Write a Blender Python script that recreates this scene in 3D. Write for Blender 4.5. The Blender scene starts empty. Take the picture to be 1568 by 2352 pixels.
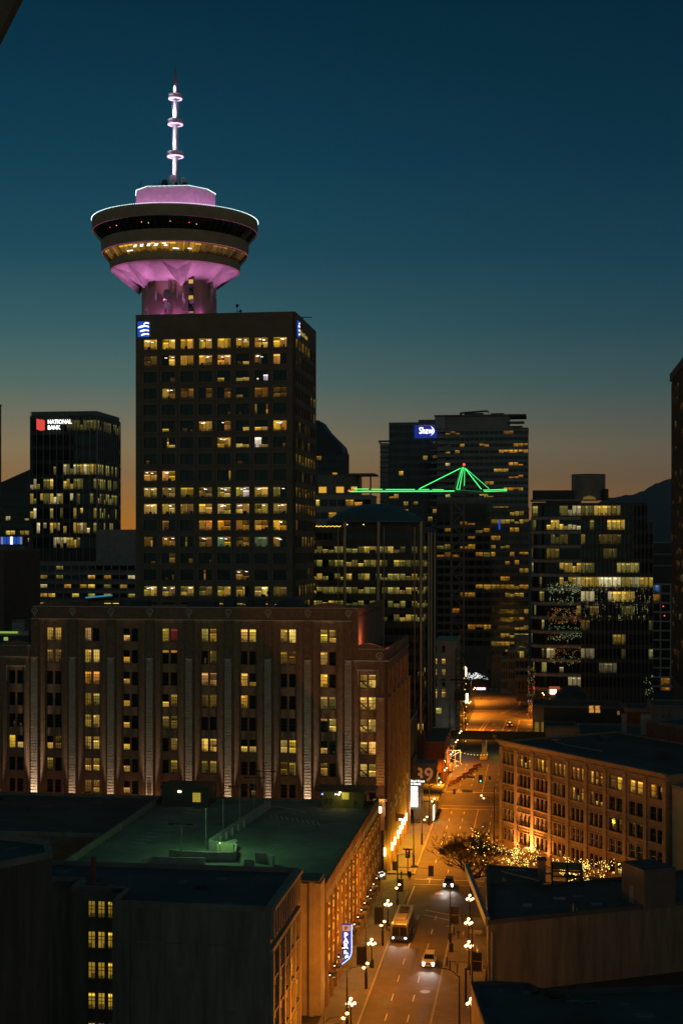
import bpy, math, random
from mathutils import Vector, Matrix
R = math.radians
SC = bpy.context.scene
COL = SC.collection
# ------------------------------------------------------------------ camera
CAM_H, FPX, CX, HY = 62.0, 3266.7, 784.0, 1246.0       # eye height and the photo's own projection
cd = bpy.data.cameras.new('camera'); cam = bpy.data.objects.new('camera', cd); COL.objects.link(cam)
cam.location = (0, 0, CAM_H); cam.rotation_euler = (R(90), 0, 0)
cd.sensor_fit = 'VERTICAL'; cd.sensor_height = 36; cd.lens = 50; cd.shift_y = 70/2352
cd.clip_start = 0.5; cd.clip_end = 20000
SC.camera = cam
SC.view_settings.view_transform = 'Standard'; SC.view_settings.look = 'None'
SC.view_settings.exposure = 0; SC.view_settings.gamma = 1
SC.cycles.use_denoising = True
SC.cycles.max_bounces = 6; SC.cycles.diffuse_bounces = 2; SC.cycles.glossy_bounces = 3
SC.cycles.sample_clamp_indirect = 3
SC.cycles.blur_glossy = 1.0
# ------------------------------------------------------------------ sky after sunset
def s2l(c):
    return tuple((x/255/12.92 if x/255 <= .04045 else ((x/255+.055)/1.055)**2.4) for x in c)
wd = bpy.data.worlds.new('World'); SC.world = wd; wd.use_nodes = True
nt = wd.node_tree; N = nt.nodes; LK = nt.links
bg = N['Background']
def wn(t, **k):
    n = N.new(t)
    for a, b in k.items(): setattr(n, a, b)
    return n
tc = wn('ShaderNodeTexCoord'); sp = wn('ShaderNodeSeparateXYZ'); LK.new(tc.outputs['Generated'], sp.inputs[0])
def ramp(stops):
    r = wn('ShaderNodeValToRGB'); e = r.color_ramp.elements
    while len(e) > 1: e.remove(e[0])
    for i, (p, c) in enumerate(stops):
        x = e[0] if i == 0 else e.new(p)
        x.position = p; x.color = (*s2l(c), 1)
    mr = wn('ShaderNodeMapRange'); mr.inputs['From Min'].default_value = -.04; mr.inputs['From Max'].default_value = .46
    LK.new(sp.outputs['Z'], mr.inputs['Value']); LK.new(mr.outputs[0], r.inputs[0])
    return r
z = lambda v: (v+.04)/.5
west = ramp([(z(-.04), (68, 48, 22)), (z(0), (193, 114, 30)), (z(.015), (182, 119, 38)), (z(.03), (169, 117, 58)), (z(.048), (150, 118, 76)), (z(.066), (147, 128, 93)),
             (z(.088), (123, 122, 104)), (z(.11), (88, 114, 107)), (z(.15), (56, 97, 104)), (z(.2), (29, 76, 92)), (z(.26), (14, 63, 82)),
             (z(.32), (6, 51, 70)), (z(.36), (2, 44, 63)), (z(.46), (10, 44, 54))])
north = ramp([(z(-.04), (45, 38, 26)), (z(0), (135, 99, 56)), (z(.02), (130, 94, 59)), (z(.045), (111, 90, 68)), (z(.066), (105, 98, 83)), (z(.088), (85, 94, 87)),
              (z(.11), (62, 87, 89)), (z(.15), (37, 73, 86)), (z(.2), (21, 62, 79)), (z(.26), (9, 50, 69)), (z(.32), (4, 42, 59)), (z(.36), (2, 38, 56)), (z(.46), (10, 44, 54))])
east = ramp([(z(-.04), (66, 62, 52)), (z(0), (116, 116, 102)), (z(.1), (110, 113, 102)), (z(.3), (84, 98, 96)), (z(.46), (16, 50, 58))])
ratio = wn('ShaderNodeMath', operation='DIVIDE'); LK.new(sp.outputs['X'], ratio.inputs[0])
ymax = wn('ShaderNodeMath', operation='MAXIMUM'); LK.new(sp.outputs['Y'], ymax.inputs[0]); ymax.inputs[1].default_value = .05
LK.new(ymax.outputs[0], ratio.inputs[1])
mr = wn('ShaderNodeMapRange', interpolation_type='SMOOTHSTEP'); LK.new(ratio.outputs[0], mr.inputs['Value'])
mr.inputs['From Min'].default_value = -.22; mr.inputs['From Max'].default_value = .3
mx = wn('ShaderNodeMix', data_type='RGBA'); LK.new(mr.outputs[0], mx.inputs[0]); LK.new(west.outputs[0], mx.inputs[6]); LK.new(north.outputs[0], mx.inputs[7])
m2 = wn('ShaderNodeMapRange', interpolation_type='SMOOTHSTEP'); LK.new(sp.outputs['Y'], m2.inputs['Value'])
m2.inputs['From Min'].default_value = .6; m2.inputs['From Max'].default_value = -.3
mx2 = wn('ShaderNodeMix', data_type='RGBA'); LK.new(m2.outputs[0], mx2.inputs[0]); LK.new(mx.outputs[2], mx2.inputs[6]); LK.new(east.outputs[0], mx2.inputs[7])
# a trace of the physical twilight sky on top of the measured dusk gradient
sky = wn('ShaderNodeTexSky', sky_type='NISHITA'); sky.sun_disc = False; sky.sun_elevation = R(-5); sky.sun_rotation = R(-12)
skm = wn('ShaderNodeMix', data_type='RGBA', blend_type='ADD'); skm.inputs[0].default_value = .01
LK.new(mx2.outputs[2], skm.inputs[6]); LK.new(sky.outputs[0], skm.inputs[7])
LK.new(skm.outputs[2], bg.inputs['Color']); bg.inputs['Strength'].default_value = 1.0
# the last light of the sun, just under the horizon
sl = bpy.data.lights.new('sunset', 'SUN'); sl.energy = .004; sl.angle = R(12); sl.color = (1, .6, .3)
so = bpy.data.objects.new('sunset', sl); COL.objects.link(so); so.rotation_euler = (R(87), 0, R(192))
# ------------------------------------------------------------------ street grid and projection helpers
GC, GS = .9906, .1365
GRID = math.atan2(-GS, GC)
def uv(u, v, zz=0.0): return Vector((u*GC+v*GS, -u*GS+v*GC, zz))
def U(px, v):
    t = (px-CX)/FPX
    return v*(t*GC-GS)/(GC+t*GS)
def depth(u, v): return -u*GS+v*GC
def Z(py, Y): return CAM_H-(py-HY)/FPX*Y
def at(px, py, Y): return Vector(((px-CX)/FPX*Y, Y, Z(py, Y)))
def to_uv(p): return (p[0]*GC-p[1]*GS, p[0]*GS+p[1]*GC)
# ------------------------------------------------------------------ materials
MATS = {}
def mat(name, col=(.2, .2, .2), rough=.8, vary=.25, scale=.4, bump=0., metal=0., emit=None, power=0., sample=False, spec=.4, brick=None, coord='Object', stretch=(1, 1, 1)):
    if name in MATS: return MATS[name]
    m = bpy.data.materials.new(name); m.use_nodes = True; MATS[name] = m
    n, l = m.node_tree.nodes, m.node_tree.links
    b = n['Principled BSDF']; b.inputs['Roughness'].default_value = rough; b.inputs['Metallic'].default_value = metal
    b.inputs['Specular IOR Level'].default_value = spec
    b.inputs['Base Color'].default_value = (*col, 1)
    t = n.new('ShaderNodeTexCoord'); mp = n.new('ShaderNodeMapping'); l.new(t.outputs[coord], mp.inputs[0]); mp.inputs['Scale'].default_value = stretch
    src = None
    if brick:
        bt = n.new('ShaderNodeTexBrick'); l.new(mp.outputs[0], bt.inputs[0]); bt.inputs['Scale'].default_value = brick[0]
        bt.inputs['Color1'].default_value = (*col, 1); bt.inputs['Color2'].default_value = (*[c*brick[1] for c in col], 1); bt.inputs['Mortar'].default_value = (*[c*brick[2] for c in col], 1)
        bt.inputs['Mortar Size'].default_value = .03; src = bt.outputs['Color']
    if vary:
        nz = n.new('ShaderNodeTexNoise'); l.new(mp.outputs[0], nz.inputs[0]); nz.inputs['Scale'].default_value = scale; nz.inputs['Detail'].default_value = 7; nz.inputs['Roughness'].default_value = .68
        r = n.new('ShaderNodeMapRange'); l.new(nz.outputs[0], r.inputs[0]); r.inputs['From Min'].default_value = .3; r.inputs['From Max'].default_value = .7
        r.inputs['To Min'].default_value = 1-vary; r.inputs['To Max'].default_value = 1+vary
        mm = n.new('ShaderNodeMix'); mm.data_type = 'RGBA'; mm.blend_type = 'MULTIPLY'; mm.inputs[0].default_value = 1
        if src: l.new(src, mm.inputs[6])
        else: mm.inputs[6].default_value = (*col, 1)
        l.new(r.outputs[0], mm.inputs[7]); l.new(mm.outputs[2], b.inputs['Base Color'])
        if bump:
            bp = n.new('ShaderNodeBump'); bp.inputs['Strength'].default_value = bump; bp.inputs['Distance'].default_value = .1; l.new(nz.outputs[0], bp.inputs['Height']); l.new(bp.outputs[0], b.inputs['Normal'])
    elif src: l.new(src, b.inputs['Base Color'])
    if emit:
        b.inputs['Emission Color'].default_value = (*emit, 1); b.inputs['Emission Strength'].default_value = power
        if not sample: m.cycles.emission_sampling = 'NONE'
    return m
def lit_mat():
    m = bpy.data.materials.new('lit_interior'); m.use_nodes = True; m.cycles.emission_sampling = 'NONE'
    n, l = m.node_tree.nodes, m.node_tree.links
    b = n['Principled BSDF']; b.inputs['Base Color'].default_value = (.02, .02, .02, 1); b.inputs['Roughness'].default_value = .25; b.inputs['Specular IOR Level'].default_value = .35
    at_ = n.new('ShaderNodeAttribute'); at_.attribute_name = 'col'
    u_ = n.new('ShaderNodeUVMap'); s = n.new('ShaderNodeSeparateXYZ'); l.new(u_.outputs[0], s.inputs[0])
    def M(op, a, c=None):
        k = n.new('ShaderNodeMath'); k.operation = op
        for i, x in enumerate((a, c)):
            if x is None: continue
            if isinstance(x, (int, float)): k.inputs[i].default_value = x
            else: l.new(x, k.inputs[i])
        return k.outputs[0]
    x, y, sd = s.outputs[0], s.outputs[1], at_.outputs['Alpha']
    def wnz(fr, off):
        k = n.new('ShaderNodeTexWhiteNoise'); k.noise_dimensions = '2D'; cb = n.new('ShaderNodeCombineXYZ')
        l.new(M('FLOOR', M('MULTIPLY', x, fr)), cb.inputs[0]); l.new(M('ADD', sd, off), cb.inputs[1]); l.new(cb.outputs[0], k.inputs[0]); return k.outputs[0]
    strip = M('ADD', M('MULTIPLY', wnz(.9, .3), .75), .4)                       # partitions and blinds
    furn = M('LESS_THAN', y, M('MULTIPLY', wnz(1.7, 4.1), .34))                 # desks and chairs against the light
    lampz = M('MULTIPLY', M('MULTIPLY', M('GREATER_THAN', y, .8), M('LESS_THAN', y, .92)), M('GREATER_THAN', wnz(.9, 8.7), .52))
    fall = M('ADD', M('MULTIPLY', y, .45), .6)
    nz = n.new('ShaderNodeTexNoise'); l.new(n.new('ShaderNodeTexCoord').outputs['Object'], nz.inputs[0]); nz.inputs['Scale'].default_value = 1.3; nz.inputs['Detail'].default_value = 3
    e = M('MULTIPLY', M('MULTIPLY', strip, fall), M('SUBTRACT', 1, M('MULTIPLY', furn, .72)))
    e = M('MULTIPLY', e, M('ADD', M('MULTIPLY', nz.outputs[0], .9), .5))
    e = M('ADD', e, M('MULTIPLY', lampz, 1.6))
    l.new(at_.outputs['Color'], b.inputs['Emission Color']); l.new(e, b.inputs['Emission Strength'])
    MATS['lit'] = m; return m
LIT = lit_mat()
def glass_mat():
    m = mat('dark_glass', (.008, .013, .014), .07, 0, spec=.38)
    n, l = m.node_tree.nodes, m.node_tree.links
    t = n.new('ShaderNodeTexCoord'); nz = n.new('ShaderNodeTexNoise'); l.new(t.outputs['Object'], nz.inputs[0]); nz.inputs['Scale'].default_value = .5; nz.inputs['Detail'].default_value = 2
    bp = n.new('ShaderNodeBump'); bp.inputs['Strength'].default_value = .25; bp.inputs['Distance'].default_value = .06; l.new(nz.outputs[0], bp.inputs['Height']); l.new(bp.outputs[0], n['Principled BSDF'].inputs['Normal'])
    return m
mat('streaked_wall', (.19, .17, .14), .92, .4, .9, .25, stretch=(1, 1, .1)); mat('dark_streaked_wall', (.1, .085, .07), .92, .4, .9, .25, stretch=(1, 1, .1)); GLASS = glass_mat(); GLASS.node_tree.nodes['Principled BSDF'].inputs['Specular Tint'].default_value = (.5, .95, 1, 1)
mat('asphalt', (.088, .068, .046), .75, .35, .35, .3); mat('sidewalk', (.14, .12, .09), .85, .25, .5, .2, brick=(.8, .9, .6))
mat('kerb', (.25, .24, .22), .85, .2, 1.); mat('paint_white', (.6, .58, .5), .6, .4, 3.); mat('paint_yellow', (.55, .4, .06), .6, .4, 3.)
mat('ground', (.03, .03, .028), .95, .4, .05)
mat('brick_red', (.25, .15, .09), .9, .3, 1.2, .3, brick=(2.4, .7, .8), coord='Object'); mat('brick_dark', (.16, .1, .07), .9, .3, .9, .2)
mat('stone_pale', (.3, .25, .2), .85, .3, 1.4, .5, stretch=(.4, .4, 3)); mat('stone_trim', (.45, .38, .31), .85, .25, 1.5)
mat('sandstone', (.31, .19, .11), .88, .25, .9, .3); mat('concrete', (.3, .28, .25), .9, .25, .5, .2); mat('concrete_dark', (.19, .165, .14), .9, .3, .4, .2)
mat('panel_brown', (.165, .128, .09), .85, .2, .25, .1); mat('panel_black', (.05, .052, .048), .6, .3, .3); mat('wall_beige', (.3, .25, .17), .9, .2, .4, .2)
mat('roof_dark', (.06, .066, .072), .9, .45, .12, .3); mat('deck_concrete', (.17, .17, .14), .85, .35, .18, .3)
mat('metal_black', (.02, .02, .022), .45, .2, 2., metal=.4); mat('metal_grey', (.28, .28, .28), .45, .2, 2., metal=.5); mat('frame_dark', (.05, .04, .03), .6, .2, 2.)
mat('frame_pale', (.4, .38, .34), .6, .2, 2.); mat('white_paint', (.72, .7, .7), .6, .15, 1.); mat('saucer_concrete', (.35, .275, .18), .85, .18, .35, .15)
mat('bark', (.04, .028, .018), .95, .4, 2.); mat('rubber', (.015, .015, .015), .8, .2, 3.); mat('mountain', (.025, .055, .085), 1, .3, .004, spec=0)  # mountain colour holds the blue of distant haze
mat('copper_green', (.05, .12, .1), .8, .3, 1.); mat('banner_cloth', (.02, .018, .018), .9, .2, 2.); mat('red_brick_wall', (.22, .08, .05), .9, .3, 1., .2)
mat('zinc', (.22, .24, .26), .55, .3, .3, metal=.3)
def glow(name, c, p, sample=False): return mat('glow_'+name, (.04, .04, .04), .5, 0, emit=c, power=p, sample=sample)
glow('globe', (1, .74, .34), 7.); glow('sodium', (1, .6, .22), 9.); glow('white', (1, .97, .92), 2.2); glow('bluewhite', (.8, .9, 1), 3.)
glow('blue', (.02, .13, .8), .55); glow('green_led', (.07, 1, .2), 1.8); glow('green_led_dim', (.02, .6, .12), .35); glow('red', (1, .06, .04), 3.); glow('traffic_green', (.1, 1, .65), 4.)
glow('neon_blue', (.25, .4, 1), 3.2); glow('pink', (1, .62, .95), 1.6); glow('fairy', (1, .66, .14), 4.2); glow('sparkwhite', (.9, 1, 1), 3.); glow('amber', (1, .5, .08), 2.5)
glow('bulb_rim', (.8, 1, 1), 2.6); glow('headlight', (1, .97, .95), 12.); glow('tail', (1, .12, .06), 4.); glow('signblue', (.02, .05, .42), .5); glow('bank_red', (1, .09, .07), .75)
glow('cyan', (.02, .42, .55), .6); glow('magenta', (1, .1, .7), 3.); glow('limeline', (.5, .8, .12), .5); glow('greywhite', (.6, .6, .5), .22)
# ------------------------------------------------------------------ mesh builder
class MB:
    def __init__(s, xf=None): s.v = []; s.f = []; s.m = []; s.c = []; s.uv = []; s.xf = xf
    def P(s, p):
        s.v.append(tuple(s.xf(*p)) if s.xf else tuple(p)); return len(s.v)-1
    def face(s, pts, m=0, col=None, uvs=None):
        s.f.append([s.P(p) for p in pts]); s.m.append(m); s.c.append(col); s.uv.append(uvs)
    def box(s, x0, x1, y0, y1, z0, z1, m=0):
        i = [s.P(p) for p in ((x0, y0, z0), (x1, y0, z0), (x1, y1, z0), (x0, y1, z0), (x0, y0, z1), (x1, y0, z1), (x1, y1, z1), (x0, y1, z1))]
        for q in ((3, 2, 1, 0), (4, 5, 6, 7), (0, 1, 5, 4), (1, 2, 6, 5), (2, 3, 7, 6), (3, 0, 4, 7)):
            s.f.append([i[k] for k in q]); s.m.append(m); s.c.append(None); s.uv.append(None)
        return s
    def prism(s, pts, z0, z1, m=0, mtop=None):
        n = len(pts); a = [s.P((x, y, z0)) for x, y in pts]; b = [s.P((x, y, z1)) for x, y in pts]
        def add(f, mm): s.f.append(f); s.m.append(mm); s.c.append(None); s.uv.append(None)
        for k in range(n): add([a[k], a[(k+1) % n], b[(k+1) % n], b[k]], m)
        add(b, m if mtop is None else mtop); add(a[::-1], m); return s
    def lathe(s, prof, n=48, c=(0, 0, 0), m=0, cap=True, off=0.):
        rings = []
        for r, zz in prof:
            rings.append([s.P((c[0]+r*math.cos(2*math.pi*(k+off)/n), c[1]+r*math.sin(2*math.pi*(k+off)/n), c[2]+zz)) for k in range(n)])
        for a, b in zip(rings, rings[1:]):
            for k in range(n):
                s.f.append([a[k], a[(k+1) % n], b[(k+1) % n], b[k]]); s.m.append(m); s.c.append(None); s.uv.append(None)
        if cap:
            for rr in (rings[0][::-1], rings[-1]): s.f.append(rr); s.m.append(m); s.c.append(None); s.uv.append(None)
        return s
    def tube(s, p, q, r0, r1=None, n=6, m=0):
        r1 = r0 if r1 is None else r1
        p = Vector(p); q = Vector(q); d = (q-p)
        if d.length < 1e-6: return s
        d.normalize(); a = d.orthogonal().normalized(); b = d.cross(a)
        A = []; B = []
        for k in range(n):
            w = a*math.cos(2*math.pi*k/n)+b*math.sin(2*math.pi*k/n)
            A.append(s.P(p+w*r0)); B.append(s.P(q+w*r1))
        for k in range(n): s.f.append([A[k], A[(k+1) % n], B[(k+1) % n], B[k]]); s.m.append(m); s.c.append(None); s.uv.append(None)
        for rr in (A[::-1], B): s.f.append(rr); s.m.append(m); s.c.append(None); s.uv.append(None)
        return s
    def path(s, pts, r, n=6, m=0):
        for a, b in zip(pts, pts[1:]): s.tube(a, b, r, r, n, m)
        return s
    def ball(s, c, r, m=0, n=8, k=5, sz=1.):
        prof = [(r*math.sin(math.pi*i/k)+1e-4, -r*sz*math.cos(math.pi*i/k)) for i in range(k+1)]
        return s.lathe(prof, n, c, m, cap=False)
    def bulb(s, c, r, m=0):
        x, y, zz = c; i = [s.P(p) for p in ((x-r, y, zz), (x+r, y, zz), (x, y-r, zz), (x, y+r, zz), (x, y, zz-r), (x, y, zz+r))]
        for q in ((0, 2, 5), (2, 1, 5), (1, 3, 5), (3, 0, 5), (2, 0, 4), (1, 2, 4), (3, 1, 4), (0, 3, 4)):
            s.f.append([i[k] for k in q]); s.m.append(m); s.c.append(None); s.uv.append(None)
        return s
    def pane(s, a0, a1, n_, z0, z1, m, col=None, seed=0., u0=None):
        w = a1-a0; ua = random.random()*40 if u0 is None else u0
        s.face([(a0, n_, z0), (a1, n_, z0), (a1, n_, z1), (a0, n_, z1)], m, (*(col or (0, 0, 0)), seed), [(ua, 0), (ua+w, 0), (ua+w, 1), (ua, 1)])
    def build(s, name, mats, parent=None, label=None, smooth=False, kind=None):
        me = bpy.data.meshes.new(name); me.from_pydata(s.v, [], s.f)
        for k in (mats if isinstance(mats, (list, tuple)) else [mats]): me.materials.append(MATS[k] if isinstance(k, str) else k)
        me.polygons.foreach_set('material_index', s.m)
        if any(c is not None for c in s.c):
            ca = me.color_attributes.new('col', 'FLOAT_COLOR', 'CORNER'); ul = me.uv_layers.new(name='UVMap')
            for p, c, u_ in zip(me.polygons, s.c, s.uv):
                for j, li in enumerate(p.loop_indices):
                    if c is not None: ca.data[li].color = c
                    if u_ is not None: ul.data[li].uv = u_[j]
        if smooth: me.polygons.foreach_set('use_smooth', [True]*len(me.polygons))
        me.update()
        o = bpy.data.objects.new(name, me); COL.objects.link(o)
        if parent: o.parent = parent
        if label: o['label'] = label
        if kind: o['kind'] = kind
        return o
def thing(name, label, cat, loc=(0, 0, 0), rz=0., group=None):
    o = bpy.data.objects.new(name, None); COL.objects.link(o); o.empty_display_size = .5
    o.location = loc; o.rotation_euler = (0, 0, rz); o['label'] = label; o['category'] = cat
    if group: o['group'] = group
    return o
def tag(o, label, cat, group=None):
    o['label'] = label; o['category'] = cat
    if group: o['group'] = group
    return o
def structure(o): o['kind'] = 'structure'; return o
def copy_tree(o, parent=None):
    c = o.copy(); COL.objects.link(c)
    if parent: c.parent = parent
    for ch in list(o.children): copy_tree(ch, c)
    return c
def lamp(name, typ, loc, col, energy, parent=None, radius=.25, target=None, cone=None, blend=.6):
    l = bpy.data.lights.new(name, typ); l.color = col; l.energy = energy
    l.shadow_soft_size = radius
    if typ == 'SPOT': l.spot_size = R(cone or 120); l.spot_blend = blend
    o = bpy.data.objects.new(name, l); COL.objects.link(o); o.location = loc
    if target is not None: o.rotation_euler = (Vector(target)-Vector(loc)).to_track_quat('-Z', 'Y').to_euler()
    if parent: o.parent = parent
    return o
def words_mesh(body, size, extrude=.03, off=0., align='LEFT'):
    c = bpy.data.curves.new('words', 'FONT'); c.body = body; c.size = size; c.extrude = extrude; c.offset = off; c.align_x = align; c.resolution_u = 3
    o = bpy.data.objects.new('words', c); COL.objects.link(o)
    me = bpy.data.meshes.new_from_object(o.evaluated_get(bpy.context.evaluated_depsgraph_get()))
    bpy.data.objects.remove(o); bpy.data.curves.remove(c); return me
def words(name, body, size, loc, rot, m, parent, extrude=.03, off=0., align='LEFT'):
    me = words_mesh(body, size, extrude, off, align); me.materials.clear(); me.materials.append(MATS[m])
    o = bpy.data.objects.new(name, me); COL.objects.link(o); o.location = loc; o.rotation_euler = rot; o.parent = parent; return o
AMBER, GOLD, OLIVE, WARMW, ORANGE, WHITE, TEAL = (.6, .3, .03), (.56, .36, .055), (.25, .21, .045), (.75, .62, .3), (.55, .22, .02), (.9, .85, .7), (.2, .26, .16)
def sc(c, k): return tuple(x*k for x in c)
# states of one pane of a window: what of it is lit
def pane_state(mb, st, a0, a1, n_, z0, z1, base=AMBER):
    h = z1-z0; w = a1-a0; sd = random.random()*50
    def dark(): mb.pane(a0, a1, n_, z0, z1, 0)
    def lit(c, x0=0, x1=1, y0=0, y1=1, k=1.):
        kk = k*random.uniform(.6, 1.25); c = (c[0]*random.uniform(.9, 1.1), c[1]*random.uniform(.82, 1.12), c[2]*random.uniform(.5, 1.7))
        if (y0, y1) == (0, 1) and random.random() < .35:      # a blind drawn part of the way
            yb = random.uniform(.35, .75); mb.pane(a0+w*x0, a0+w*x1, n_+.012, z0+h*yb, z1, 1, sc(c, kk*.5), sd); y1 = yb
        mb.pane(a0+w*x0, a0+w*x1, n_+.012, z0+h*y0, z0+h*y1, 1, sc(c, kk), sd)
    if st == 'D':
        dark()
        if random.random() < .12: lit(base, x0=random.uniform(.1, .6), x1=random.uniform(.65, .95), y1=random.uniform(.15, .5), k=.12)
        return
    full = {'L': (base, 1.), 'l': (base, .5), 'd': (base, .2), 'o': (ORANGE, .75), 'W': (WARMW, .95), 'g': (TEAL, .55), 'G': (GOLD, 1.1), 'r': ((.3, .03, .02), .28), 'y': (GOLD, .7)}
    if st in full: c, k = full[st]; lit(c, k=k); return
    dark()
    if st == 'h': lit(GOLD, y1=random.uniform(.28, .42), k=.9)
    elif st == 't': lit(AMBER, y0=.8, k=1.)
    elif st == 's': lit(base, x1=.28, k=.9)
    elif st == 'S': lit(base, x0=.72, k=.9)
    elif st == 'w': lit(WHITE, x0=.3, x1=.95, y1=.62)
    elif st == 'u': lit(WHITE, x0=.3, x1=.55, y0=.1, y1=.28, k=1.5)
    elif st == 'e': lit(base, y1=.45, k=.8)
def gridwall(mb, A, Zs, cols, rows, t, m=0):
    """a wall of thickness t (outer face n=0) along a in A, with openings cols x rows"""
    e = [A[0]]+[x for c in cols for x in c]+[A[1]]
    for i in range(0, len(e), 2):
        if e[i+1]-e[i] > 1e-3: mb.box(e[i], e[i+1], -t, 0, Zs[0], Zs[1], m)
    rz = [Zs[0]]+[x for r in sorted(rows) for x in r]+[Zs[1]]
    for c in cols:
        for i in range(0, len(rz), 2):
            if rz[i+1]-rz[i] > 1e-3: mb.box(c[0], c[1], -t, -.003, rz[i], rz[i+1], m)
def xf_front(x0, y0): return lambda a, n, zz: (x0+a, y0-n, zz)
def xf_right(x1, y0): return lambda a, n, zz: (x1+n, y0+a, zz)
def xf_left(x0, y1): return lambda a, n, zz: (x0-n, y1-a, zz)
# ================================================================== ground, streets, hills
random.seed(3)
gm = MB(); gm.face([(-4000, -300, -.05), (4000, -300, -.05), (4000, 9000, -.05), (-4000, 9000, -.05)]); structure(gm.build('ground', 'ground'))
def strip(mb, pts, zz, m=0): mb.face([tuple(uv(u, v, zz)) for u, v in pts], m)
rm = MB()
strip(rm, [(-22.7, 60), (-13.8, 60), (-13.8, 237), (-9.4, 262), (-9.4, 300), (-5, 312), (-5, 402), (-22.7, 402)], .0)
structure(rm.build('road', 'asphalt'))
rm = MB(); strip(rm, [(-60, 252.5), (-22.75, 252.5), (-22.75, 264), (-60, 264)], .004); strip(rm, [(-13.8, 237), (70, 237), (70, 260), (-9.5, 260)], .004)
strip(rm, [(-22.75, 332), (-90, 332), (-90, 352), (-22.75, 352)], .004)
structure(rm.build('side_street', 'asphalt'))
# the street beyond the overpass bends left
ctr = [(402, -14.5, 9), (450, -13, 11), (500, -11, 12.5), (540, -10, 13.5), (570, -11, 14), (600, -16, 14), (625, -24, 13), (650, -40, 12)]
rm = MB()
for (v0, c0, w0), (v1, c1, w1) in zip(ctr, ctr[1:]): strip(rm, [(c0-w0, v0), (c0+w0, v0), (c1+w1, v1), (c1-w1, v1)], .008)
structure(rm.build('far_road', 'asphalt'))
def pave(name, pts, h=.13):
    mb = MB(xf=lambda u, v, zz: uv(u, v, zz)); mb.prism(pts, -.04, h, 0); k = structure(mb.build(name, ['sidewalk']))
    return k
pave('sidewalk', [(-28, 60), (-23, 60), (-23, 251.5), (-28, 252)]); pave('sidewalk', [(-28, 265), (-23, 265), (-23, 331), (-28, 331)]); pave('sidewalk', [(-30, 353), (-23, 353), (-23, 402), (-30, 402)])
pave('sidewalk', [(-13.5, 60), (-7.4, 60), (-7.4, 236), (-13.5, 236)]); pave('sidewalk', [(-9.1, 262), (6, 262), (6, 300), (-9.1, 298)])
def kerb(name, pts):
    mb = MB(xf=lambda u, v, zz: uv(u, v, zz))
    for (a, b), (c, d) in zip(pts, pts[1:]): mb.prism([(a, b), (a+.28, b), (c+.28, d), (c, d)], -.04, .15)
    structure(mb.build(name, 'kerb'))
kerb('kerb', [(-22.99, 60), (-22.99, 251.5)]); kerb('kerb', [(-22.99, 265), (-22.99, 331)]); kerb('kerb', [(-22.99, 353), (-22.99, 402)]); kerb('kerb', [(-13.79, 60), (-13.79, 236)]); kerb('kerb', [(-9.39, 262), (-9.39, 299)])
lm = MB()
def line(u0, v0, u1, v1, w=.13, m=0, zz=.012):
    d = Vector((u1-u0, v1-v0)).normalized(); n_ = Vector((-d.y, d.x))*w/2
    strip(lm, [(u0+n_.x, v0+n_.y), (u0-n_.x, v0-n_.y), (u1-n_.x, v1-n_.y), (u1+n_.x, v1+n_.y)], zz, m)
for u_ in (-19.6, -16.7):
    v_ = 91.4
    while v_ < 330:
        if not 236 < v_ < 257 and not 327 < v_: line(u_, v_, u_, v_+2.9)
        v_ += 8.35
    v_ = 355
    while v_ < 400: line(u_, v_, u_, v_+2.9); v_ += 8.35
v_ = 264
while v_ < 395:
    if not 327 < v_ < 353: line(-10.4, v_, -10.4, v_+2.9)
    v_ += 8.35
line(-13.68, 268, -13.68, 331, .12, 1); line(-13.68, 353, -13.68, 400, .12, 1)
line(-22.4, 257.5, -9.8, 257.5, .22); line(-22.4, 261.4, -9.8, 261.4, .3)
line(-22.2, 239, -22.0, 256, .18); line(-18.8, 239.6, -13.7, 236.6, .2); line(-18.8, 236.4, -13.7, 233.2, .2)
line(-22.4, 331.5, -7, 331.5, .22); line(-22.4, 354, -9, 354, .4); line(-22.4, 335.5, -7, 335.5, .2)
# marks beyond the overpass
line(-24, 527, 1, 527, .35); line(-21, 500, 2.5, 500, .25)
for u0, u1 in ((-19.5, -17.6), (-18.4, -16.6), (-7.2, -6.3), (-11.8, -10.8)): line(u0, 462, u1, 499, .2, 1)
def arc(pts, w=.3):
    for (a, b), (c, d) in zip(pts, pts[1:]): line(a, b, c, d, w, 1)
arc([(-13.2, 518), (-10, 530), (-7.2, 545), (-6.6, 560), (-8, 575), (-12.5, 590), (-20, 604)])
arc([(-8.6, 518), (-4.8, 530), (-2, 545), (-1.6, 560), (-4, 575), (-10, 592), (-19, 607)])
for k in range(9): line(-20+k*2.2, 603, -19+k*2.2, 609, .7)
for v_ in (470, 486):
    for u_ in (-14.8, -9.3, -3): line(u_-.5, v_, u_+.5, v_+3, .5)
structure(lm.build('lane_markings', ['paint_white', 'paint_yellow']))
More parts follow.
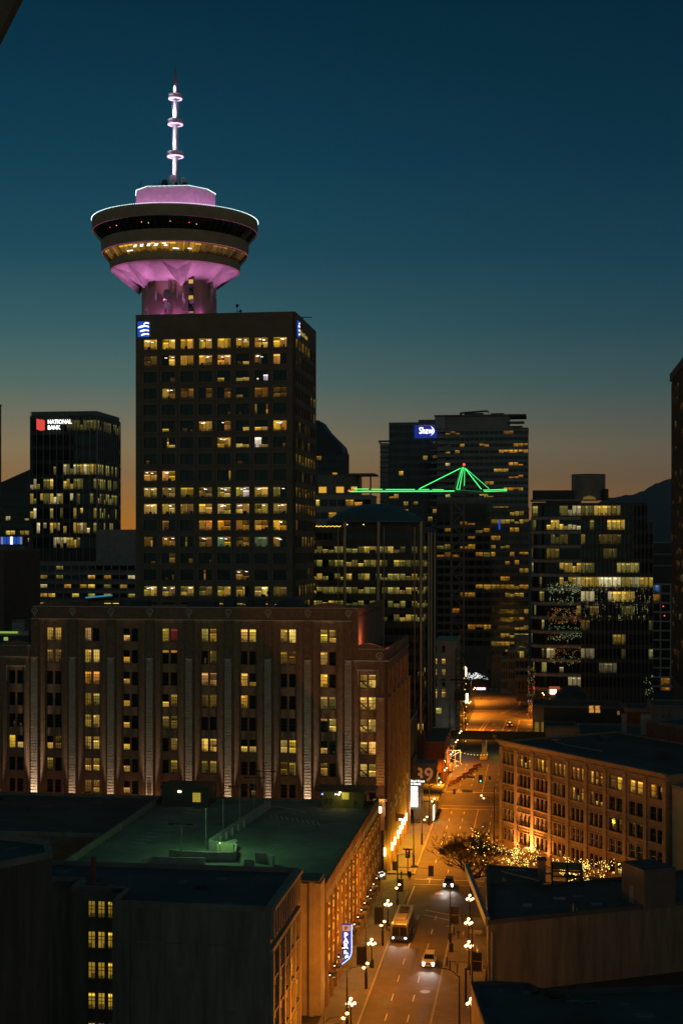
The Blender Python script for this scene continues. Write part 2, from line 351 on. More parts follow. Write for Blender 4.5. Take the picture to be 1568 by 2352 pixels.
# manholes and tar patches in the carriageway
mh = MB()
for u_, v_, r in ((-17.3, 251, .75), (-19.8, 262, .5), (-15.4, 196, .7), (-17, 283, .5), (-14.2, 230, .45), (-18.2, 300, .45), (-20.6, 221, .4)):
    p = uv(u_, v_); mh.lathe([(r, .009), (r, .022)], 20, (p.x, p.y, 0))
structure(mh.build('manhole_covers', 'metal_grey'))
tp = MB()
for u_, v_, a, b in ((-20.9, 189, 1.3, 5), (-18.4, 203, .5, 14), (-15.5, 183, .9, 6), (-21.2, 232, 1.2, 9), (-18.2, 247, 2.6, 3.5), (-16, 275, .5, 16), (-20.4, 292, 1.2, 6), (-12, 309, 1.3, 7), (-17.7, 318, 3, 1.6), (-15, 341, 4, 2)):
    strip(tp, [(u_, v_), (u_+a, v_), (u_+a, v_+b), (u_, v_+b)], .004)
mat('tar', (.03, .029, .028), .6, .3, .8); structure(tp.build('tar_patches', 'tar'))
# hills across the inlet
random.seed(11)
hm = MB(); nx = 160; rows_ = []
def hill(px):
    k = [(900, 1216), (1290, 1190), (1392, 1146), (1420, 1139), (1450, 1137), (1475, 1128), (1500, 1113), (1540, 1099), (1570, 1092), (1640, 1060), (1760, 1046), (1900, 1080), (2300, 1150)]
    for (a, b), (c, d) in zip(k, k[1:]):
        if a <= px <= c:
            t = (px-a)/(c-a); return b+(d-b)*t
    return 1216
D0 = 5200
for j in range(7):
    r_ = []
    for i in range(nx+1):
        px = 900+i*1400/nx; t = j/6
        zt = max(0, Z(hill(px)+random.uniform(-1.6, 1.6), D0+900)); Y = D0+900*t
        zz = (zt*(t**.7)+(random.uniform(-14, 14) if 0 < j < 6 else 0)) if j else -5
        r_.append(hm.P(((px-CX)/FPX*(D0+900)*(.97+.03*t), Y, zz)))
    rows_.append(r_)
for a, b in zip(rows_, rows_[1:]):
    for i in range(nx): hm.f.append([a[i], a[i+1], b[i+1], b[i]]); hm.m.append(0); hm.c.append(None); hm.uv.append(None)
structure(hm.build('hills', 'mountain', smooth=True))
# ================================================================== the observation tower
random.seed(5)
V0 = 325.4; X1u = U(677, V0); X0u = U(312, V0); Wt = X1u-X0u; Dt = 32.0
tw = thing('observation_tower', 'tall dark office tower carrying a pink-lit round saucer and a white mast', 'tower', uv(X0u, V0), GRID)
ZT = Z(717, depth(X1u, V0)); FH = 3.87; ZW0 = Z(772.7, depth(X1u, V0))
PIT = 4.42; WW = 3.1; A0 = 1.15
cols = [(A0+i*PIT, A0+i*PIT+WW) for i in range(8)]
off = (Wt-(cols[-1][1]+A0))/2; cols = [(a+off, b+off) for a, b in cols]
rows = [(ZW0-r*FH-2.42, ZW0-r*FH) for r in range(17)]
ZB = 30.0
mb = MB(); mb.box(.6, Wt-.6, .6, Dt, 0, ZT-.4); mb.build('tower_core', 'panel_black', tw)
fx = xf_front(0, 0); rx = xf_right(Wt, 0)
mb = MB(fx); gridwall(mb, (0, Wt), (ZB, ZT), cols, rows, .55)
scols = [(1.2+i*4.4, 1.2+i*4.4+3.0) for i in range(7)]
mb.xf = rx; gridwall(mb, (-.0, Dt), (ZB, ZT), scols, rows, .55)
mb.xf = None; mb.box(0, Wt, .55, Dt, ZT-.35, ZT-.05); mb.build('wall', 'panel_brown', tw)
# thin joints between the precast panels
mb = MB(fx)
for c in cols: mb.box(c[0]-.69, c[0]-.61, 0, .035, ZB, ZT-8.2)
for r in rows: mb.box(.2, Wt-.2, .0, .03, r[0]-.55, r[0]-.47)
mb.xf = rx
for c in scols: mb.box(c[0]-.69, c[0]-.61, 0, .035, ZB, ZT-8.2)
mb.build('panel_joints', 'frame_dark', tw)
mb = MB(); mb.box(-.06, Wt+.06, -.06, Dt, ZT, ZT+.18); mb.build('roof_edge', 'concrete_dark', tw)
TR = '''LLLLLLLLLLLLLLLL
ddDLLLLLLLDhlDLD
DDDDDDDDhDhhuwDD
DDLlddDdDdhDdddd
DDDDDDDDDDDDsSDD
DDhDDDLLDlDhhhLL
DDShDDDDLLhhWhDD
DDDDDDDDDDDDDDDD
LLLLDDDDDSDDDDDD
lllllllllLLWlLlD
LLLLllLLLLLLlLll
DDdDDDooooooLoLo
dsllSDllgldlgglD
DDDdDDDDDDDDDDDD
DDDDDDSDDDldDDDD
lLllLLddlllsLGdd
DDDDDDDDLLLSLLhl'''.split('\n')
n_win = 0; rest = MB(fx)
for r, st in enumerate(TR):
    base = AMBER if r < 9 else (GOLD if r in (9, 10, 15, 16) else AMBER)
    for c in range(8):
        s2 = st[c*2:c*2+2]; (a0, a1), (z0, z1) = cols[c], rows[r]; am = (a0+a1)/2
        own = (s2 != 'DD' or r < 4) and n_win < 98
        mb = MB(fx) if own else rest
        pane_state(mb, s2[0], a0, am, -.45, z0, z1, base); pane_state(mb, s2[1], am, a1, -.45, z0, z1, base)
        mb.box(am-.04, am+.04, -.44, -.36, z0, z1, 2); mb.box(a0, a1, -.44, -.37, z0, z0+.07, 2); mb.box(a0, a1, -.44, -.37, z1-.07, z1, 2)
        if s2[0] in 'LlGy' or s2[1] in 'LlGy':        # ceiling lights, desks and blinds seen through the glass
            for k in range(random.choice((0, 1, 2, 2, 3))):
                x = random.uniform(a0+.2, a1-.9); mb.face([(x, -.43, z1-.45-k*.12), (x+.6, -.43, z1-.5-k*.12), (x+.6, -.43, z1-.38-k*.12), (x, -.43, z1-.33-k*.12)], 3)
            for k in range(random.choice((0, 1, 2))):
                x = random.uniform(a0+.1, a1-.7); mb.box(x, x+random.uniform(.3, .8), -.43, -.41, z0+.07, z0+random.uniform(.25, .8), 2)
        if own: mb.build('window', [GLASS, LIT, 'frame_dark', 'glow_white'], tw); n_win += 1
mb = rest; mb.xf = rx
SR = {0: 'LLLLLDD', 1: 'ddDDDDD', 3: 'DDDDDLL', 4: 'DDDDDdL', 5: 'DlDldDD', 6: 'dDlDlDD', 7: 'LLLLLLL', 8: 'DDlDDdD', 9: 'lLlLlll', 10: 'LLLlLLL', 11: 'oDDDDDD', 12: 'DDLLLLL', 14: 'DDDDldD', 15: 'DLlLllL', 16: 'lLlLLDD', 2: 'DDDDDDd', 13: 'DDDDDDD'}
for r, (z0, z1) in enumerate(rows):
    for c, (a0, a1) in enumerate(scols):
        s1 = SR[r][c]; am = (a0+a1)/2
        pane_state(mb, s1, a0, am, -.3, z0, z1, GOLD); pane_state(mb, s1, am, a1, -.3, z0, z1, GOLD); mb.box(am-.1, am+.1, -.29, -.1, z0, z1, 2)
rest.build('window', [GLASS, LIT, 'frame_dark', 'glow_white'], tw, 'rest of the dark and side windows', kind='stuff')
# the corner signs: white waves on a blue panel
def wave_sign(xf, a0, w, zt, h, par):
    mb = MB(xf); mb.box(a0, a0+w, .02, .22, zt-h, zt, 0); s = mb.build('sign_panel', 'glow_blue', par)
    def curl(x0, x1, zc, t, bulge):
        n = 14; top = []; bot = []
        for i in range(n+1):
            f = i/n; x = x0+(x1-x0)*f; th = t*(math.sin(math.pi*min(1, f*1.25+.08))**.7 if f < .7 else .5+.2*f)
            zz = zc+bulge*math.sin(f*2.6); top.append((a0+w*x, .27, zt-h*(1-zz-th/2))); bot.append((a0+w*x, .27, zt-h*(1-zz+th/2)))
        for i in range(n): mb.face([bot[i], bot[i+1], top[i+1], top[i]])
    pass
    for q in ((.52, 1., .82, .1, .09), (.03, 1., .6, .12, .1), (.2, 1., .36, .11, .07), (.3, 1., .12, .11, .06)): mb = MB(xf); curl(*q); mb.build('wave_stroke', 'glow_white', s)
wave_sign(fx, .55, 2.75, ZT-1.45, 3.6, tw)
wave_sign(rx, 3.2, 2.6, ZT-1.45, 3.6, tw)
words('sign_lettering', 'Harbour Centre', 1.7, (Wt+.08, 6.4, ZT-4.1), (R(90), 0, R(90)), mat('glow_letters', (.3, .3, .1), emit=(.6, .42, .08), power=.45).name, tw, .05)
# rooftop bits
mb = MB(); mb.tube((23.5, 4, ZT), (23.5, 4, ZT+2.4), .09, .07); mb.ball((23.5, 4, ZT+2.5), .4, n=8); mb.tube((23.5, 4, ZT+1), (24.3, 4, ZT+1.2), .07); mb.ball((24.3, 4, ZT+1.2), .34)
mb.tube((20, 5, ZT), (20, 5, ZT+1), .06); mb.build('antenna', 'metal_black', tw)
mb = MB(); mb.tube((Wt-.6, 15, ZT), (Wt-.6, 15, ZT+1.3), .1); mb.tube((Wt-3, 15, ZT+1.3), (Wt+1.6, 15, ZT+1.1), .1); mb.tube((Wt-.6, 15, ZT+.9), (Wt-2.6, 15, ZT+1.3), .06); mb.build('window_cleaning_davit', 'metal_black', tw)
# ------------------------------------------------ saucer
pc = uv(U(403, 336.3), 336.3) - uv(X0u, V0); px_, py_ = (Matrix.Rotation(-GRID, 3, 'Z') @ pc)[:2]
PC = (px_, py_, 0)
# shaft: square plan with cut corners
w_ = 8.75
plan = [(9.1*math.sin(R(-40+45*k)), -9.1*math.cos(R(-40+45*k))) for k in range(8)]
SX, SY = px_+.75, py_+.5
mb = MB(); mb.prism([(SX+x, SY+y) for x, y in plan], ZT-1, 126); sh = mb.build('shaft', 'saucer_concrete', tw)
mb = MB()
for k in range(6): mb.box(SX+4.6, SX+5.7, SY-w_-.03, SY-w_+.2, 115.6+k*1.9, 116.55+k*1.9, 1 if k in (0, 2, 4) else 0)
mb.build('stair_windows', [GLASS, mat('stairlit', (.1, .1, .1), emit=(.8, .5, .08), power=.7)], sh)
mb = MB(); mb.box(SX+4.5, SX+5.8, SY-w_-.02, SY-w_+.2, 115, 126); mb.build('stair_slot', 'panel_black', sh)
# antennas and small dishes on the shaft
def dish(x, y, zz, r, dx, dy, par, m='white_paint', stem_=True):
    mb = MB(); d = Vector((dx, dy, 0)).normalized(); s_ = Vector((-d.y, d.x, 0)); up = Vector((0, 0, 1)); c = Vector((x, y, zz)); rings = []
    for i in range(5):
        f = i/4; rings.append([mb.P(c+d*(f*f*.28*r)+(s_*math.cos(a*.5236)+up*math.sin(a*.5236))*r*max(f, .02)) for a in range(12)])
    for a, b in zip(rings, rings[1:]):
        for k in range(12): mb.f.append([a[k], a[(k+1) % 12], b[(k+1) % 12], b[k]]); mb.m.append(0); mb.c.append(None); mb.uv.append(None)
    mb.tube(c, c-d*.5, .1); mb.tube(c, c+d*r*.6, .03)
    if stem_: mb.tube(c-d*.35, c-d*.35-up*(r+.7), .06)
    return mb.build('satellite_dish', m, par)
for x, zz, r in ((.4, 120.8, 1.15), (-.25, 119.1, .5), (.35, 117.9, .85), (5.3, 115.9, .55), (7.9, 115.5, .7), (-6, 116.3, .6), (6.8, 118.8, .6)):
    dish(SX+min(max(x-.6, -5.6), 5.6), SY-w_-.9, zz, r, random.uniform(-.4, .4), -1, sh, 'white_paint' if r < 1 else 'metal_grey')
mb = MB()
for x, z0, z1 in ((-5.4, 121.6, 124.4), (-4.9, 117.6, 121), (-1.6, 116, 119), (.1, 119.5, 124.5), (3.4, 116.5, 121), (3.7, 117, 119.5), (1.9, 118, 121), (-3.2, 119, 121.5)):
    mb.tube((SX+x, SY-w_-.35, z0), (SX+x, SY-w_-.35, z1), .1)
    if random.random() < .7: mb.box(SX+x-.2, SX+x+.2, SY-w_-.65, SY-w_-.4, z1-2, z1)
for y, z0, z1 in ((-5, 119, 122.5), (-3.6, 121, 124), (0, 117, 121)): mb.box(SX+w_+.25, SX+w_+.55, SY+y, SY+y+.4, z0, z1); mb.tube((SX+w_, SY+y+.2, z0+.6), (SX+w_+.3, SY+y+.2, z0+.6), .07)
mb.build('panel_antennas', 'metal_grey', sh)
# underside: an eight-armed concrete bracket opening into the round belt
def pp(d, r, zz): a = R(270+d); return (px_+r*math.cos(a), py_+r*math.sin(a), zz)
for k in range(6):
    f0 = 60*k-31; mb = MB(); Bk, Bp = pp(f0+54, 9.4, 122.5), pp(f0-6, 9.4, 122.5)
    T = [pp(f0+i*6.6, 15.4, 127.45) for i in range(6)]; m1, m2 = pp(f0+2, 9.0, 124.0), pp(f0+46, 9.0, 124.0)
    for i in range(5):
        l0 = [Vector(m1).lerp(Vector(m2), i/5), Vector(m1).lerp(Vector(m2), (i+1)/5)]; mb.face([l0[0], l0[1], T[i+1], T[i]])
    mb.face([Bp, m1, T[0]]); mb.face([m2, Bk, T[5]]); mb.build('bracket_panel', 'concrete', tw)
    mb = MB(); Q = pp(f0+47, 12.3, 126.05); E = [pp(f0+33+i*5.4, 15.4, 127.45) for i in range(6)]
    for i in range(5): mb.face([E[i], E[i+1], Q])
    mb.face([E[0], Q, Bk]); mb.face([Q, E[5], Bk]); mb.build('bracket_fold', 'concrete', tw)
def turn(name, prof, m, n=72, par=tw, cap=False): return MB().lathe(prof, n, PC, 0, cap).build(name, m, par)
turn('lower_belt', [(15.2, 127.3), (15.55, 127.6), (15.7, 129.4), (15.3, 129.45)], 'saucer_concrete')
def ring_glass(name, r0, z0, r1, z1, n, litf):
    mb = MB()
    for k in range(n):
        a, b = 2*math.pi*k/n, 2*math.pi*(k+1)/n
        q = [(px_+r*math.cos(t), py_+r*math.sin(t), zz) for r, t, zz in ((r0, a, z0), (r0, b, z0), (r1, b, z1), (r1, a, z1))]
        c = litf(math.degrees((a+b)/2))
        mb.face(q, 1 if c else 0, (*(c or (0, 0, 0)), random.random()*9), [(k*1.2, 0), (k*1.2+1.2, 0), (k*1.2+1.2, 1), (k*1.2, 1)])
        mb.tube(q[0], q[3], .07, .07, 4, 2)
    return mb.build(name, [GLASS, LIT, 'frame_dark'], tw)
def deck_lit(d):
    d = (d-270+180) % 360-180
    if abs(d) < 36: return sc(AMBER, random.uniform(.5, 1.0))
    if abs(d) < 60: return sc(AMBER, random.uniform(.12, .5))
    if abs(d) < 90: return sc(AMBER, random.uniform(.02, .15))
og = ring_glass('observation_windows', 15.66, 129.45, 17.35, 131.4, 72, deck_lit)
for d, r, zz in ((-19, 16.5, 130.55), (-18, 16.7, 130.8), (-13, 16.5, 130.55), (-12.2, 16.7, 130.8), (-7, 16.5, 130.55), (-6, 16.75, 130.85), (-1, 16.5, 130.5), (0, 16.75, 130.8), (7, 16.5, 130.5), (6, 16.8, 130.9), (-27, 16, 129.9), (-24, 15.95, 129.9), (14, 15.95, 129.95), (16, 15.95, 129.9), (26, 16.1, 130)):
    a = R(270+d); p = Vector((px_+r*math.cos(a), py_+r*math.sin(a), zz)); t = Vector((-math.sin(a), math.cos(a), 0))
    o_ = Vector((math.cos(a), math.sin(a), 0))*.35
    mb = MB(); mb.face([p+o_-t*.42, p+o_+t*.42, p+o_*1.2+t*.42+Vector((0, 0, .2)), p+o_*1.2-t*.42+Vector((0, 0, .2))]); mb.build('ceiling_light', 'glow_white', og)
turn('middle_belt', [(17.2, 131.35), (17.65, 131.6), (17.8, 134.3), (17.3, 134.45)], 'saucer_concrete')
rg = ring_glass('restaurant_windows', 17.5, 134.4, 19.65, 136.9, 72, lambda d: None)
mb = MB()
for d, zz, m in ((-37, 135.4, 1), (-9, 135.6, 0), (-4, 135.3, 0), (11, 135.6, 0), (24, 135.5, 1), (29, 135.2, 0), (-30, 135.5, 0)):
    a = R(270+d); mb.ball((px_+19.3*math.cos(a), py_+19.3*math.sin(a), zz), .09, m, 6, 4)
mb.build('table_lamp', ['glow_amber', 'glow_red'], rg)
turn('rim', [(19.4, 136.8), (19.85, 136.9), (19.98, 139.55), (19.8, 139.6)], 'saucer_concrete', 96)
turn('rim_deck', [(19.9, 139.5), (9.0, 139.3)], 'roof_dark', 72)
mb = MB()
for k in range(260):
    a = 2*math.pi*k/260; mb.bulb((px_+20.02*math.cos(a), py_+20.02*math.sin(a), 139.72), .105)
mb.build('rim_lights', 'glow_bulb_rim', tw)
DA = [-118, -88, -57, -28, 33, 64, 94, 122, 180, 210]; dr = 9.75
def dpt(k, r, zz): return pp(DA[k % 10], r, zz)
def drum_shell(name, prof, m):
    mb = MB()
    for (r0, z0), (r1, z1) in zip(prof, prof[1:]):
        for k in range(10): mb.face([dpt(k, r0, z0), dpt(k+1, r0, z0), dpt(k+1, r1, z1), dpt(k, r1, z1)])
    return mb.build(name, m, tw)
drum_shell('drum', [(dr, 139.2), (dr, 142.8), (dr-.06, 142.85), (dr-.06, 142.95), (dr, 143), (dr, 146.3)], 'white_paint'); drum_shell('drum_roof', [(dr, 146.3), (.3, 146.2)], 'roof_dark')
mb = MB()
for k in range(10):
    a, b = Vector(dpt(k, dr+.06, 146.42)), Vector(dpt(k+1, dr+.06, 146.42)); n_ = max(2, int((b-a).length/.3))
    for i in range(n_): mb.bulb(a.lerp(b, i/n_), .1)
mb.build('drum_lights', 'glow_bulb_rim', tw)
mb = MB(); mb.lathe([(9.5, 139.3), (9.5, 140.2)], 40, PC, 0, False); 
for k in range(90):
    a = 2*math.pi*k/90; mb.tube((px_+10.6*math.cos(a), py_+10.6*math.sin(a), 139.3), (px_+10.6*math.cos(a), py_+10.6*math.sin(a), 140.2), .05, .05, 4)
mb.build('deck_railing', 'metal_black', tw)
# mast with its three lit rings
zs = lambda p: Z(p, 344)
mast = MB().lathe([(.62, 146), (.62, zs(360)), (.55, zs(350)), (.55, zs(285)), (.46, zs(278)), (.44, zs(226))], 14, PC).build('mast', 'white_paint', tw, smooth=True)
mb = MB()                                               # climbing pegs and feeder clamps
zz = 147
while zz < zs(230): mb.box(px_-.85, px_+.85, py_-.06, py_+.06, zz, zz+.1); zz += .55
mb.build('climbing_pegs', 'metal_grey', mast)
MB().lathe([(.38, zs(224)), (.36, zs(200)), (.34, zs(182)), (.16, zs(172)), (.08, zs(145))], 10, PC).build('mast_tip', 'red_brick_wall', mast, smooth=True)
mb = MB(); random.seed(8)
for k in range(26):
    zz = zs(218)+k*.42; a = k*.9; r = .5-.012*k; mb.tube((px_, py_, zz), (px_+r*math.cos(a), py_+r*math.sin(a), zz+.12), .07, .05, 4)
mb.build('lightning_spikes', 'metal_grey', mast)
for p0, r in ((357, 2.02), (283, 1.88), (224, 1.68)):
    zc = zs(p0)
    rg = MB().lathe([(.5, zc-.05), (r-.15, zc-.1), (r, zc), (r, zc+.35), (r-.08, zc+.42), (r-.08, zc+.6), (r, zc+.68), (r, zc+1.05), (.5, zc+1.1)], 32, PC, 0, False).build('mast_ring', 'white_paint', mast)
    MB().lathe([(r-.5, zc-.16), (r-.04, zc-.14), (r-.02, zc-.02)], 32, PC, 0, False).build('ring_light', 'glow_pink', rg)
mat('glow_lantern', (.5, .5, .5), .5, 0, emit=(.93, .86, 1), power=2.2)
for zc, h in ((zs(257), .45), (zs(325), .36), (zs(203), .3)): MB().ball((px_-.1, py_-.4, zc), h, 0, 8, 6, 3.2).build('mast_lantern', 'glow_lantern', mast)
for p0 in (240, 262, 308, 335, 375, 395): lamp('mast_floodlight', 'POINT', (px_-1.1, py_-1.9, zs(p0)), (.82, .7, 1), 330, mast, .15)
lamp('mast_floodlight', 'POINT', (px_+.8, py_-1.6, zs(205)), (1, .4, .6), 160, mast, .15)
# dishes and whips on the drum roof
for x, y, zz, r, dx, dy, m in ((1.1, -6.5, 148.6, .95, .2, -1, 'white_paint'), (3.2, -5.5, 148.2, .9, 1.6, -1, 'white_paint'), (-.6, -7, 147.2, 1.1, -.5, -1, 'metal_black'), (4, -6.5, 146.9, .75, .1, -1, 'metal_black'), (2, -6.8, 147.2, .4, 0, -1, 'metal_black'), (-7, -3, 147, .3, -.6, -1, 'white_paint')):
    dish(px_+x, py_+y, zz, r, dx, dy, tw, m)
mb = MB()
for x, h in ((-7.2, 1.4), (-6.9, 2.2), (-5.9, .9), (-4, 1.5), (-3.4, 1.9), (-2.4, 2.1), (-1.2, 1.7), (2.6, 2.4)): mb.tube((px_+x, py_-6, 146.2), (px_+x, py_-6, 146.2+h), .07)
for zz in (147, 147.6): mb.tube((px_-4, py_-6, zz), (px_+3, py_-6, zz), .05)
mb.build('roof_aerials', 'metal_black', tw)
# pink floodlights: round the drum and on the block's roof
MAG = (1, .3, .85)
for k in range(12):
    a = 2*math.pi*(k+.5)/12
    if math.sin(a) < .5: lamp('drum_floodlight', 'POINT', (px_+14.5*math.cos(a), py_+14.5*math.sin(a), 140.4), (1, .32, .82), 560, tw, .3)
for d in (-84, -55, -30, -6, 18, 44, 72, 100):
    x, y = 13.2*math.sin(R(d)), -13.2*math.cos(R(d))
    y = max(y, -10.2); lamp('saucer_floodlight', 'SPOT', (px_+x, py_+y, ZT+.4), MAG, 4600, tw, .3, (px_+x*1.06, py_+y*1.06, 128), 66, .9)
for d in (-50, -15, 15, 50): lamp('shaft_floodlight', 'POINT', (SX+10.2*math.sin(R(d)), max(SY-10.6*math.cos(R(d)), .6), ZT+.7), (.75, .16, .8), 130, sh, .2)
# ================================================================== the long brick store with uplit piers
random.seed(21)
VS = 266.0; SU0 = U(-95, VS); SU1 = -28.0
YS = lambda u: depth(u, VS)
sp_ = thing('brick_department_store', 'long brown brick block with pale uplit piers in front of the saucer tower', 'building', uv(SU0, VS), GRID)
LA = lambda p: U(p, VS)-SU0                  # facade coordinate of a photo column
fx = xf_front(0, 0); WS = SU1-SU0; DS = 44.0; rx = xf_right(WS, 0)
zc_hi = Z(1424, YS(-60)); zt_hi = Z(1396, YS(-60)); zc_lo = Z(1518, YS(-30)); zt_lo = Z(1492, YS(-30))
a_hi0, a_hi1 = LA(75), LA(822)
piers = [81, 168, 256, 345, 435, 525, 616, 707, 800, 889]
bays = [(LA(p), LA(q)) for p, q in zip(piers, piers[1:])]
lb = bays[0][0]; pit = bays[1][0]-bays[0][0]
left_bays = [(lb-pit, lb), (lb-2*pit, lb-pit)]
FHS = 4.12; zr = [Z((2400+(203+153.4*r)*.574)/1.7418, YS(-60)) for r in range(8)]
HW = 2.5
def openings(b):
    c = (b[0]+b[1])/2; return [(c-1.45, c-.19), (c+.19, c+1.45)]
ZB = 8.0
mb = MB(); mb.box(a_hi0+.7, a_hi1-.7, .7, DS, 0, zc_hi-.3); mb.box(.7, WS-.7, .7, DS, 0, zc_lo-.3); mb.build('building_core', 'panel_black', sp_)
mb = MB(fx)
hi_cols = [o for b in bays[:8] for o in openings(b)]; lo_cols_r = openings(bays[8]); lo_cols_l = [o for b in left_bays[::-1] for o in openings(b)]
gridwall(mb, (a_hi0, a_hi1), (ZB, zt_hi), hi_cols, [(z_-HW, z_) for z_ in zr], .65)
gridwall(mb, (a_hi1, WS), (ZB, zt_lo), lo_cols_r, [(z_-HW, z_) for z_ in zr[2:]], .65)
gridwall(mb, (0, a_hi0), (ZB, zt_lo), lo_cols_l, [(z_-HW, z_) for z_ in zr[2:]], .65)
mb.xf = None; mb.box(a_hi0, a_hi1, .65, DS, zt_hi-1.6, zt_hi-1.3)
mb.xf = rx
rcols = []
for i in range(5): rcols += [(3+i*8.4, 4.6+i*8.4), (5.2+i*8.4, 6.8+i*8.4)]
gridwall(mb, (0, DS), (0, zt_lo), rcols, [(z_-HW, z_) for z_ in zr[2:]], .65)
mb.xf = xf_right(a_hi1, 0); mb.box(.65, DS, -.6, 0, zc_lo, zt_hi)
mb.xf = xf_left(a_hi0, DS); mb.box(0, DS-.65, -.6, 0, zc_lo, zt_hi)
mb.build('wall', 'brick_red', sp_)
# cornice bands, pediments, medallions
mb = MB(fx)
for k, b in enumerate(bays[:8]):
    c = (b[0]+b[1])/2; mb.box(b[0]+.7, b[1]-.7, 0, .28, zc_hi-.12, zc_hi+.1); mb.box(b[0]-.62, b[0]+.62, 0, .4, zc_hi-.12, zc_hi+.12)
mb.box(bays[7][1]-.62, bays[7][1]+.62, 0, .4, zc_hi-.12, zc_hi+.12)
mb.box(bays[8][0]+.75, WS+.3, 0, .28, zc_lo-.1, zc_lo+.12); mb.box(0, a_hi0-.8, 0, .28, zc_lo-.1, zc_lo+.12)
mb.box(a_hi0, a_hi1, -.6, .12, zt_hi, zt_hi+.14); mb.box(a_hi1, WS, -.6, .12, zt_lo, zt_lo+.14); mb.box(0, a_hi0, -.6, .12, zt_lo, zt_lo+.14)
for b in [bays[8]]+left_bays:
    c = (b[0]+b[1])/2; mb.box(c-1.95, c+1.95, 0, .18, zr[2]+.85, zr[2]+1.02); mb.box(c-1.95, c-1.8, 0, .16, zr[2]-3, zr[2]+.85); mb.box(c+1.8, c+1.95, 0, .16, zr[2]-3, zr[2]+.85)
mb.build('cornice', 'stone_trim', sp_)
mb = MB(fx)
def pediment(a0, a1, z0, h):
    n = 16; pts = [(a0, z0)]+[(a0+(a1-a0)*i/n, z0+h*(.25+.75*math.sin(math.pi*i/n)**1.2)) for i in range(n+1)]+[(a1, z0)]
    f = [mb.P((a, .1, zz)) for a, zz in pts]; k = [mb.P((a, -.5, zz)) for a, zz in pts]
    def add(q): mb.f.append(q); mb.m.append(0); mb.c.append(None); mb.uv.append(None)
    add(f); add(k[::-1])
    for i in range(len(pts)): add([f[i], k[i], k[(i+1) % len(pts)], f[(i+1) % len(pts)]])
for b, z0 in ((bays[0], zt_hi+.14), (bays[7], zt_hi+.14), (bays[8], zt_lo+.14), (left_bays[0], zt_lo+.14)): pediment(b[0]+.5, b[1]-.5, z0, .95)
mb.build('pediment', 'brick_red', sp_)
def medallion(a, zz, r=.55):
    mb = MB(fx); n = 14
    for k in range(n):
        t0, t1 = 2*math.pi*k/n, 2*math.pi*(k+1)/n
        mb.tube((a+r*math.cos(t0), .18, zz+r*math.sin(t0)*.85), (a+r*math.cos(t1), .18, zz+r*math.sin(t1)*.85), .12, .12, 5)
    mb.ball((a, .12, zz), .22, 0, 8, 5); mb.tube((a-.3, .15, zz-.5), (a, .2, zz-1.1), .14, .08, 5); mb.tube((a+.3, .15, zz-.5), (a, .2, zz-1.1), .14, .08, 5)
    mb.build('medallion', 'stone_trim', sp_)
for p in piers[:9]: medallion(LA(p), zt_hi-.75)
medallion(WS-1.4, zt_lo-1.1, .62)
# piers: pale columns, capitals, slim side pilasters
zcap = Z(1515, YS(-60))
def pier(a, ztop, m='stone_pale', w=.62):
    mb = MB(fx); mb.box(a-w, a+w, 0, .5, ZB, ztop); zz = ZB+.5
    while zz < ztop-.4: mb.box(a-w-.03, a+w+.03, .5, .56, zz, zz+.42); zz += .56
    p = mb.build('pier', m, sp_)
    mb = MB(fx); mb.box(a-w-.12, a+w+.12, 0, .66, ztop, ztop+.18); mb.box(a-w*.6, a+w*.6, 0, .6, ztop-.25, ztop); mb.box(a-w*.3, a+w*.3, 0, .58, ztop-.5, ztop-.25)
    mb.build('capital', 'stone_trim', p); return p
pier_a = [LA(p) for p in piers[:9]]
for a in pier_a: pier(a, zcap)
for a in pier_a: MB(fx).box(a-.7, a+.7, 0, .22, zcap+.18, zc_hi-.12).build('upper_pilaster', 'brick_red', sp_)
pier(WS-1.25, Z(1604, YS(-29)), 'sandstone', .75)
for a in (left_bays[0][0], left_bays[1][0]): pier(a, Z(1604, YS(-90)))
mb = MB(fx)
for b in bays[:8]:
    c = (b[0]+b[1])/2
    for s in (-1, 1): mb.box(c+s*1.92-.2, c+s*1.92+.2, 0, .24, ZB, zr[1]+.9); mb.box(c+s*1.92-.24, c+s*1.92+.24, 0, .3, zr[1]+.9, zr[1]+1.15)
for b in [bays[8]]+left_bays:
    c = (b[0]+b[1])/2
    for s in (-1, 1): mb.box(c+s*1.92-.2, c+s*1.92+.2, 0, .24, ZB, zr[3]+2.2)
mb.build('side_pilasters', 'brick_dark', sp_)
mb = MB(rx)                                             # piers of the street side catch the lamps
for i in range(6): a = 1.6+i*8.4; mb.box(a-.55, a+.55, 0, .45, 0, zcap-7); mb.box(a-.7, a+.7, 0, .6, zcap-7, zcap-6.7)
for i in range(5):
    for k in (2.3, 7.5): mb.box(k+i*8.4-.15, k+i*8.4+.15, 0, .3, 0, zr[2]+1)
mb.box(0, DS, 0, .3, zc_lo-.1, zc_lo+.12); mb.build('street_side_piers', 'sandstone', sp_)
WRN = {0: 'GGGDeDlryyLLLLLL', 1: 'ddlLeDttDdDDddLD', 2: 'DDooeDDDllLhDDLD', 3: 'DDyyeDhdddlDDDld', 4: 'DDGGeDddDDDDDDtL', 5: 'edGGeDDdLLeeLLeD', 6: 'dDGGeDDdddDDddlD', 7: 'DDdleDDDDDDDDDDD'}
nw = 0; rest = MB(fx)
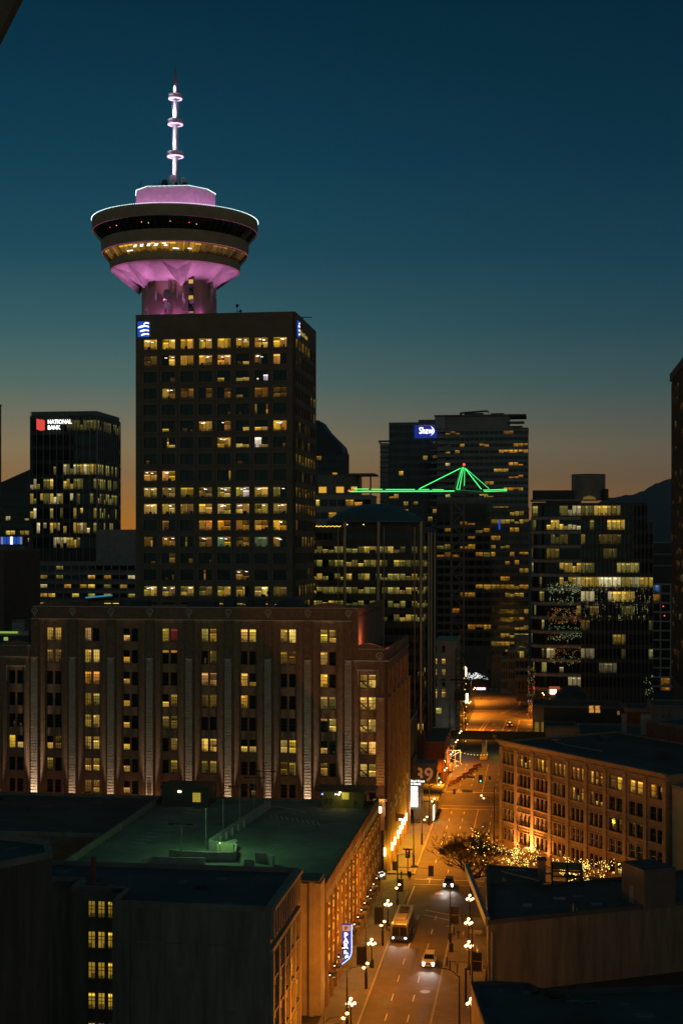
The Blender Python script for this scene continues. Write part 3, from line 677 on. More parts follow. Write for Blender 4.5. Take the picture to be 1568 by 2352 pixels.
def sash(mb, st, a0, a1, z0, z1, base=(.85, .5, .075)):
    pane_state(mb, st, a0, a1, -.5, z0, z1, base)
    if st == 'e': mb.pane(a0, a1, -.51, z0+(z1-z0)*.62, z1, 1, sc(base, .45), 2.)
    for k in (1/3, 2/3): mb.box(a0+(a1-a0)*k-.022, a0+(a1-a0)*k+.022, -.49, -.45, z0, z1, 2)
    for k in (.5,): mb.box(a0, a1, -.49, -.42, z0+(z1-z0)*k-.04, z0+(z1-z0)*k+.04, 2)
    for k in (.25, .75): mb.box(a0, a1, -.49, -.46, z0+(z1-z0)*k-.02, z0+(z1-z0)*k+.02, 2)
    mb.box(a0, a1, -.48, -.0, z0-.08, z0, 2)
def store_window(b, r, st, stairs=False):
    global nw
    for (a0, a1), s1 in zip(openings(b), st):
        own = nw < 100 and (s1 != 'D' or r < 4)
        mb = MB(fx) if own else rest
        sash(mb, s1, a0, a1, zr[r]-HW, zr[r])
        if stairs:
            if a0 == openings(b)[0][0]: mb.face([(a0, -.44, zr[r]-HW+1.15), (a1, -.44, zr[r]-HW+.15), (a1, -.44, zr[r]-HW+.45), (a0, -.44, zr[r]-HW+1.5)], 2)
            mb.tube((a0, -.46, zr[r]-HW+.3), (a1, -.46, zr[r]-.8), .035, .035, 4, 2); mb.tube((a0, -.46, zr[r]-HW+.1), (a1, -.46, zr[r]-1.2), .03, .03, 4, 2)
        if own: mb.build('window', [GLASS, LIT, 'frame_dark'], sp_); nw += 1
for r in range(8):
    for i in range(8): store_window(bays[i], r, WRN[r][i*2:i*2+2])
    if 2 <= r: store_window(bays[8], r, 'LL' if r < 7 else 'DD', True)
    if 2 <= r:
        store_window(left_bays[0], r, 'Le' if r == 5 else 'DD'); store_window(left_bays[1], r, 'DD')
rest.xf = rx
for (a0, a1) in rcols:
    for z_ in zr[2:]: rest.pane(a0, a1, -.5, z_-HW, z_, 0)
rest.build('window', [GLASS, LIT, 'frame_dark'], sp_, 'rest of the dark windows', kind='stuff')
# scroll brackets and wall lanterns at street height on the corner
mb = MB(fx); 
for a in (WS-1.25,): mb.box(a-1.3, a+1.3, 0, .8, 13.4, 13.9); mb.box(a-.9, a+.9, 0, .5, 10.6, 13.4)
mb.xf = rx
for i in range(5): mb.box(1.2+i*8.4, 2.2+i*8.4, 0, .8, 12.6, 13.1); mb.tube((1.7+i*8.4, .5, 12.6), (1.7+i*8.4, .9, 11.6), .3, .15); mb.tube((1.7+i*8.4, .9, 11.6), (1.7+i*8.4, .4, 10.8), .15, .3)
mb.build('scroll_brackets', 'stone_trim', sp_)
for a in (WS-1.25, LA(345)):
    mb = MB(fx); mb.box(a-.35, a+.35, .5, .75, 11.2, 12.6); l_ = mb.build('wall_lantern', 'frame_dark', sp_)
    MB(fx).box(a-.25, a+.25, .76, .9, 11.3, 12.5).build('lantern_glass', 'glow_globe', l_)
    lamp('lantern_light', 'POINT', (a, -1.5, 12), (1, .7, .35), 120, sp_, .2)
# roof: dark domes, plant and the teal awning
mb = MB(); zz = zt_hi-1.3
mb.ball((LA(650), 9, zz+.6), 3.3, 0, 20, 8, .7); mb.box(LA(497), LA(522), 6, 9, zz, zz+3.2); mb.box(LA(555), LA(590), 6, 9, zz, zz+2.6); mb.tube((LA(560), 6, zz), (LA(560), 6, zz+3.8), .6, .5, 10); mb.tube((LA(600), 8, zz), (LA(600), 8, zz+3.9), .15)
mb.ball((LA(600), 8, zz+3.9), .5); mb.box(LA(250), LA(310), 7, 12, zz, zz+2.3); mb.box(LA(405), LA(470), 9, 13, zz, zz+2.1); mb.build('roof_plant', 'roof_dark', sp_)
mb = MB(); a0, a1 = LA(179), LA(241); mb.face([(a0, 5, zz+2.8), (a1, 5, zz+3.3), (a1, 7, zz+2.5), (a0, 7, zz+2.0)], 0); mb.tube((a0, 4.9, zz+2.9), (a1, 4.9, zz+3.4), .14, .14, 5, 1)
for a in (a0+.3, a1-.3): mb.tube((a, 6, zz), (a, 6, zz+2.7), .08, .08, 5, 0)
mb.build('roof_canopy', ['roof_dark', 'glow_cyan'], sp_)
# one narrow uplight at the foot of every pier
def uplight(a, zz, e, col=(1, .74, .5), y=-1.3):
    lamp('pier_uplight', 'SPOT', (a, y, zz), col, e, sp_, .12, (a, -.5, zz+13), 21, .6)
for i, a in enumerate(pier_a): uplight(a, 7.6, (52000, 16000, 18000, 22000, 18000, 20000, 17000, 38000, 44000)[i])
uplight(WS-1.25, 8.4, 26000, (1, .5, .1)); uplight(left_bays[0][0], 7.6, 11000)
for b in bays[:9]+left_bays[:1]: lamp('bay_uplight', 'POINT', ((b[0]+b[1])/2, -3.4, 9.0), (1, .32, .08), 200, sp_, .4)
lamp('parapet_light', 'POINT', (a_hi1+2.2, 3.2, zt_lo+1.6), (1, .26, .12), 700, sp_, .2)
# ================================================================== near buildings
random.seed(31)
def prism_building(name, label, pts, z1, wall, roof='roof_dark', cat='building', parapet=.6, z0=0., coping='concrete_dark'):
    """a flat roofed block over a plan of world points: wall, roof, coping"""
    o = Vector((*pts[0][:2], 0)); q = [(p[0]-o.x, p[1]-o.y) for p in pts]
    t = thing(name, label, cat, o)
    mb = MB(); mb.prism(q, z0, z1-parapet); mb.build('wall', wall, t)
    c = Vector((sum(p[0] for p in q)/len(q), sum(p[1] for p in q)/len(q)))
    def inset(k):
        r_ = []
        for p in q:
            d = (c-Vector(p)); r_.append(Vector(p)+d.normalized()*k)
        return r_
    inn = inset(.55); out = inset(-.08)
    mb = MB(); n = len(q); h0, h1 = z1-parapet, z1
    O0 = [mb.P((*p, h0-.02)) for p in out]; O1 = [mb.P((*p, h1)) for p in out]; I1 = [mb.P((*p, h1)) for p in inn]; I0 = [mb.P((*p, h0+.05)) for p in inn]
    for k in range(n):
        j = (k+1) % n
        for f in ([O0[k], O0[j], O1[j], O1[k]], [O1[k], O1[j], I1[j], I1[k]], [I1[k], I1[j], I0[j], I0[k]]): mb.f.append(f); mb.m.append(0); mb.c.append(None); mb.uv.append(None)
    mb.build('parapet', coping, t)
    mb = MB(); mb.face([(*p, h0+.06) for p in inn])
    rr = random.Random(len(label)*7+int(z1)); c2 = Vector((c.x, c.y)); ax = (Vector(inn[1])-Vector(inn[0])).normalized(); ay = Vector((-ax.y, ax.x))
    for k in range(min(46, 8+int(abs((Vector(inn[0])-Vector(inn[2])).length)))):       # laid membrane sheets, patches and lap seams
        p = c2.lerp(Vector(rr.choice(inn)), rr.uniform(.1, .8)); a, b = (rr.uniform(.6, 2.2), rr.uniform(.5, 1.6)) if k % 3 else (rr.uniform(3, 7), .09)
        mb.face([(*(p+ax*i*a+ay*j*b), h0+.068+.004*(k % 5)) for i, j in ((-.5, -.5), (.5, -.5), (.5, .5), (-.5, .5))], 1+k % 2)
    mb.build('roof', [roof, mat('roof_patch', (.035, .04, .042), .7, .4, .6), mat('roof_sheet', (.11, .12, .125), .75, .4, .5)], t)
    return t
def vents(t, spots, zz, m='metal_grey'):
    for k, (x, y, a, b, h) in enumerate(spots):
        mb = MB(); mb.box(x, x+a, y, y+b, zz, zz+h); mb.box(x-.08, x+a+.08, y-.08, y+b+.08, zz+h, zz+h+.08); mb.build('roof_vent', m, t)
# ---- foreground left: dark block with one lit window stack
VN = 148.0; uR = -28.0; zF = Z(2082, depth(uR, VN))
u258, u172 = U(258, VN), U(166, 154)
pts = [uv(uR, VN), uv(uR, 166), uv(u172-9, 166), uv(u172-9, 158), uv(u172, 158), uv(u172, 154), uv(u258, 154), uv(u258, VN)]
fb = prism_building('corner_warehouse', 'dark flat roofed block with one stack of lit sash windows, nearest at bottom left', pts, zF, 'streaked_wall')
org = pts[0]
def lw(u, v): return uv(u, v)-Vector((org.x, org.y, 0))
xb = lambda a, n, zz: tuple(lw(u172+a, 154-n)+Vector((0, 0, zz)))
for r in range(7):
    z1 = Z(2067+70*r, depth(u172, 154))
    for p0, p1 in ((204, 219.5), (226.5, 241.5), (249, 262)):
        mb = MB(xb); a0, a1 = U(p0, 154)-u172, U(p1, 154)-u172; h = 1.85
        mb.pane(a0, a1, .03, z1-h, z1, 0, sc((.62, .38, .035), random.uniform(.75, 1.05)), random.random()*9)
        for k in (0, .5, 1): mb.box(a0+(a1-a0)*k-.03, a0+(a1-a0)*k+.03, .03, .1, z1-h, z1, 1)
        for k in (0, .3, .5, 1): mb.box(a0, a1, .03, .1, z1-h*k-.03, z1-h*k+.03, 1)
        mb.box(a0-.1, a1+.1, .0, .18, z1-h-.15, z1-h, 2); mb.build('window', [LIT, 'frame_dark', 'concrete_dark'], fb)
mb = MB(xf=lambda a, n, zz: tuple(lw(u258+a, VN-n)+Vector((0, 0, zz))))
mb.tube((2.2, .12, 1), (2.2, .12, zF-1), .09); mb.box(6.5, 9.1, .0, .04, zF-9.6, zF-6.8); mb.box(12.3, 13.6, 0, .03, zF-13, zF-11.2); mb.box(.2, 16.8, 0, .05, zF-4.35, zF-4.2); mb.build('drain_pipe', 'concrete_dark', fb)
# street front of this block: cornice, windows between piers
xr = lambda a, n, zz: tuple(lw(uR+n, VN+a)+Vector((0, 0, zz)))
mb = MB(xr); 
for a in range(6): mb.box(.2+a*3.45, .75+a*3.45, 0, .35, 0, zF-5)
mb.box(0, 18, 0, .55, zF-.5, zF-.12); mb.box(0, 18, 0, .3, zF-5, zF-4.5)
for a in range(12): mb.box(.3+a*1.5, .6+a*1.5, 0, .4, zF-3.6, zF-.5)
mb.build('street_front_trim', 'wall_beige', fb)
for r in range(5):
    for a in range(5):
        mb = MB(xr); a0 = 1.15+a*3.45; z1 = zF-5.6-r*3.6
        lit_ = random.random() < .25
        mb.pane(a0, a0+2.1, .03, z1-2.3, z1, 1 if lit_ else 0, sc(GOLD, .35), a+r); mb.box(a0+1.0, a0+1.1, .03, .12, z1-2.3, z1, 2); mb.box(a0-.1, a0+2.2, 0, .3, z1-2.5, z1-2.3, 2); mb.build('window', [GLASS, LIT, 'wall_beige'], fb)
vents(fb, [(-18, 8, 1.6, 1.2, .35), (-9, 10, 1.2, 1.2, .3)], zF-.5, 'roof_dark')
mb = MB(); p = lw(u172+1.2, 158); mb.tube((p.x, p.y, 0), (p.x, p.y, zF+2.4), .32, .32, 10); mb.build('flue_pipe', 'red_brick_wall', fb)
# ---- far left foreground: blank brown wall turned to the street
a_ = Vector((-33.6, 135, 0)); e_ = Vector((.66, .75, 0)); b_ = a_+e_*7.6; back = Vector((-.75, .66, 0))*18
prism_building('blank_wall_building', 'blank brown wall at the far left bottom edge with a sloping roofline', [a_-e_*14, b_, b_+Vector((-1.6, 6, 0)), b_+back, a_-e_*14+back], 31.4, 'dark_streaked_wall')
# ---- dark low roofs left of the parking deck
lr = prism_building('low_roof_building', 'low black roofed building left of the parking deck, in front of the brick store', [uv(-135, 224), uv(-69.5, 224), uv(-69.5, 259), uv(-135, 259)], 14.6, 'brick_dark')
vents(lr, [(30, 6, 2, 2, 1), (44, 14, 3, 1.6, .8), (20, 20, 2, 2, .9), (36, 24, 4, 1.4, .7)], 14, 'roof_dark')
pts = [uv(-120, 196), uv(-69.4, 196), uv(-69.4, 223), uv(-120, 223)]
lr2 = prism_building('dim_window_building', 'low dark building with a few dim window slits beside the parking deck', pts, 10.4, 'brick_dark')
for x, y1 in ((155, 1937), (163, 1936), (74, 1955), (47, 1968), (38, 1972)):
    pp = at(x, y1, depth(-75, 223.9)); u_, v_ = to_uv(pp); q = uv(u_, 223.7)-Vector((pts[0].x, pts[0].y, 0))
    mb = MB(); mb.box(q.x-.22, q.x+.22, q.y-.2, q.y-.12, 10.9, 12.4); f_ = mb.build('window', mat('slitlit', (.1, .1, .1), emit=(.6, .42, .05), power=.5 if x > 100 else .12), lr2)
mb = MB()
q0 = uv(-120, 223.2)-Vector((pts[0].x, pts[0].y, 0)); q1 = uv(-69.5, 223.2)-Vector((pts[0].x, pts[0].y, 0))
mb.face([(*q0[:2], 9.8), (*q1[:2], 9.8), (*q1[:2], 13.2), (*q0[:2], 13.2)]); mb.build('upper_wall', 'brick_dark', lr2)
# ================================================================== parking garage
random.seed(41)
GZ = 16.4; GU0, GU1, GV0, GV1 = -67.0, -28.0, 188.0, 252.0; DK = 15.35
pg = thing('parking_garage', 'open roof parking garage with lamp poles and rows of arched street windows', 'parking garage', uv(GU0, GV0), GRID)
GW, GD = GU1-GU0, GV1-GV0
mb = MB(); mb.box(0, GW-.9, .02, GD, 0, DK); mb.build('deck', 'deck_concrete', pg)
mb = MB(); mb.box(-.3, .05, 0, GD, 0, GZ); mb.box(.05, GW-.5, -.3, .02, 0, GZ-.2); mb.box(.05, GW-.5, GD, GD+.3, 0, GZ-.5); mb.build('parapet', 'concrete_dark', pg)
xr = xf_right(GW, 0); n = 15; pitch = GD/n
mb = MB(xr); rows = [(DK-2.2-3.1*r-1.75, DK-2.2-3.1*r) for r in range(4)]
cols = [(.75+i*pitch, (i+1)*pitch-.75+.4) for i in range(n)]
gridwall(mb, (0, GD), (0, GZ), cols, [(1, 3.2)]+rows[:4][::-1][1:], .5)
mb.build('street_wall', mat('garage_brick', (.19, .12, .065), .9, .25, 1., .2), pg)
mb = MB(xr)
for i in range(n+1): mb.box(max(i*pitch-.2, 0), min(i*pitch+.2, GD), 0, .32, 0, DK-1.6)
mb.build('piers', mat('garage_pier', (.25, .16, .08), .9, .2, 1.), pg)
for i in range(n):                                         # arched openings, pale soffits
    for r in range(3):
        a0, a1 = cols[i]; z0, z1 = sorted(rows[:4][::-1][1:])[r]
        mb = MB(xr); k = 8; am = (a0+a1)/2
        mb.box(a0, a1, -.5, -.42, z0, z1, 0)
        for j in range(k):
            t0, t1 = j/k, (j+1)/k; h0, h1 = .5*math.sin(math.pi*t0), .5*math.sin(math.pi*t1)
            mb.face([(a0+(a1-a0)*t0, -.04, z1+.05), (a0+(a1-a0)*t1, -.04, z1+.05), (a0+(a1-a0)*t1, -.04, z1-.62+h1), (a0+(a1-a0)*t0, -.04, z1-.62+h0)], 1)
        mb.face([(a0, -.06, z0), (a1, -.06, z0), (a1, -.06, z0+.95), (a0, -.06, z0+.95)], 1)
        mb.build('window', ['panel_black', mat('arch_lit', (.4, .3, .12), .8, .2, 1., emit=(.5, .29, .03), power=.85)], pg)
for i in range(n*2):
    a = .8+i*pitch/2
    mb = MB(xr); mb.box(a, a+.5, .0, .05, DK-1.35, DK-.25); mb.build('slot', mat('slotlit', (.25, .2, .1), emit=(.3, .2, .03), power=.35 if random.random() < .6 else .08), pg)
for i in range(n):                                         # canopies and wall lamps over the pavement
    mb = MB(xr); a = i*pitch+.9; mb.box(a, a+2.0, .0, 1.15, 3.6, 3.72); mb.tube((a+.2, .1, 4.5), (a+.2, 1.1, 3.72), .03); mb.tube((a+1.8, .1, 4.5), (a+1.8, 1.1, 3.72), .03); mb.build('canopy', 'metal_black', pg)
    mb = MB(xr); mb.box(a-.75, a-.55, .32, .6, 4.2, 4.55); mb.ball((a-.65, .5, 4.15), .09, 1, 8, 5); mb.build('wall_lamp', ['metal_black', 'glow_globe'], pg)
    if i % 2 == 0: lamp('wall_lamp_light', 'POINT', (GW+.9, a-.65, 3.4), (1, .6, .16), 95, pg, .15)
    lamp('canopy_light', 'SPOT', (GW+1.7, a+1.3, 3.45), (1, .66, .16), 110, pg, .1, (GW+2.2, a+1.3, 0), 85, .3)
# near end: beige stair tower with pilaster strips
mb = MB(); mb.box(GW-10, GW-3.2, -4.2, -.35, 0, GZ+1.2); mb.box(GW-3.2, GW-2.6, -4.5, -.35, 0, GZ+1.2); mb.box(GW-2.6, GW-1.6, -4, -.35, 0, GZ+.9); mb.box(GW-1.6, GW-1.0, -4.3, -.35, 0, GZ+1.2); mb.box(GW-1.0, GW-.1, -3.8, -.35, 0, GZ+.9)
mb.build('stair_tower', 'wall_beige', pg); MB().box(GW-10.2, GW-.2, -4.6, -.3, GZ+1.21, GZ+1.45).build('stair_tower_roof', 'roof_dark', pg)
# roof huts
hut = MB(); hx0, hx1 = GW-9.6, GW-2.2; hut.box(hx0, hx1, GD-4.5, GD-.6, DK, DK+3.0); h_ = hut.build('stair_hut', mat('hut_green', (.16, .15, .05), .9, .3, .6), pg)
MB().box(hx0-1, GW-.1, GD-5.6, GD-.3, DK+3.02, DK+3.4).build('hut_roof', 'panel_black', h_)
MB().box(hx0+3.6, hx0+4.8, GD-4.62, GD-4.5, DK+1.55, DK+2.75).build('lit_panel', mat('glow_panel', (.3, .3, .2), emit=(.62, .46, .04), power=.5), h_)
MB().box(hx0+2.2, hx0+3.4, GD-4.62, GD-4.5, DK+2.05, DK+2.75).build('arrow_sign', 'panel_black', h_)
mb = MB(); y = GD-4.65; mb.face([(hx0+2.7, y, DK+2.3), (hx0+3.0, y, DK+2.3), (hx0+3.0, y, DK+2.15), (hx0+3.3, y, DK+2.4), (hx0+3.0, y, DK+2.65), (hx0+3.0, y, DK+2.5), (hx0+2.7, y, DK+2.5)]); mb.build('arrow', 'glow_white', h_)
words('sign_letter', 'P', .55, (hx0+2.3, GD-4.65, DK+2.2), (R(90), 0, 0), 'glow_white', h_)
words('wall_lettering', 'P7', 1.5, (hx0+.5, GD-4.54, DK+.55), (R(90), 0, 0), 'panel_black', h_, .02, .02)
words('wall_lettering', 'P', 1.5, (hx0+5.6, GD-4.54, DK+.3), (R(90), 0, 0), 'panel_black', h_, .02, .02)
MB().ball((hx0+3.3, GD-5, DK+2.9), .22, 0, 8, 5).build('hut_lamp', 'glow_globe', h_); lamp('hut_light', 'POINT', (hx0+3.3, GD-5.7, DK+2.3), (.95, .75, .15), 45, h_, .2)
MB().ball((hx0+.1, GD-4.7, DK+2.4), .14, 0, 6, 4).build('blue_lamp', 'glow_neon_blue', h_)
mb = MB(); mb.box(1.2, 9.5, GD-7, GD-.8, DK, DK+3.2); mb.box(.9, 9.8, GD-7.4, GD-.4, DK+3.22, DK+3.5); h2 = mb.build('lift_hut', 'panel_black', pg)
MB().box(6.8, 8.2, GD-7.12, GD-7.01, DK+.9, DK+2.5).build('window', mat('glow_panel', (.3, .3, .2)), h2); MB().box(4.1, 4.7, GD-7.1, GD-7.01, DK+2.5, DK+2.8).build('window', 'glow_globe', h2)
# ramp walls and lamp poles on the deck
lp = lambda px, py: (lambda p: (to_uv(p)[0]-GU0, to_uv(p)[1]-GV0))(at(px, py, (CAM_H-DK)*FPX/(py-HY)))
P0, P1 = lp(480, 1950), lp(618, 1856)
d = (Vector(P1)-Vector(P0)); d.normalize(); nn = Vector((-d.y, d.x))
mb = MB(); mb.prism([tuple(Vector(P0)), tuple(Vector(P1)), tuple(Vector(P1)-nn*.35), tuple(Vector(P0)-nn*.35)], DK, DK+1.5); mb.build('ramp_wall', 'concrete', pg)
mb = MB()
for k in range(5):
    q = Vector(P0)+d*(4+k*3.2)-nn*.36; mb.prism([tuple(q), tuple(q+d*.5), tuple(q+d*.5-nn*.35), tuple(q-nn*.35)], DK, DK+1.2)
mb.build('wall_buttresses', 'concrete', pg)
def wall_run(name, pts, h, t=.3, m='concrete'):
    mb = MB()
    for a, b in zip(pts, pts[1:]):
        a, b = Vector(lp(*a)), Vector(lp(*b)); q = (b-a).normalized(); q = Vector((-q.y, q.x))*t
        mb.prism([tuple(a), tuple(b), tuple(b+q), tuple(a+q)], DK, DK+h)
    return mb.build(name, m, pg)
wall_run('ramp_kerb_wall', [(388, 1972), (420, 1976), (448, 1977), (480, 1979), (542, 1979)], 1.35); wall_run('ramp_end_wall', [(542, 1979), (545, 1960), (482, 1952)], 1.5)
wall_run('ramp_side_wall', [(330, 1988), (352, 1984), (400, 1987), (470, 1988)], 1.1); wall_run('barrier_block', [(586, 1982), (612, 1984), (626, 1990)], 1.5); wall_run('barrier_block', [(560, 1990), (583, 1991)], 1.0)
a, b = Vector(lp(498, 1960)), Vector(lp(536, 1962)); mb = MB(); mb.prism([tuple(a), tuple(b), tuple(b+Vector((0, 3))), tuple(a+Vector((2, 4)))], DK, DK+1.4); mb.build('ramp_hump', 'concrete', pg)
def stall(pa, pb, w=.12):
    lmk = MB(); a, b = Vector(lp(*pa)), Vector(lp(*pb)); q = (b-a).normalized(); q = Vector((-q.y, q.x))*w; lmk.face([(*(a-q), DK+.006), (*(b-q), DK+.006), (*(b+q), DK+.006), (*(a+q), DK+.006)]); lmk.build('stall_line', 'paint_white', pg)
for k in range(14): stall((300+k*13, 1935-k*7.6), (335+k*13, 1938-k*7.6), .06)
for k in range(10): stall((620+k*12, 1870+k*2), (626+k*12, 1878+k*2), .06)
stall((622, 1851), (690, 1861)); stall((690, 1861), (700, 1866)); stall((640, 1900), (800, 1890), .05)
lampcol = 'lamp poles on the parking deck'
dp0 = None; ORD = ['nearest', 'second nearest', 'third nearest', 'fourth nearest', 'fifth nearest', 'farthest']
for k, (x, y) in enumerate(((416, 1981), (473, 1939), (512.6, 1912), (550.5, 1884), (584, 1860), (609, 1843))):
    wpos = at(x, y, (CAM_H-DK)*FPX/(y-HY)); wpos.z = DK
    if dp0 is None:
        dp0 = thing('deck_lamp', '', 'lamp pole', wpos, GRID, lampcol)
        mb = MB(); mb.tube((0, 0, .0), (0, 0, 5.6), .09, .07, 8); mb.lathe([(.28, 0), (.28, .5), (.1, .52)], 10); mb.build('pole', 'metal_grey', dp0)
        mb = MB(); mb.tube((-1.1, 0, 5.6), (1.1, 0, 5.6), .06); mb.build('cross_arm', 'metal_black', dp0)
        for s in (-1, 1): MB().box(s*1.4-.5, s*1.4+.5, -.2, .2, 5.5, 5.68).build('lamp_head', 'metal_black', dp0)
        o = dp0
    else: o = copy_tree(dp0); o.location = wpos
    o['label'] = f'unlit T shaped lamp pole on the parking deck, {ORD[k]} from the viewer'
gl = thing('ramp_lamp', 'small green-white lamp at the parking deck ramp opening', 'lamp', uv(GU0+lp(505, 1967)[0], GV0+lp(505, 1967)[1], DK))
mb = MB(); mb.tube((0, 0, 0), (0, 0, 1.9), .05); mb.build('post', 'metal_grey', gl); MB().ball((0, 0, 1.95), .12, 0, 8, 5).build('lamp_head', mat('glow_lime', (.5, .5, .5), emit=(.5, 1, .3), power=1.2), gl)
lamp('lamp_light', 'POINT', (0, 0, 2.4), (.42, .95, .2), 140, gl, .4); lamp('lamp_light', 'POINT', (0, 0, 7.5), (.3, .9, .34), 1500, gl, .8)
# signs on the street front of the garage
vp = 202.2
ps = thing('parking_blade_sign', 'tall blue lit blade sign reading PARK with an arrow on the garage wall', 'sign', uv(-27.9, vp), GRID)
mb = MB(); o_ = [(0, 7.3), (1.55, 7.3), (1.55, 3.4), (1.45, 2.9), (1.2, 2.4), (.8, 2.0), (.1, 1.5), (0, 1.5)]
def plate(mb, o_, y0, y1, m=0):
    f = [mb.P((x, y0, zz)) for x, zz in o_]; k = [mb.P((x, y1, zz)) for x, zz in o_]; L = len(o_)
    for q in [f, k[::-1]]+[[f[i], k[i], k[(i+1) % L], f[(i+1) % L]] for i in range(L)]: mb.f.append(q); mb.m.append(m); mb.c.append(None); mb.uv.append(None)
plate(mb, o_, 0, .35); mb.build('panel', 'glow_signblue', ps)
mb = MB(); e2 = [(1.52, -.06, 7.2), (1.52, -.06, 3.4), (1.42, -.06, 2.9), (1.17, -.06, 2.4), (.78, -.06, 2.02), (.1, -.06, 1.5)]; mb.path(e2, .07); mb.build('neon_edge', 'glow_neon_blue', ps)
for k, ch in enumerate('PARK'): words('sign_letter', ch, .95, (.68, -.04, 5.35-k*.78), (R(90), 0, 0), 'glow_bluewhite', ps, .03, .03, 'CENTER')
mb = MB(); plate(mb, [(.35, 2.62), (.7, 2.3), (.7, 2.5), (1.05, 2.5), (1.05, 2.74), (.7, 2.74), (.7, 2.94)], -.05, -.01); mb.build('arrow', 'glow_bluewhite', ps)
MB().box(.15, 1.3, -.05, -.01, 6.3, 7.1).build('badge', mat('badge_grey', (.3, .3, .3), emit=(.3, .25, .2), power=.5), ps); words('badge_letter', 'iP', .7, (.72, -.06, 6.45), (R(90), 0, 0), 'panel_black', ps, .02, .02, 'CENTER')
lamp('sign_light', 'POINT', (-.1, -1.2, 4.5), (.06, .16, 1), 90, ps, .5)
p2 = thing('parking_letter_sign', 'small white lit letter P box sign at the far end of the garage', 'sign', uv(-27.9, 250.5), GRID)
MB().box(0, 1.35, -.2, .2, 2.3, 4.0).build('box', 'panel_black', p2); words('sign_letter', 'P', 1.7, (.68, -.24, 2.55), (R(90), 0, 0), 'glow_white', p2, .04, .05, 'CENTER')
# ================================================================== warehouse on the right, turned to the side street
random.seed(51)
WO = Vector((31.9, 286, 0)); wa = math.atan2(-.8755, .483); WL = 49.0; WD = 30.0; WZ = 22.2
wh = thing('brick_warehouse', 'five storey sandstone coloured warehouse with triple windows, lit orange from the street', 'building', WO, wa)
pb = WL/9; fhw = 3.78
cols = []; groups = []
for b in range(9):
    k = 3 if b < 6 else 2; g = []; a = b*pb+.85; w_ = (pb-1.5)/k
    for i in range(k): g.append((a+i*w_+.14, a+(i+1)*w_-.14))
    groups.append(g); cols += g
rw = [(WZ-2.1-r*fhw-2.35, WZ-2.1-r*fhw) for r in range(5)]
fx = xf_front(0, 0)
mb = MB(); mb.box(.5, WL-.5, .6, WD, -2, WZ-.7); mb.build('building_core', 'panel_black', wh)
mb = MB(fx); gridwall(mb, (0, WL), (-2, WZ), cols, rw, .5)
mb.xf = None; mb.box(0, .5, .5, WD, -2, WZ-.05); mb.box(WL-.5, WL, .5, WD, -2, WZ-.05); mb.box(.5, WL-.5, WD-.5, WD, -2, WZ-.05); mb.build('wall', 'sandstone', wh)
mb = MB(fx)
for b in range(10): a = min(max(b*pb, .45), WL-.45); mb.box(a-.45, a+.45, 0, .3, -2, WZ-1.2)
mb.build('pier', 'sandstone', wh)
mb = MB(fx); mb.box(-.6, WL+.2, 0, .9, WZ-.02, WZ+.28); mb.box(-.3, WL+.1, 0, .5, WZ-.5, WZ-.02)
for i in range(80): mb.box(.2+i*.61, .45+i*.61, 0, .45, WZ-.85, WZ-.5)
mb.build('cornice', 'sandstone', wh)
for r in rw:
    MB(fx).box(.3, WL-.3, 0, .26, r[0]-.22, r[0]-.02).build('sill_course', 'sandstone', wh); MB(fx).box(.3, WL-.3, 0, .2, r[1]+.03, r[1]+.2).build('lintel_course', 'sandstone', wh); MB(fx).box(.3, WL-.3, 0, .1, r[0]-.85, r[0]-.7).build('string_course', 'sandstone', wh)
WR = ['dddLhLLLLlLLlLLLLLlLLLl D'.replace(' ', ''), 'DDDDDDDDDDdDLhLdhhDDDDDD', 'D'*24, 'D'*24, 'DDDDDDDDDDhDDDDDDhDhDeLL']
nw = 0
for r in range(5):
    i = 0
    for b in range(9):
        for a0, a1 in groups[b]:
            mb = MB(fx); st = WR[r][min(i, len(WR[r])-1)]; i += 1
            pane_state(mb, st, a0, a1, -.4, rw[r][0], rw[r][1], AMBER); mb.box(a0, a1, -.39, -.3, (rw[r][0]+rw[r][1])/2-.05, (rw[r][0]+rw[r][1])/2+.05, 2); mb.box(a0, a0+.07, -.39, -.3, *rw[r], 2); mb.box(a1-.07, a1, -.39, -.3, *rw[r], 2)
            if nw < 100: mb.build('window', [GLASS, LIT, 'frame_pale' if r > 2 else 'frame_dark'], wh); nw += 1
            else: 
                if nw == 100: rest = MB()
                nw += 1; base_ = len(rest.v); rest.v += mb.v; rest.f += [[q+base_ for q in f] for f in mb.f]; rest.m += mb.m; rest.c += mb.c; rest.uv += mb.uv
rest.build('window', [GLASS, LIT, 'frame_dark'], wh, 'last of the lower windows', kind='stuff')
MB().box(.4, WL-.4, .55, WD-.4, WZ-.68, WZ-.4).build('roof', 'roof_dark', wh)
mb = MB(); mb.path([(4, 12, WZ-.2), (5, 9, WZ+.1), (12, 7, WZ+.1), (22, 8, WZ+.1)], .16, 6); mb.build('roof_duct', 'metal_grey', wh)
vents(wh, [(16, 10, 2.4, 2, 1.2), (30, 14, 3, 2.2, 1.4), (8, 18, 2, 2, 1)], WZ-.4, 'roof_dark')
for a, e in ((2*pb, 26000), (2.9*pb, 3000), (1.1*pb, 4500)): lamp('facade_uplight', 'SPOT', (a, -1.9, .4), (1, .42, .1), e, wh, .15, (a, .2, 9), 75, .8)
for a in (1.2*pb, 3.2*pb, 5*pb, 7*pb): lamp('facade_light', 'POINT', (a, -6.0, 3.5), (1, .36, .05), 900 if a < 4*pb else 420, wh, .4)
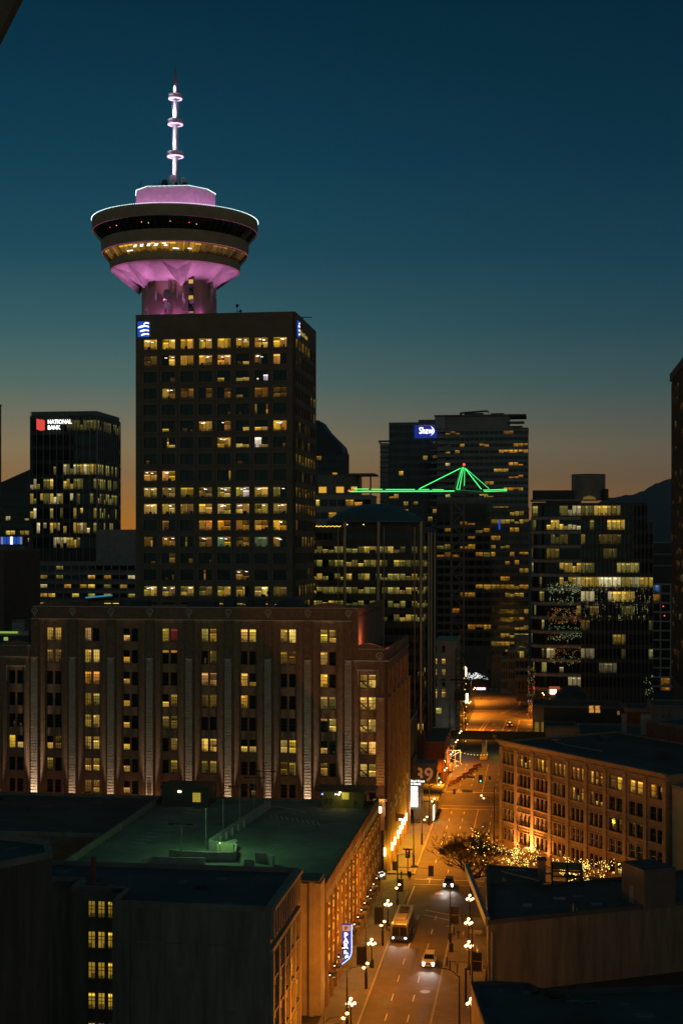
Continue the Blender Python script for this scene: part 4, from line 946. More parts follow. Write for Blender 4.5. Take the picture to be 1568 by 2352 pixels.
# ---- block stuck on behind, and the next house along
d0 = Vector((.483, -.8755, 0)); d1 = Vector((.8755, .483, 0))
q = WO+d0*8+d1*31
bb = prism_building('rear_brick_block', 'dark brown blank block rising behind the warehouse roof', [q, q+d0*44, q+d0*44+d1*18, q+d1*18], 25.4, 'red_brick_wall')
vents(bb, [(4, 2, 1, 1, 2.5), (9, -2, 1, 1, 2.5), (14, -6, 2.2, 2, 1.2)], 25, 'panel_brown')
q = WO+d0*49.6
nh = prism_building('plain_corner_house', 'plain beige house at right edge adjoining the warehouse', [q+d1*.6, q+d0*30+d1*.6, q+d0*30+d1*26, q+d1*26], 20.6, 'wall_beige')
for r in range(5):
    for k in range(5):
        p0 = d0*(3+k*5.2)+d1*(-.06); zz = 16.4-r*3.7
        mb = MB(); a = p0; b = p0+d0*1.9
        stt = 1 if (r, k) in ((0, 1), (0, 0), (4, 0)) else 0
        mb.face([(a.x, a.y, zz), (b.x, b.y, zz), (b.x, b.y, zz+2), (a.x, a.y, zz+2)], stt, (*sc(ORANGE, .6), 3.), [(0, 0), (1.9, 0), (1.9, 1), (0, 1)])
        mb.tube((a+b)/2+Vector((0, 0, zz))-d1*.02, (a+b)/2+Vector((0, 0, zz+2))-d1*.02, .06, .06, 4, 2); mb.build('window', [GLASS, LIT, 'frame_dark'], nh)
# ================================================================== foreground right: low black roofs
A = at(1120, 2110, 195); A.z = 0; e1 = Vector((.94, .34, 0)); zR = 10.2
W2 = lambda px, Y: Vector(((px-CX)/FPX*Y, Y, 0))
pts = [A, A+e1*60, A+e1*60+Vector((2, 20, 0)), W2(1440, 221), W2(1240, 215), W2(1237, 226), W2(1116, 229)]
fr = prism_building('flat_roof_shop', 'low wide building with a black roof and blank olive wall at lower right', pts, zR, mat('olive_wall', (.15, .14, .1), .9, .4, .8, .2, stretch=(1, 1, .12)), coping='roof_dark')
vents(fr, [(6, 9, 1.2, .8, .25), (11, 13, 1.6, .8, .2), (16, 10, 1.4, .5, .2), (24, 17, 2, .6, .3)], zR-.55, 'zinc')
mb = MB(); mb.tube((12.4, 4.6, zR-.6), (12.4, 4.6, zR+1.1), .1); mb.tube((13, 5, zR-.6), (13, 5, zR+.4), .06); mb.build('vent_pipe', 'metal_grey', fr)
mb = MB(); mb.box(-.35, .25, .3, 33, zR-.9, zR+.35); mb.build('street_coping', 'zinc', fr)
mb = MB()                                                   # narrow shop front on the street side
for k in range(4): mb.box(-.4, -.02, 3+k*7.5, 6.5+k*7.5, 2.6, 3.1)
mb.build('shop_canopy', 'concrete_dark', fr)
mb = MB(); mb.tube((.5, -.15, .2), (.5, -.15, zR-1.6), .09); mb.build('drain_pipe', 'metal_grey', fr)
p0 = at(1478, 2072, 203)-A; p1 = at(1546, 2060, 212)-A; e2 = Vector((-.34, .94, 0))
ph = [Vector((p0.x, p0.y)), Vector((p0.x, p0.y))+Vector(e1[:2])*5.2]; ph += [ph[1]+Vector(e2[:2])*6.1, ph[0]+Vector(e2[:2])*6.1]
mb = MB(); mb.prism([tuple(x) for x in ph], zR-.6, 15.2, 0, 1); pt = mb.build('stair_penthouse', [mat('penthouse_render', (.1, .095, .085), .9, .2, .5), 'roof_dark'], fr)
c0, c1 = ph[0], ph[3]; mid = ph[0]+(ph[3]-ph[0])*.45
mb = MB(); mb.prism([tuple(mid-Vector(e1[:2])*.06), tuple(mid+Vector(e2[:2])*1.2-Vector(e1[:2])*.06), tuple(mid+Vector(e2[:2])*1.2), tuple(mid)], zR-.5, zR+2); mb.build('door', 'zinc', pt)
# timber frame and glazed vault behind the shop roof
q = at(1150, 2035, 219)
pk = thing('roof_shelter', 'dark sloping roof shelter with pale beams at the back of the black roof', 'shelter', (q.x, q.y, zR-.54))
mb = MB(); mb.prism([(-2, -2), (6, -1.4), (5.6, 6), (-1.9, 7)], 0.02, .5); mb.build('roof', 'roof_dark', pk)
mb = MB(); mb.tube((.4, 3, 1.0), (5.6, -1.6, .62), .12); mb.tube((.2, -1, .7), (.5, -1.4, .7), .22); mb.tube((1.5, 5, .8), (4.6, 4.6, .8), .1); mb.build('beams', 'wall_beige', pk)
q = at(1296, 2022, 226); vx = thing('barrel_vault', 'slatted barrel vault skylight behind the black shop roof', 'skylight', (q.x, q.y, 5.3), R(-8))
mb = MB()
for k in range(9):
    t0 = math.pi*(.08+.84*k/9); mb.box(-1.9, 2.6, -math.cos(t0)*3.2-.35, -math.cos(t0)*3.2+.35, 3.0*math.sin(t0)+2.6, 3.0*math.sin(t0)+2.75)
mb.build('slats', 'sandstone', vx)
for x in (-2.0, .4, 2.6):
    mb = MB(); pts_ = [(x, -math.cos(math.pi*i/14)*3.4, 3.15*math.sin(math.pi*i/14)+2.7) for i in range(15)]; mb.path(pts_, .13); mb.tube((x, -3.4, 0), (x, -3.4, 2.7), .13); mb.tube((x, 3.4, 0), (x, 3.4, 2.7), .13); mb.build('hoop', 'metal_black', vx)
q = at(1243, 2040, 219); ch = thing('chimney', 'thin dark chimney beside the slatted barrel vault', 'chimney', (q.x, q.y, zR-.54))
mb = MB(); mb.box(-.55, .55, -.5, .5, 0, 3.4); mb.build('stack', 'panel_brown', ch); MB().box(-.7, .7, -.65, .65, 3.41, 3.8).build('cap', 'panel_black', ch)
q = at(1085, 2300, 158); q.z = 0
br = prism_building('lower_black_roof', 'nearest black roof filling the lower right corner', [q+Vector((.6, -22, 0)), q+Vector((40, -20, 0)), q+Vector((42, 6.4, 0)), q+Vector((11, 2.4, 0)), q+Vector((7.5, 3, 0)), q+Vector((6.6, 4.9, 0)), q+Vector((3, 5.6, 0)), q+Vector((.3, 5.2, 0))], 11.6, 'concrete_dark', coping='roof_dark')
vents(br, [(9, 14, 2.2, 1.2, .6), (16, 12, 1.2, 1.2, .5)], 11.2, 'roof_dark')
# dark timber brace of the balcony roof the picture was taken from
rb = thing('roof_brace', 'blurred dark brown brace in the top left corner', 'brace', at(-14, 40, 6.0))
mb = MB(); mb.tube((-.035, 0, -.145), (.09, .02, .12), .045, .045, 8); mb.build('timber', mat('brace_wood', (.2, .13, .08), .8, .3, 6.), rb); mb = MB(); mb.tube((.09, .02, .12), (.15, .03, .26), .05, .05, 8); mb.build('bracket', 'brace_wood', rb)
# ================================================================== office towers
def runs(n, dens, colors, kmin=.35, kmax=1.1, run=(1, 5)):
    out = []; i = 0
    while i < n:
        L = random.randint(*run)
        if random.random() < dens: c = random.choice(colors); k = random.uniform(kmin, kmax); out += [sc(c, k*random.uniform(.75, 1.2)) if random.random() < .88 else None for _ in range(L)]
        else: out += [None]*L
        i += L
    return out[:n]
OFFICE = [GOLD, GOLD, OLIVE, WARMW, AMBER]; HOMES = [AMBER, AMBER, ORANGE, GOLD, WARMW]
def office(name, label, pl, pr, pt, v, dp, fh, cw, wall, pz, dens, colors=OFFICE, side=None, band=.58, fins=None, special=None, run=(1, 5), roof='roof_dark', kmax=1.1, cat='office tower', group=None, balcony=False, vleft=None):
    """tower on the street grid: front at v between photo columns pl, pr; roof at row pt; floors are drawn down to row pz"""
    u0, u1 = U(pl, v), U(pr, v); Yc = depth((u0+u1)/2, v); z1 = Z(pt, Yc); zmin = max(Z(pz, Yc), .5)
    W = u1-u0; t = thing(name, label, cat, uv(u0, v), GRID, group)
    mb = MB(); mb.box(0, W, 0, dp, 0, z1); mb.build('wall', wall, t)
    mb = MB(); mb.box(-.15, W+.15, -.15, dp+.15, z1+.002, z1+.5); mb.build('roof_edge', wall, t)
    nf = int((z1-1.2-zmin)/fh); fl = []
    faces = [(xf_front(0, 0), W)]
    if side == 'R': faces.append((xf_right(W, 0), dp))
    if side == 'L': faces.append((xf_left(0, dp), dp))
    for f in range(nf):
        zt = z1-1.2-f*fh; zb = zt-fh*band
        mb = MB(); 
        for j, (xf, L) in enumerate(faces):
            mb.xf = xf; n = max(2, int(L/cw)); w = L/n
            d = dens(f, nf) if callable(dens) else dens
            cells = special(f, n, j) if special and special(f, n, j) is not None else runs(n, d, colors, run=run, kmax=kmax)
            for i in range(n):
                c = cells[i]; inset = .06*w
                q = random.random(); y0, y1 = (zb, zt) if not c or q > .4 else (zb, zb+(zt-zb)*random.uniform(.4, .8)) if q < .25 else (zb+(zt-zb)*random.uniform(.15, .5), zt)
                if (y0, y1) != (zb, zt): mb.pane(i*w+inset, (i+1)*w-inset, .045, zb, zt, 0)
                mb.pane(i*w+inset, (i+1)*w-inset, .05, y0, y1, 1 if c else 0, c, random.random()*60, u0=i*w)
            if balcony: mb.box(0, L, .06, 1.3, zb-.28, zb-.1, 2)
        mb.build('window_band', [GLASS, LIT, wall], t)
    if fins:
        mb = MB()
        for xf, L in faces:
            mb.xf = xf; n = max(2, int(L/cw)); st = fins[0]
            for i in range(0, n+1, st): a = i*L/n; mb.box(max(a-fins[1], 0), min(a+fins[1], L), .055, .055+fins[2], zmin, z1)
        mb.build('mullions', fins[3], t)
    return t, W, z1, u0, u1
random.seed(61)
# ---- National bank tower, left
def nb(f, n, j):
    if f in (1, 2): return [None]*n
    if f == 0: return [sc(OLIVE, .35) if random.random() < .7 else None for _ in range(n)] if j else [sc(OLIVE, .3) if i > n*.45 else None for i in range(n)]
    if j == 0:
        c = []
        for i in range(n):
            x = i/n; p = {3: .75 if x > .4 else .35, 4: .7, 5: .7 if x < .75 else .3, 6: .35, 7: .6 if .2 < x < .8 else .2, 8: .75 if .35 < x < .75 else .15, 9: .75 if .4 < x < .75 else .25, 10: .8 if x > .4 else .1, 11: .95, 12: .95}.get(f, .06)
            c.append(sc(random.choice((GOLD, OLIVE, GOLD, WARMW)), random.uniform(.25, 1.0)) if random.random() < p else None)
        return c
    p = {3: .7, 4: .6, 5: .85, 6: .5, 7: .5, 8: .45, 9: .75, 10: .3, 11: .9}.get(f, .0)
    return [sc(OLIVE, random.uniform(.4, 1.2)) if random.random() < p and i < n*.85 else None for i in range(n)]
t, W, z1, *_ = office('glass_office_tower', 'black glass office tower with a red flag emblem and white sign at its top left', 70, 223, 958, 520, 30, 5.55, 1.25, 'panel_black', 1300, .4, side='R', special=nb, fins=(2, .09, .3, 'metal_grey'), band=.72)
mb = MB(); mb.box(.3, W-.3, .3, 29.5, z1+.5, z1+2.2); mb.build('glass_crown', mat('crown_glass', (.05, .08, .08), .2, .2), t)
mb = MB()
for k in range(40): mb.box(k*W/40, k*W/40+.12, -.1, .05, z1+.5, z1+2.2); mb.box(W-.05, W+.1, k*.74, k*.74+.12, z1+.5, z1+2.2)
mb.build('crown_fins', 'metal_grey', t)
s_ = MB(); e = [(2.7, z1-4.6), (4.4, z1-5.1), (6, z1-4.9), (6, z1-1.3), (4.6, z1-.7), (4.4, z1-1.0), (2.7, z1-.5)]
f = [s_.P((x, -.6, zz)) for x, zz in e]; s_.f.append(f); s_.m.append(0); s_.c.append(None); s_.uv.append(None); s_.build('flag_emblem', 'glow_bank_red', t)
words('sign_lettering', 'NATIONAL\nBANK', 1.95, (7.1, -.6, z1-2.5), (R(90), 0, 0), 'glow_white', t, .05, .05).scale = (.95, 1.1, 1)
# ---- far left
office('edge_tower', 'thin sliver of a tall tower cut by the left edge of the picture', -110, -46, 921, 470, 20, 4, 1.6, 'panel_black', 1400, .15)
t, W, z1, *_ = office('slant_roof_tower', 'dark tower with a slanted roof and orange flats, far left', -40, 68, 1130, 640, 22, 3.4, 2.2, 'panel_black', 1260, lambda f, n: .12+.5*(f > 5), HOMES, run=(1, 3))
mb = MB(); mb.prism([(0, 0), (W, 0), (W, 22), (0, 22)], z1+.5, z1+.6)
i = [mb.P(p) for p in ((0, 0, z1+.6), (W, 0, z1+.6), (W, 22, z1+.6), (0, 22, z1+.6), (0, 0, z1+.7), (W, 0, z1+10.4), (W, 22, z1+10.4), (0, 22, z1+.7))]
for q in ((0, 1, 5, 4), (1, 2, 6, 5), (2, 3, 7, 6), (3, 0, 4, 7), (4, 5, 6, 7)): mb.f.append([i[k] for k in q]); mb.m.append(0); mb.c.append(None); mb.uv.append(None)
mb.build('slanted_roof', 'panel_black', t)
# blue lit screen band on a low roof
u0, u1 = U(-40, 440), U(57, 440); Yb = depth(-135, 440)
t = thing('blue_screen_building', 'low dark building crowned with a band of glowing blue panels', 'building', uv(u0, 440), GRID)
W = u1-u0; zb0, zb1 = Z(1250, Yb), Z(1233, Yb); MB().box(0, W, 0, 6, 0, zb0-.6).build('wall', 'concrete_dark', t)
MB().box(0, W, 0, 3, zb0-.6, zb1+.3).build('sign_frame', 'panel_black', t)
for k in range(13):
    a = W*(.0+k/13.5); MB().box(a, a+W*.055, -.12, 0, zb0, zb1).build('blue_panel', 'glow_blue' if k % 3 else 'glow_bluewhite' if k == 9 else mat('glow_paleblue', (.3, .3, .3), emit=(.25, .32, .7), power=.6), t)
prism_building('dark_left_block', 'dark brown windowless block at the left edge under the blue panels', [uv(U(-120, 395), 395), uv(U(10, 395), 395), uv(U(10, 395), 425), uv(U(-120, 395), 425)], Z(1262, 405), 'brick_dark')
prism_building('pale_lift_block', 'small grey lift house block rising left of the brick store roof', [uv(U(28, 330), 330), uv(U(57, 330), 330), uv(U(57, 330), 334), uv(U(28, 330), 334)], Z(1426, 340), 'concrete')
t = thing('lit_roof_strip', 'horizontal greenish light strip on a roof at the left edge', 'light', uv(U(-20, 322), 322, Z(1475, 333)), GRID)
MB().box(0, 9.2, 0, 5, -12, 1.4).build('roof_block', 'panel_black', t); MB().box(.2, 6.6, -.1, 0, 1.9, 2.35).build('strip', 'glow_limeline', t); MB().box(0, 9, .3, .5, 1.4, 2.4).build('rail', 'metal_grey', t); MB().box(3.2, 4.2, -.1, 0, .2, 1.0).build('window', 'glow_limeline', t)
# pale gridded office between them
random.seed(64)
u0, u1 = U(92, 500), U(330, 500); Yg = depth(-135, 500); W = u1-u0; z1 = Z(1290, Yg)
t = thing('gridded_office', 'mid rise office with a pale square grid front left of the saucer tower', 'office', uv(u0, 500), GRID)
MB().box(0, W, .5, 16, 0, z1-.2).build('wall', 'panel_black', t)
n = 13; w = W/n; rows = [(z1-1.4-r*3.35-2.5, z1-1.4-r*3.35) for r in range(6)]
mb = MB(xf_front(0, 0)); cols = [(i*w+.22, (i+1)*w-.22) for i in range(n)]; gridwall(mb, (0, W), (z1-24, z1), cols, rows, .45); mb.build('grid_frame', 'concrete', t)
for r in range(6):
    for i in range(n):
        a0, a1 = cols[i]; z0, zt = rows[r]; mb = MB(xf_front(0, 0)); mb.box(a0, a1, -.5, -.4, z0, zt, 2)
        p = (.1, .45, .55, .55, .95, .6)[r]; ok = random.random() < p
        mb.pane(a0, a1, -.38, z0+.9, zt-.25, 1 if ok else 0, sc(random.choice((GOLD, GOLD, AMBER, OLIVE, WARMW)), random.uniform(.35, 1.1)), random.random()*30); mb.build('window', [GLASS, LIT, 'concrete_dark'], t)
MB().box(W*.53, W+1, 2, 14, z1, Z(1216, Yg)).build('plant_block', 'concrete', t)
mb = MB()
for k in range(8): mb.box(W*.91+k*.42, W*.91+k*.42+.2, 1.9, 2, z1+3.5, z1+6.5)
mb.build('louvre', 'panel_black', t)
# ---- behind the saucer tower, right
random.seed(66)
t, W, z1, *_ = office('sloped_glass_tower', 'dark blue glass tower with a sloping top behind the saucer tower', 690, 787, 1042, 700, 24, 3.6, 2.4, mat('navy_glass', (.02, .03, .045), .5, .2, .2), 1100, .3, [GOLD, WARMW, AMBER], run=(1, 2))
mb = MB(); a = W*(727-690)/97
pts = [(0, 0, z1+.5), (W, 0, z1+.5), (W-1.2, 0, Z(1020, 700)), (a+4.5, 0, Z(985, 700)), (a+1, 0, Z(962, 700)), (0, 0, Z(962, 700))]
f = [mb.P(p) for p in pts]; k = [mb.P((x, 23.5, zz)) for x, _, zz in pts]
for q in [f, k[::-1]]+[[f[i], k[i], k[(i+1) % 6], f[(i+1) % 6]] for i in range(6)]: mb.f.append(q); mb.m.append(0); mb.c.append(None); mb.uv.append(None)
mb.build('sloped_top', 'navy_glass', t)
random.seed(67)
t, W, z1, *_ = office('pale_apartment_block', 'pale concrete flats with a flat roof canopy behind the domed office', 715, 852, 1140, 520, 18, 4.7, 3.1, 'concrete', 1260, .3, [AMBER, GOLD, ORANGE], band=.52, run=(1, 1), cat='apartment block')
MB().box(2, W-6, 2, 16, z1+.5, Z(1088, 520)).build('penthouse', 'concrete_dark', t); MB().box(W-9, W+1.2, -1, 14, Z(1090, 520), Z(1086, 520)).build('roof_canopy', 'concrete_dark', t)
mb = MB()
for x in (W-8, W-4, W-.5): mb.box(x, x+.5, .2, .7, z1+.5, Z(1090, 520))
mb.build('canopy_posts', 'concrete_dark', t)
for k, x in enumerate((2.5, 9, 14)): MB().box(x, x+2.8, 1.9, 2, z1+1.4, z1+3.6).build('window', mat('glow_penthouse', (.3, .3, .3), emit=AMBER, power=1.2), t)
# glassy tower with the blue sign
random.seed(68)
t, W, z1, *_ = office('blue_sign_tower', 'slim grey glass tower with a white sign on a blue panel at its top', 893, 1004, 972, 800, 26, 4.3, 2.6, mat('slate', (.12, .13, .13), .5, .25, .1), 1230, .13, [AMBER, GOLD], run=(1, 3), fins=(4, .12, .25, 'panel_black'))
w0 = -(893-872)/FPX*800
MB().box(w0, -.05, 1, 22, 0, Z(1018, 800)).build('side_wing', 'slate', t)
mb = MB(); mb.box(w0-1, .5, .4, 6, Z(1013, 800), Z(1010, 800)); mb.box(w0-.5, w0+.4, .4, 1, Z(1018, 800), Z(1013, 800)); mb.build('wing_canopy', 'concrete_dark', t)
for k in range(16):
    zz = Z(1024+k*11.5, 800); mb = MB(); mb.box(w0-.6, -.4, -.4, .95, zz-.5, zz-.25); mb.face([(w0, .9, zz), (-.3, .9, zz), (-.3, .9, zz+1.9), (w0, .9, zz+1.9)], 1); mb.build('balcony', ['concrete', mat('pale_glazing', (.2, .22, .22), .2, .2)], t)
a0 = (952-893)/FPX*800
MB().box(a0, W+2, -1.2, -.05, Z(1006, 800), Z(977, 800)).build('sign_panel', mat('glow_navy', (.05, .05, .1), emit=(.012, .03, .3), power=.8), t)
words('sign_lettering', 'Shaw', 5.0, (a0+2.6, -1.35, Z(996, 800)), (R(90), 0, 0), 'glow_white', t, .05, .03).scale = (.74, 1.05, 1)
mb = MB(); n = 10; c_ = Vector((a0+7.6, 0, Z(990, 800)))
for i in range(n):
    b0, b1 = R(-62+124*i/n), R(-62+124*(i+1)/n); r0, r1 = 2.9, 3.0+.75
    q = []
    for b_, k in ((b0, 0), (b1, 0), (b1, 1), (b0, 1)):
        th = .75*math.cos(b_*1.35) if k else 0; q.append((c_.x+.0+(2.9+th)*math.cos(b_), -1.35, c_.z+3.1*math.sin(b_)))
    mb.face(q)
mb.build('sign_crescent', 'glow_white', t)
MB().box(W*.6, W+1, 2, 14, z1+.5, Z(963, 800)).build('plant_room', 'slate', t)
# big apartment tower
random.seed(69)
t, W, z1, *_ = office('balcony_apartment_tower', 'broad apartment tower with balconies and a flat overhanging roof behind the green crane', 1022, 1212, 985, 760, 30, 3.35, 2.5, mat('mauve_concrete', (.27, .235, .21), .85, .2, .2), 1200, lambda f, n: .32 if f in (2, 3, 4, 12, 13, 14, 15, 16) else .16, HOMES, band=.5, run=(1, 3), cat='apartment tower')
w0 = -(1022-995)/FPX*760
MB().box(w0*.72, 0, 1.5, 26, 0, z1+1).build('balcony_wing', 'concrete_dark', t)
for k in range(19):
    zz = z1-1-k*3.35; mb = MB(); mb.box(w0-(1.4 if k > 2 else -1), 4, -1.1, 1.5, zz-.35, zz); mb.face([(w0*.7, 1.4, zz), (-.2, 1.4, zz), (-.2, 1.4, zz+1.9), (w0*.7, 1.4, zz+1.9)], 1); mb.build('balcony', ['stone_trim', 'pale_glazing'], t)
MB().box(-5, W-10, 2, 24, z1+.5, Z(956, 760)).build('penthouse', 'mauve_concrete', t); MB().box(-6, W-1, .5, 26, Z(956, 760), Z(953, 760)).build('roof_canopy', 'concrete_dark', t)
MB().box(-5.6, 0, .5, 20, z1+.5, Z(957, 760)).build('roof_lounge', 'pale_glazing', t)
mb = MB(); mb.tube((8, 6, Z(953, 760)), (8, 6, Z(946, 760)), .7); mb.tube((8, 6, Z(947, 760)), (22, 6, Z(943, 760)), .5); mb.tube((22, 6, Z(943, 760)), (23, 6, Z(947, 760)), .4); mb.box(10, 20, 4, 9, Z(953, 760), Z(948, 760)); mb.box(24, 31, 4, 9, Z(953, 760), Z(949, 760)); mb.build('roof_gear', 'panel_black', t)
mb = MB(); mb.box(W-9.5, W-3, -.5, 8, Z(985, 760)+.5, Z(980, 760)); mb.box(W-11, W-2, -1, 8, Z(973, 760), Z(970, 760)); mb.build('terrace_slabs', 'concrete_dark', t)
# ---- domed glass office across from the brick store
random.seed(71)
VK = 356; t, W, z1, u0, _ = office('domed_glass_office', 'black glass office with glowing yellow floors, chrome piers and a shallow blue dome', 700, 972, 1213, VK, 38, 3.42, 1.5, 'panel_black', 1700, .3, [OLIVE, OLIVE, GOLD], side='R', band=.5,
    special=lambda f, n, j: [None]*n if f in (0, 7, 8, 9, 12, 13) else ([sc(random.choice((OLIVE, OLIVE, OLIVE, GOLD)), random.uniform(.2, 1.0)) if random.random() < (.86 if f in (1, 2, 3, 4, 5, 6) else .2) and not (j and i > n*.3) else None for i in range(n)]))
K = lambda p: (p-700)/FPX*VK
mb = MB()
for p, r in ((779, .16), (794, .42), (872, .46), (885, .16), (956, .2), (970, .44)): mb.tube((K(p), -.5, 14), (K(p), -.5, z1+(1.6 if r > .3 else .2)), r, r, 10)
for a in (9, 18, 30): mb.tube((W+.5, a, 12), (W+.5, a, z1-1), .45, .45, 8)
mb.build('chrome_piers', mat('chrome', (.3, .26, .2), .3, .1, 2., metal=.85), t)
mb = MB(); mb.lathe([(12.9, 0), (12.9, 1.5)], 40, (K(851), 15, z1+.1), 0, False); mb.build('dome_drum', 'panel_black', t)
Rd = 20.2; mb = MB(); prof = []
for i in range(19):
    a = math.asin(13.2/Rd)*(1-i/18); prof.append((max(Rd*math.sin(a), .01), Rd*math.cos(a)-Rd*math.cos(math.asin(13.2/Rd))))
mb.lathe(prof, 56, (K(850), 14, z1+1.6)); mb.build('dome', mat('dome_metal', (.13, .16, .16), .5, .12, .3, metal=.6), t, smooth=True)
mb = MB(); mb.lathe([(13.2, 0), (13.35, .06), (13.2, .15)], 56, (K(850), 14, z1+1.5), 0, False); mb.build('dome_rim', 'zinc', t)
mb = MB()
for k in range(40): mb.bulb((K(727)+k*.16, -.6+random.uniform(-.1, .1), z1+.45+.1*math.sin(k)), .07)
for p in (800, 838): mb.bulb((K(p), -.6, z1+.9), .14)
mb.build('terrace_lights', 'glow_fairy', t)
prism_building('sloped_podium', 'dark podium with a pitched roof edge between the brick store and the domed office', [uv(-44, 316), uv(-29.5, 316), uv(-29.5, 352), uv(-44, 352)], 20.5, 'panel_black')
# ---- construction block behind the crane mast
random.seed(73)
t, W, z1, u0, _ = office('unfinished_tower', 'unlit tower under construction with open concrete floors behind the crane mast', 1002, 1127, 1152, 640, 30, 3.6, 3.2, 'concrete_dark', 1500, lambda f, n: .25 if 2 < f < 9 else .12, [OLIVE, ORANGE, AMBER], band=.62, run=(1, 2), kmax=.5)
MB().box(0, W*.9, -.3, .0, z1-9, z1-1).build('netting', 'panel_black', t)
t = thing('grey_screen_hall', 'low hall with a pale grey lit screen at the end of the street', 'building', uv(U(1085, 655), 655), GRID)
MB().box(-1, 8.5, 0.2, 12, 0, Z(1500, 656)).build('wall', 'concrete_dark', t); MB().box(.3, 6.1, -.1, .2, Z(1526, 655), Z(1504, 655)).build('screen', 'glow_greywhite', t); MB().box(.3, 6.1, -.2, .2, Z(1504, 655), Z(1502, 655)).build('light_strip', 'glow_limeline', t)
MB().box(6.3, 10.4, 0, .25, Z(1527, 655), Z(1500, 655)).build('glazing', mat('teal_glass', (.04, .07, .07), .15, .1), t)
# ---- right of the street
random.seed(75)
t, W, z1, *_ = office('glass_flat_tower', 'glass apartment tower with warm lit upper floors right of the far street', 1127, 1213, 1168, 615, 30, 3.5, 1.9, mat('umber_glass', (.12, .1, .085), .3, .3, .1), 1540, lambda f, n: .85 if f in (9,) else .5 if f in (2, 3, 4, 5, 14, 15) else .3, [AMBER, AMBER, GOLD], band=.55, run=(1, 4), kmax=.6, cat='apartment tower', fins=(3, .08, .3, 'panel_black'))
mb = MB(); mb.tube((-.3, -.4, z1-22), (-.3, -.4, z1+1), .22); mb.tube((-.3, -.4, z1+1), (5, -.4, z1+1.2), .18); mb.build('roof_frame', 'sandstone', t)
MB().box(3.2, 3.9, -.6, -.3, z1-9, z1-5).build('blue_sign', 'glow_blue', t)
random.seed(76)
t, W, z1, u0, _ = office('white_grid_annex', 'low pale office with square black windows and a stepped side by the far street', 1182, 1213, 1466, 588, 16, 4.1, 1.6, 'concrete', 1590, .05, [GOLD], band=.66, run=(1, 1))
for k, p in enumerate((1165, 1150)):
    w0 = (p-1182)/FPX*588; x1 = (1165-1182)/FPX*588 if k else 0; mb = MB(); h = Z((1490, 1512)[k], 588); mb.box(w0, x1-.003, 1, 16, 0, h); mb.build('stepped_wing', 'concrete', t)
    for f in range(3):
        mb = MB()
        for i in range(3): mb.box(w0+.3+i*(x1-w0-.3)/3, w0+(i+1)*(x1-w0-.3)/3, .93, 1, h-1.3-f*4.1-2.6, h-1.3-f*4.1)
        mb.build('window_band', 'dark_glass', t)
for p, y, w_, h_, c in ((1100, 1562, 26, 9, 0), (1134, 1574, 22, 7, 1), (1160, 1580, 26, 8, 0)):
    pass
t = thing('old_street_houses', 'row of low pale houses behind the bend of the far street', 'building', uv(U(1116, 640), 640), GRID)
mb = MB(); mb.box(0, 14, 0, 10, 0, 11); mb.build('wall', 'wall_beige', t); mb = MB(); mb.box(14.01, 20, -4, 8, 0, 9.5); mb.build('corner_wall', 'wall_beige', t)
for k in range(8):
    for zz in (3, 6.6): mb = MB(); mb.box(.6+k*1.7, 1.6+k*1.7, -.05, .0, zz, zz+2.2); mb.build('window', 'glow_amber' if (k, zz) in ((5, 6.6), (6, 6.6), (4, 6.6)) else 'dark_glass', t)
MB().box(15.2, 16.8, -4.3, -4.0, 5, 8.6).build('hanging_sign', 'panel_black', t); lamp('house_light', 'POINT', (17.8, -6, 8), (1, .8, .5), 500, t)
p_ = uv(U(1185, 560), 560); t = thing('corner_shop', 'narrow orange-lit corner house beside the far street', 'house', p_, GRID)
MB().box(0, 5.5, 0, 9, 0, 9.5).build('wall', 'sandstone', t)
for k in range(3): MB().box(.6+k*1.6, 1.5+k*1.6, -.05, 0, 5, 7.6).build('window', 'dark_glass', t)
MB().box(.4, 5.1, -.5, 0, 3, 3.5).build('awning', 'panel_black', t)
# big office, right
random.seed(77)
VO = 520
def big(f, n, j):
    p = (.45, .5, .3, .15, .8, .75, .5, .2, .22, .18, .18, .16, .14, .14, .16, .2, .25)
    pf = p[f] if f < len(p) else .12
    out = []
    while len(out) < n:
        L = random.randint(1, 5); x = len(out)/n
        q = pf*(1.2 if .25 < x < .75 else .75)
        c = random.choice((GOLD, GOLD, OLIVE, WARMW)); k = random.uniform(.5, 1.1) if f in (0, 1, 4, 5, 6) else random.uniform(.15, .5)
        out += [sc(c, k*random.uniform(.7, 1.2))]*L if random.random() < q else [None]*L
    return out[:n]
t, W, z1, u0, _ = office('curved_corner_office', 'big glass office with a banded rounded corner and a drum on its roof', 1254, 1333, 1154, VO, 34, 5.15, 1.5, 'panel_black', 1590, .3, special=big, band=.7, fins=(1, .05, .12, 'panel_black'), cat='office')
nf = int((z1-1.2-Z(1590, VO))/5.15); K = lambda p: (p-1254)/FPX*VO
r_ = K(1254)-K(1221)
def quarter(r, n=10): return [(-r*math.sin(math.pi/2*i/n)+0, r-r*math.cos(math.pi/2*i/n)) for i in range(n+1)]
core = [(0, 0)]+[(x, y) for x, y in quarter(r_)][1:]+[(-r_, 30), (0, 30)]
mb = MB(); mb.prism(core, 0, z1); mb.build('rounded_corner', 'panel_black', t)
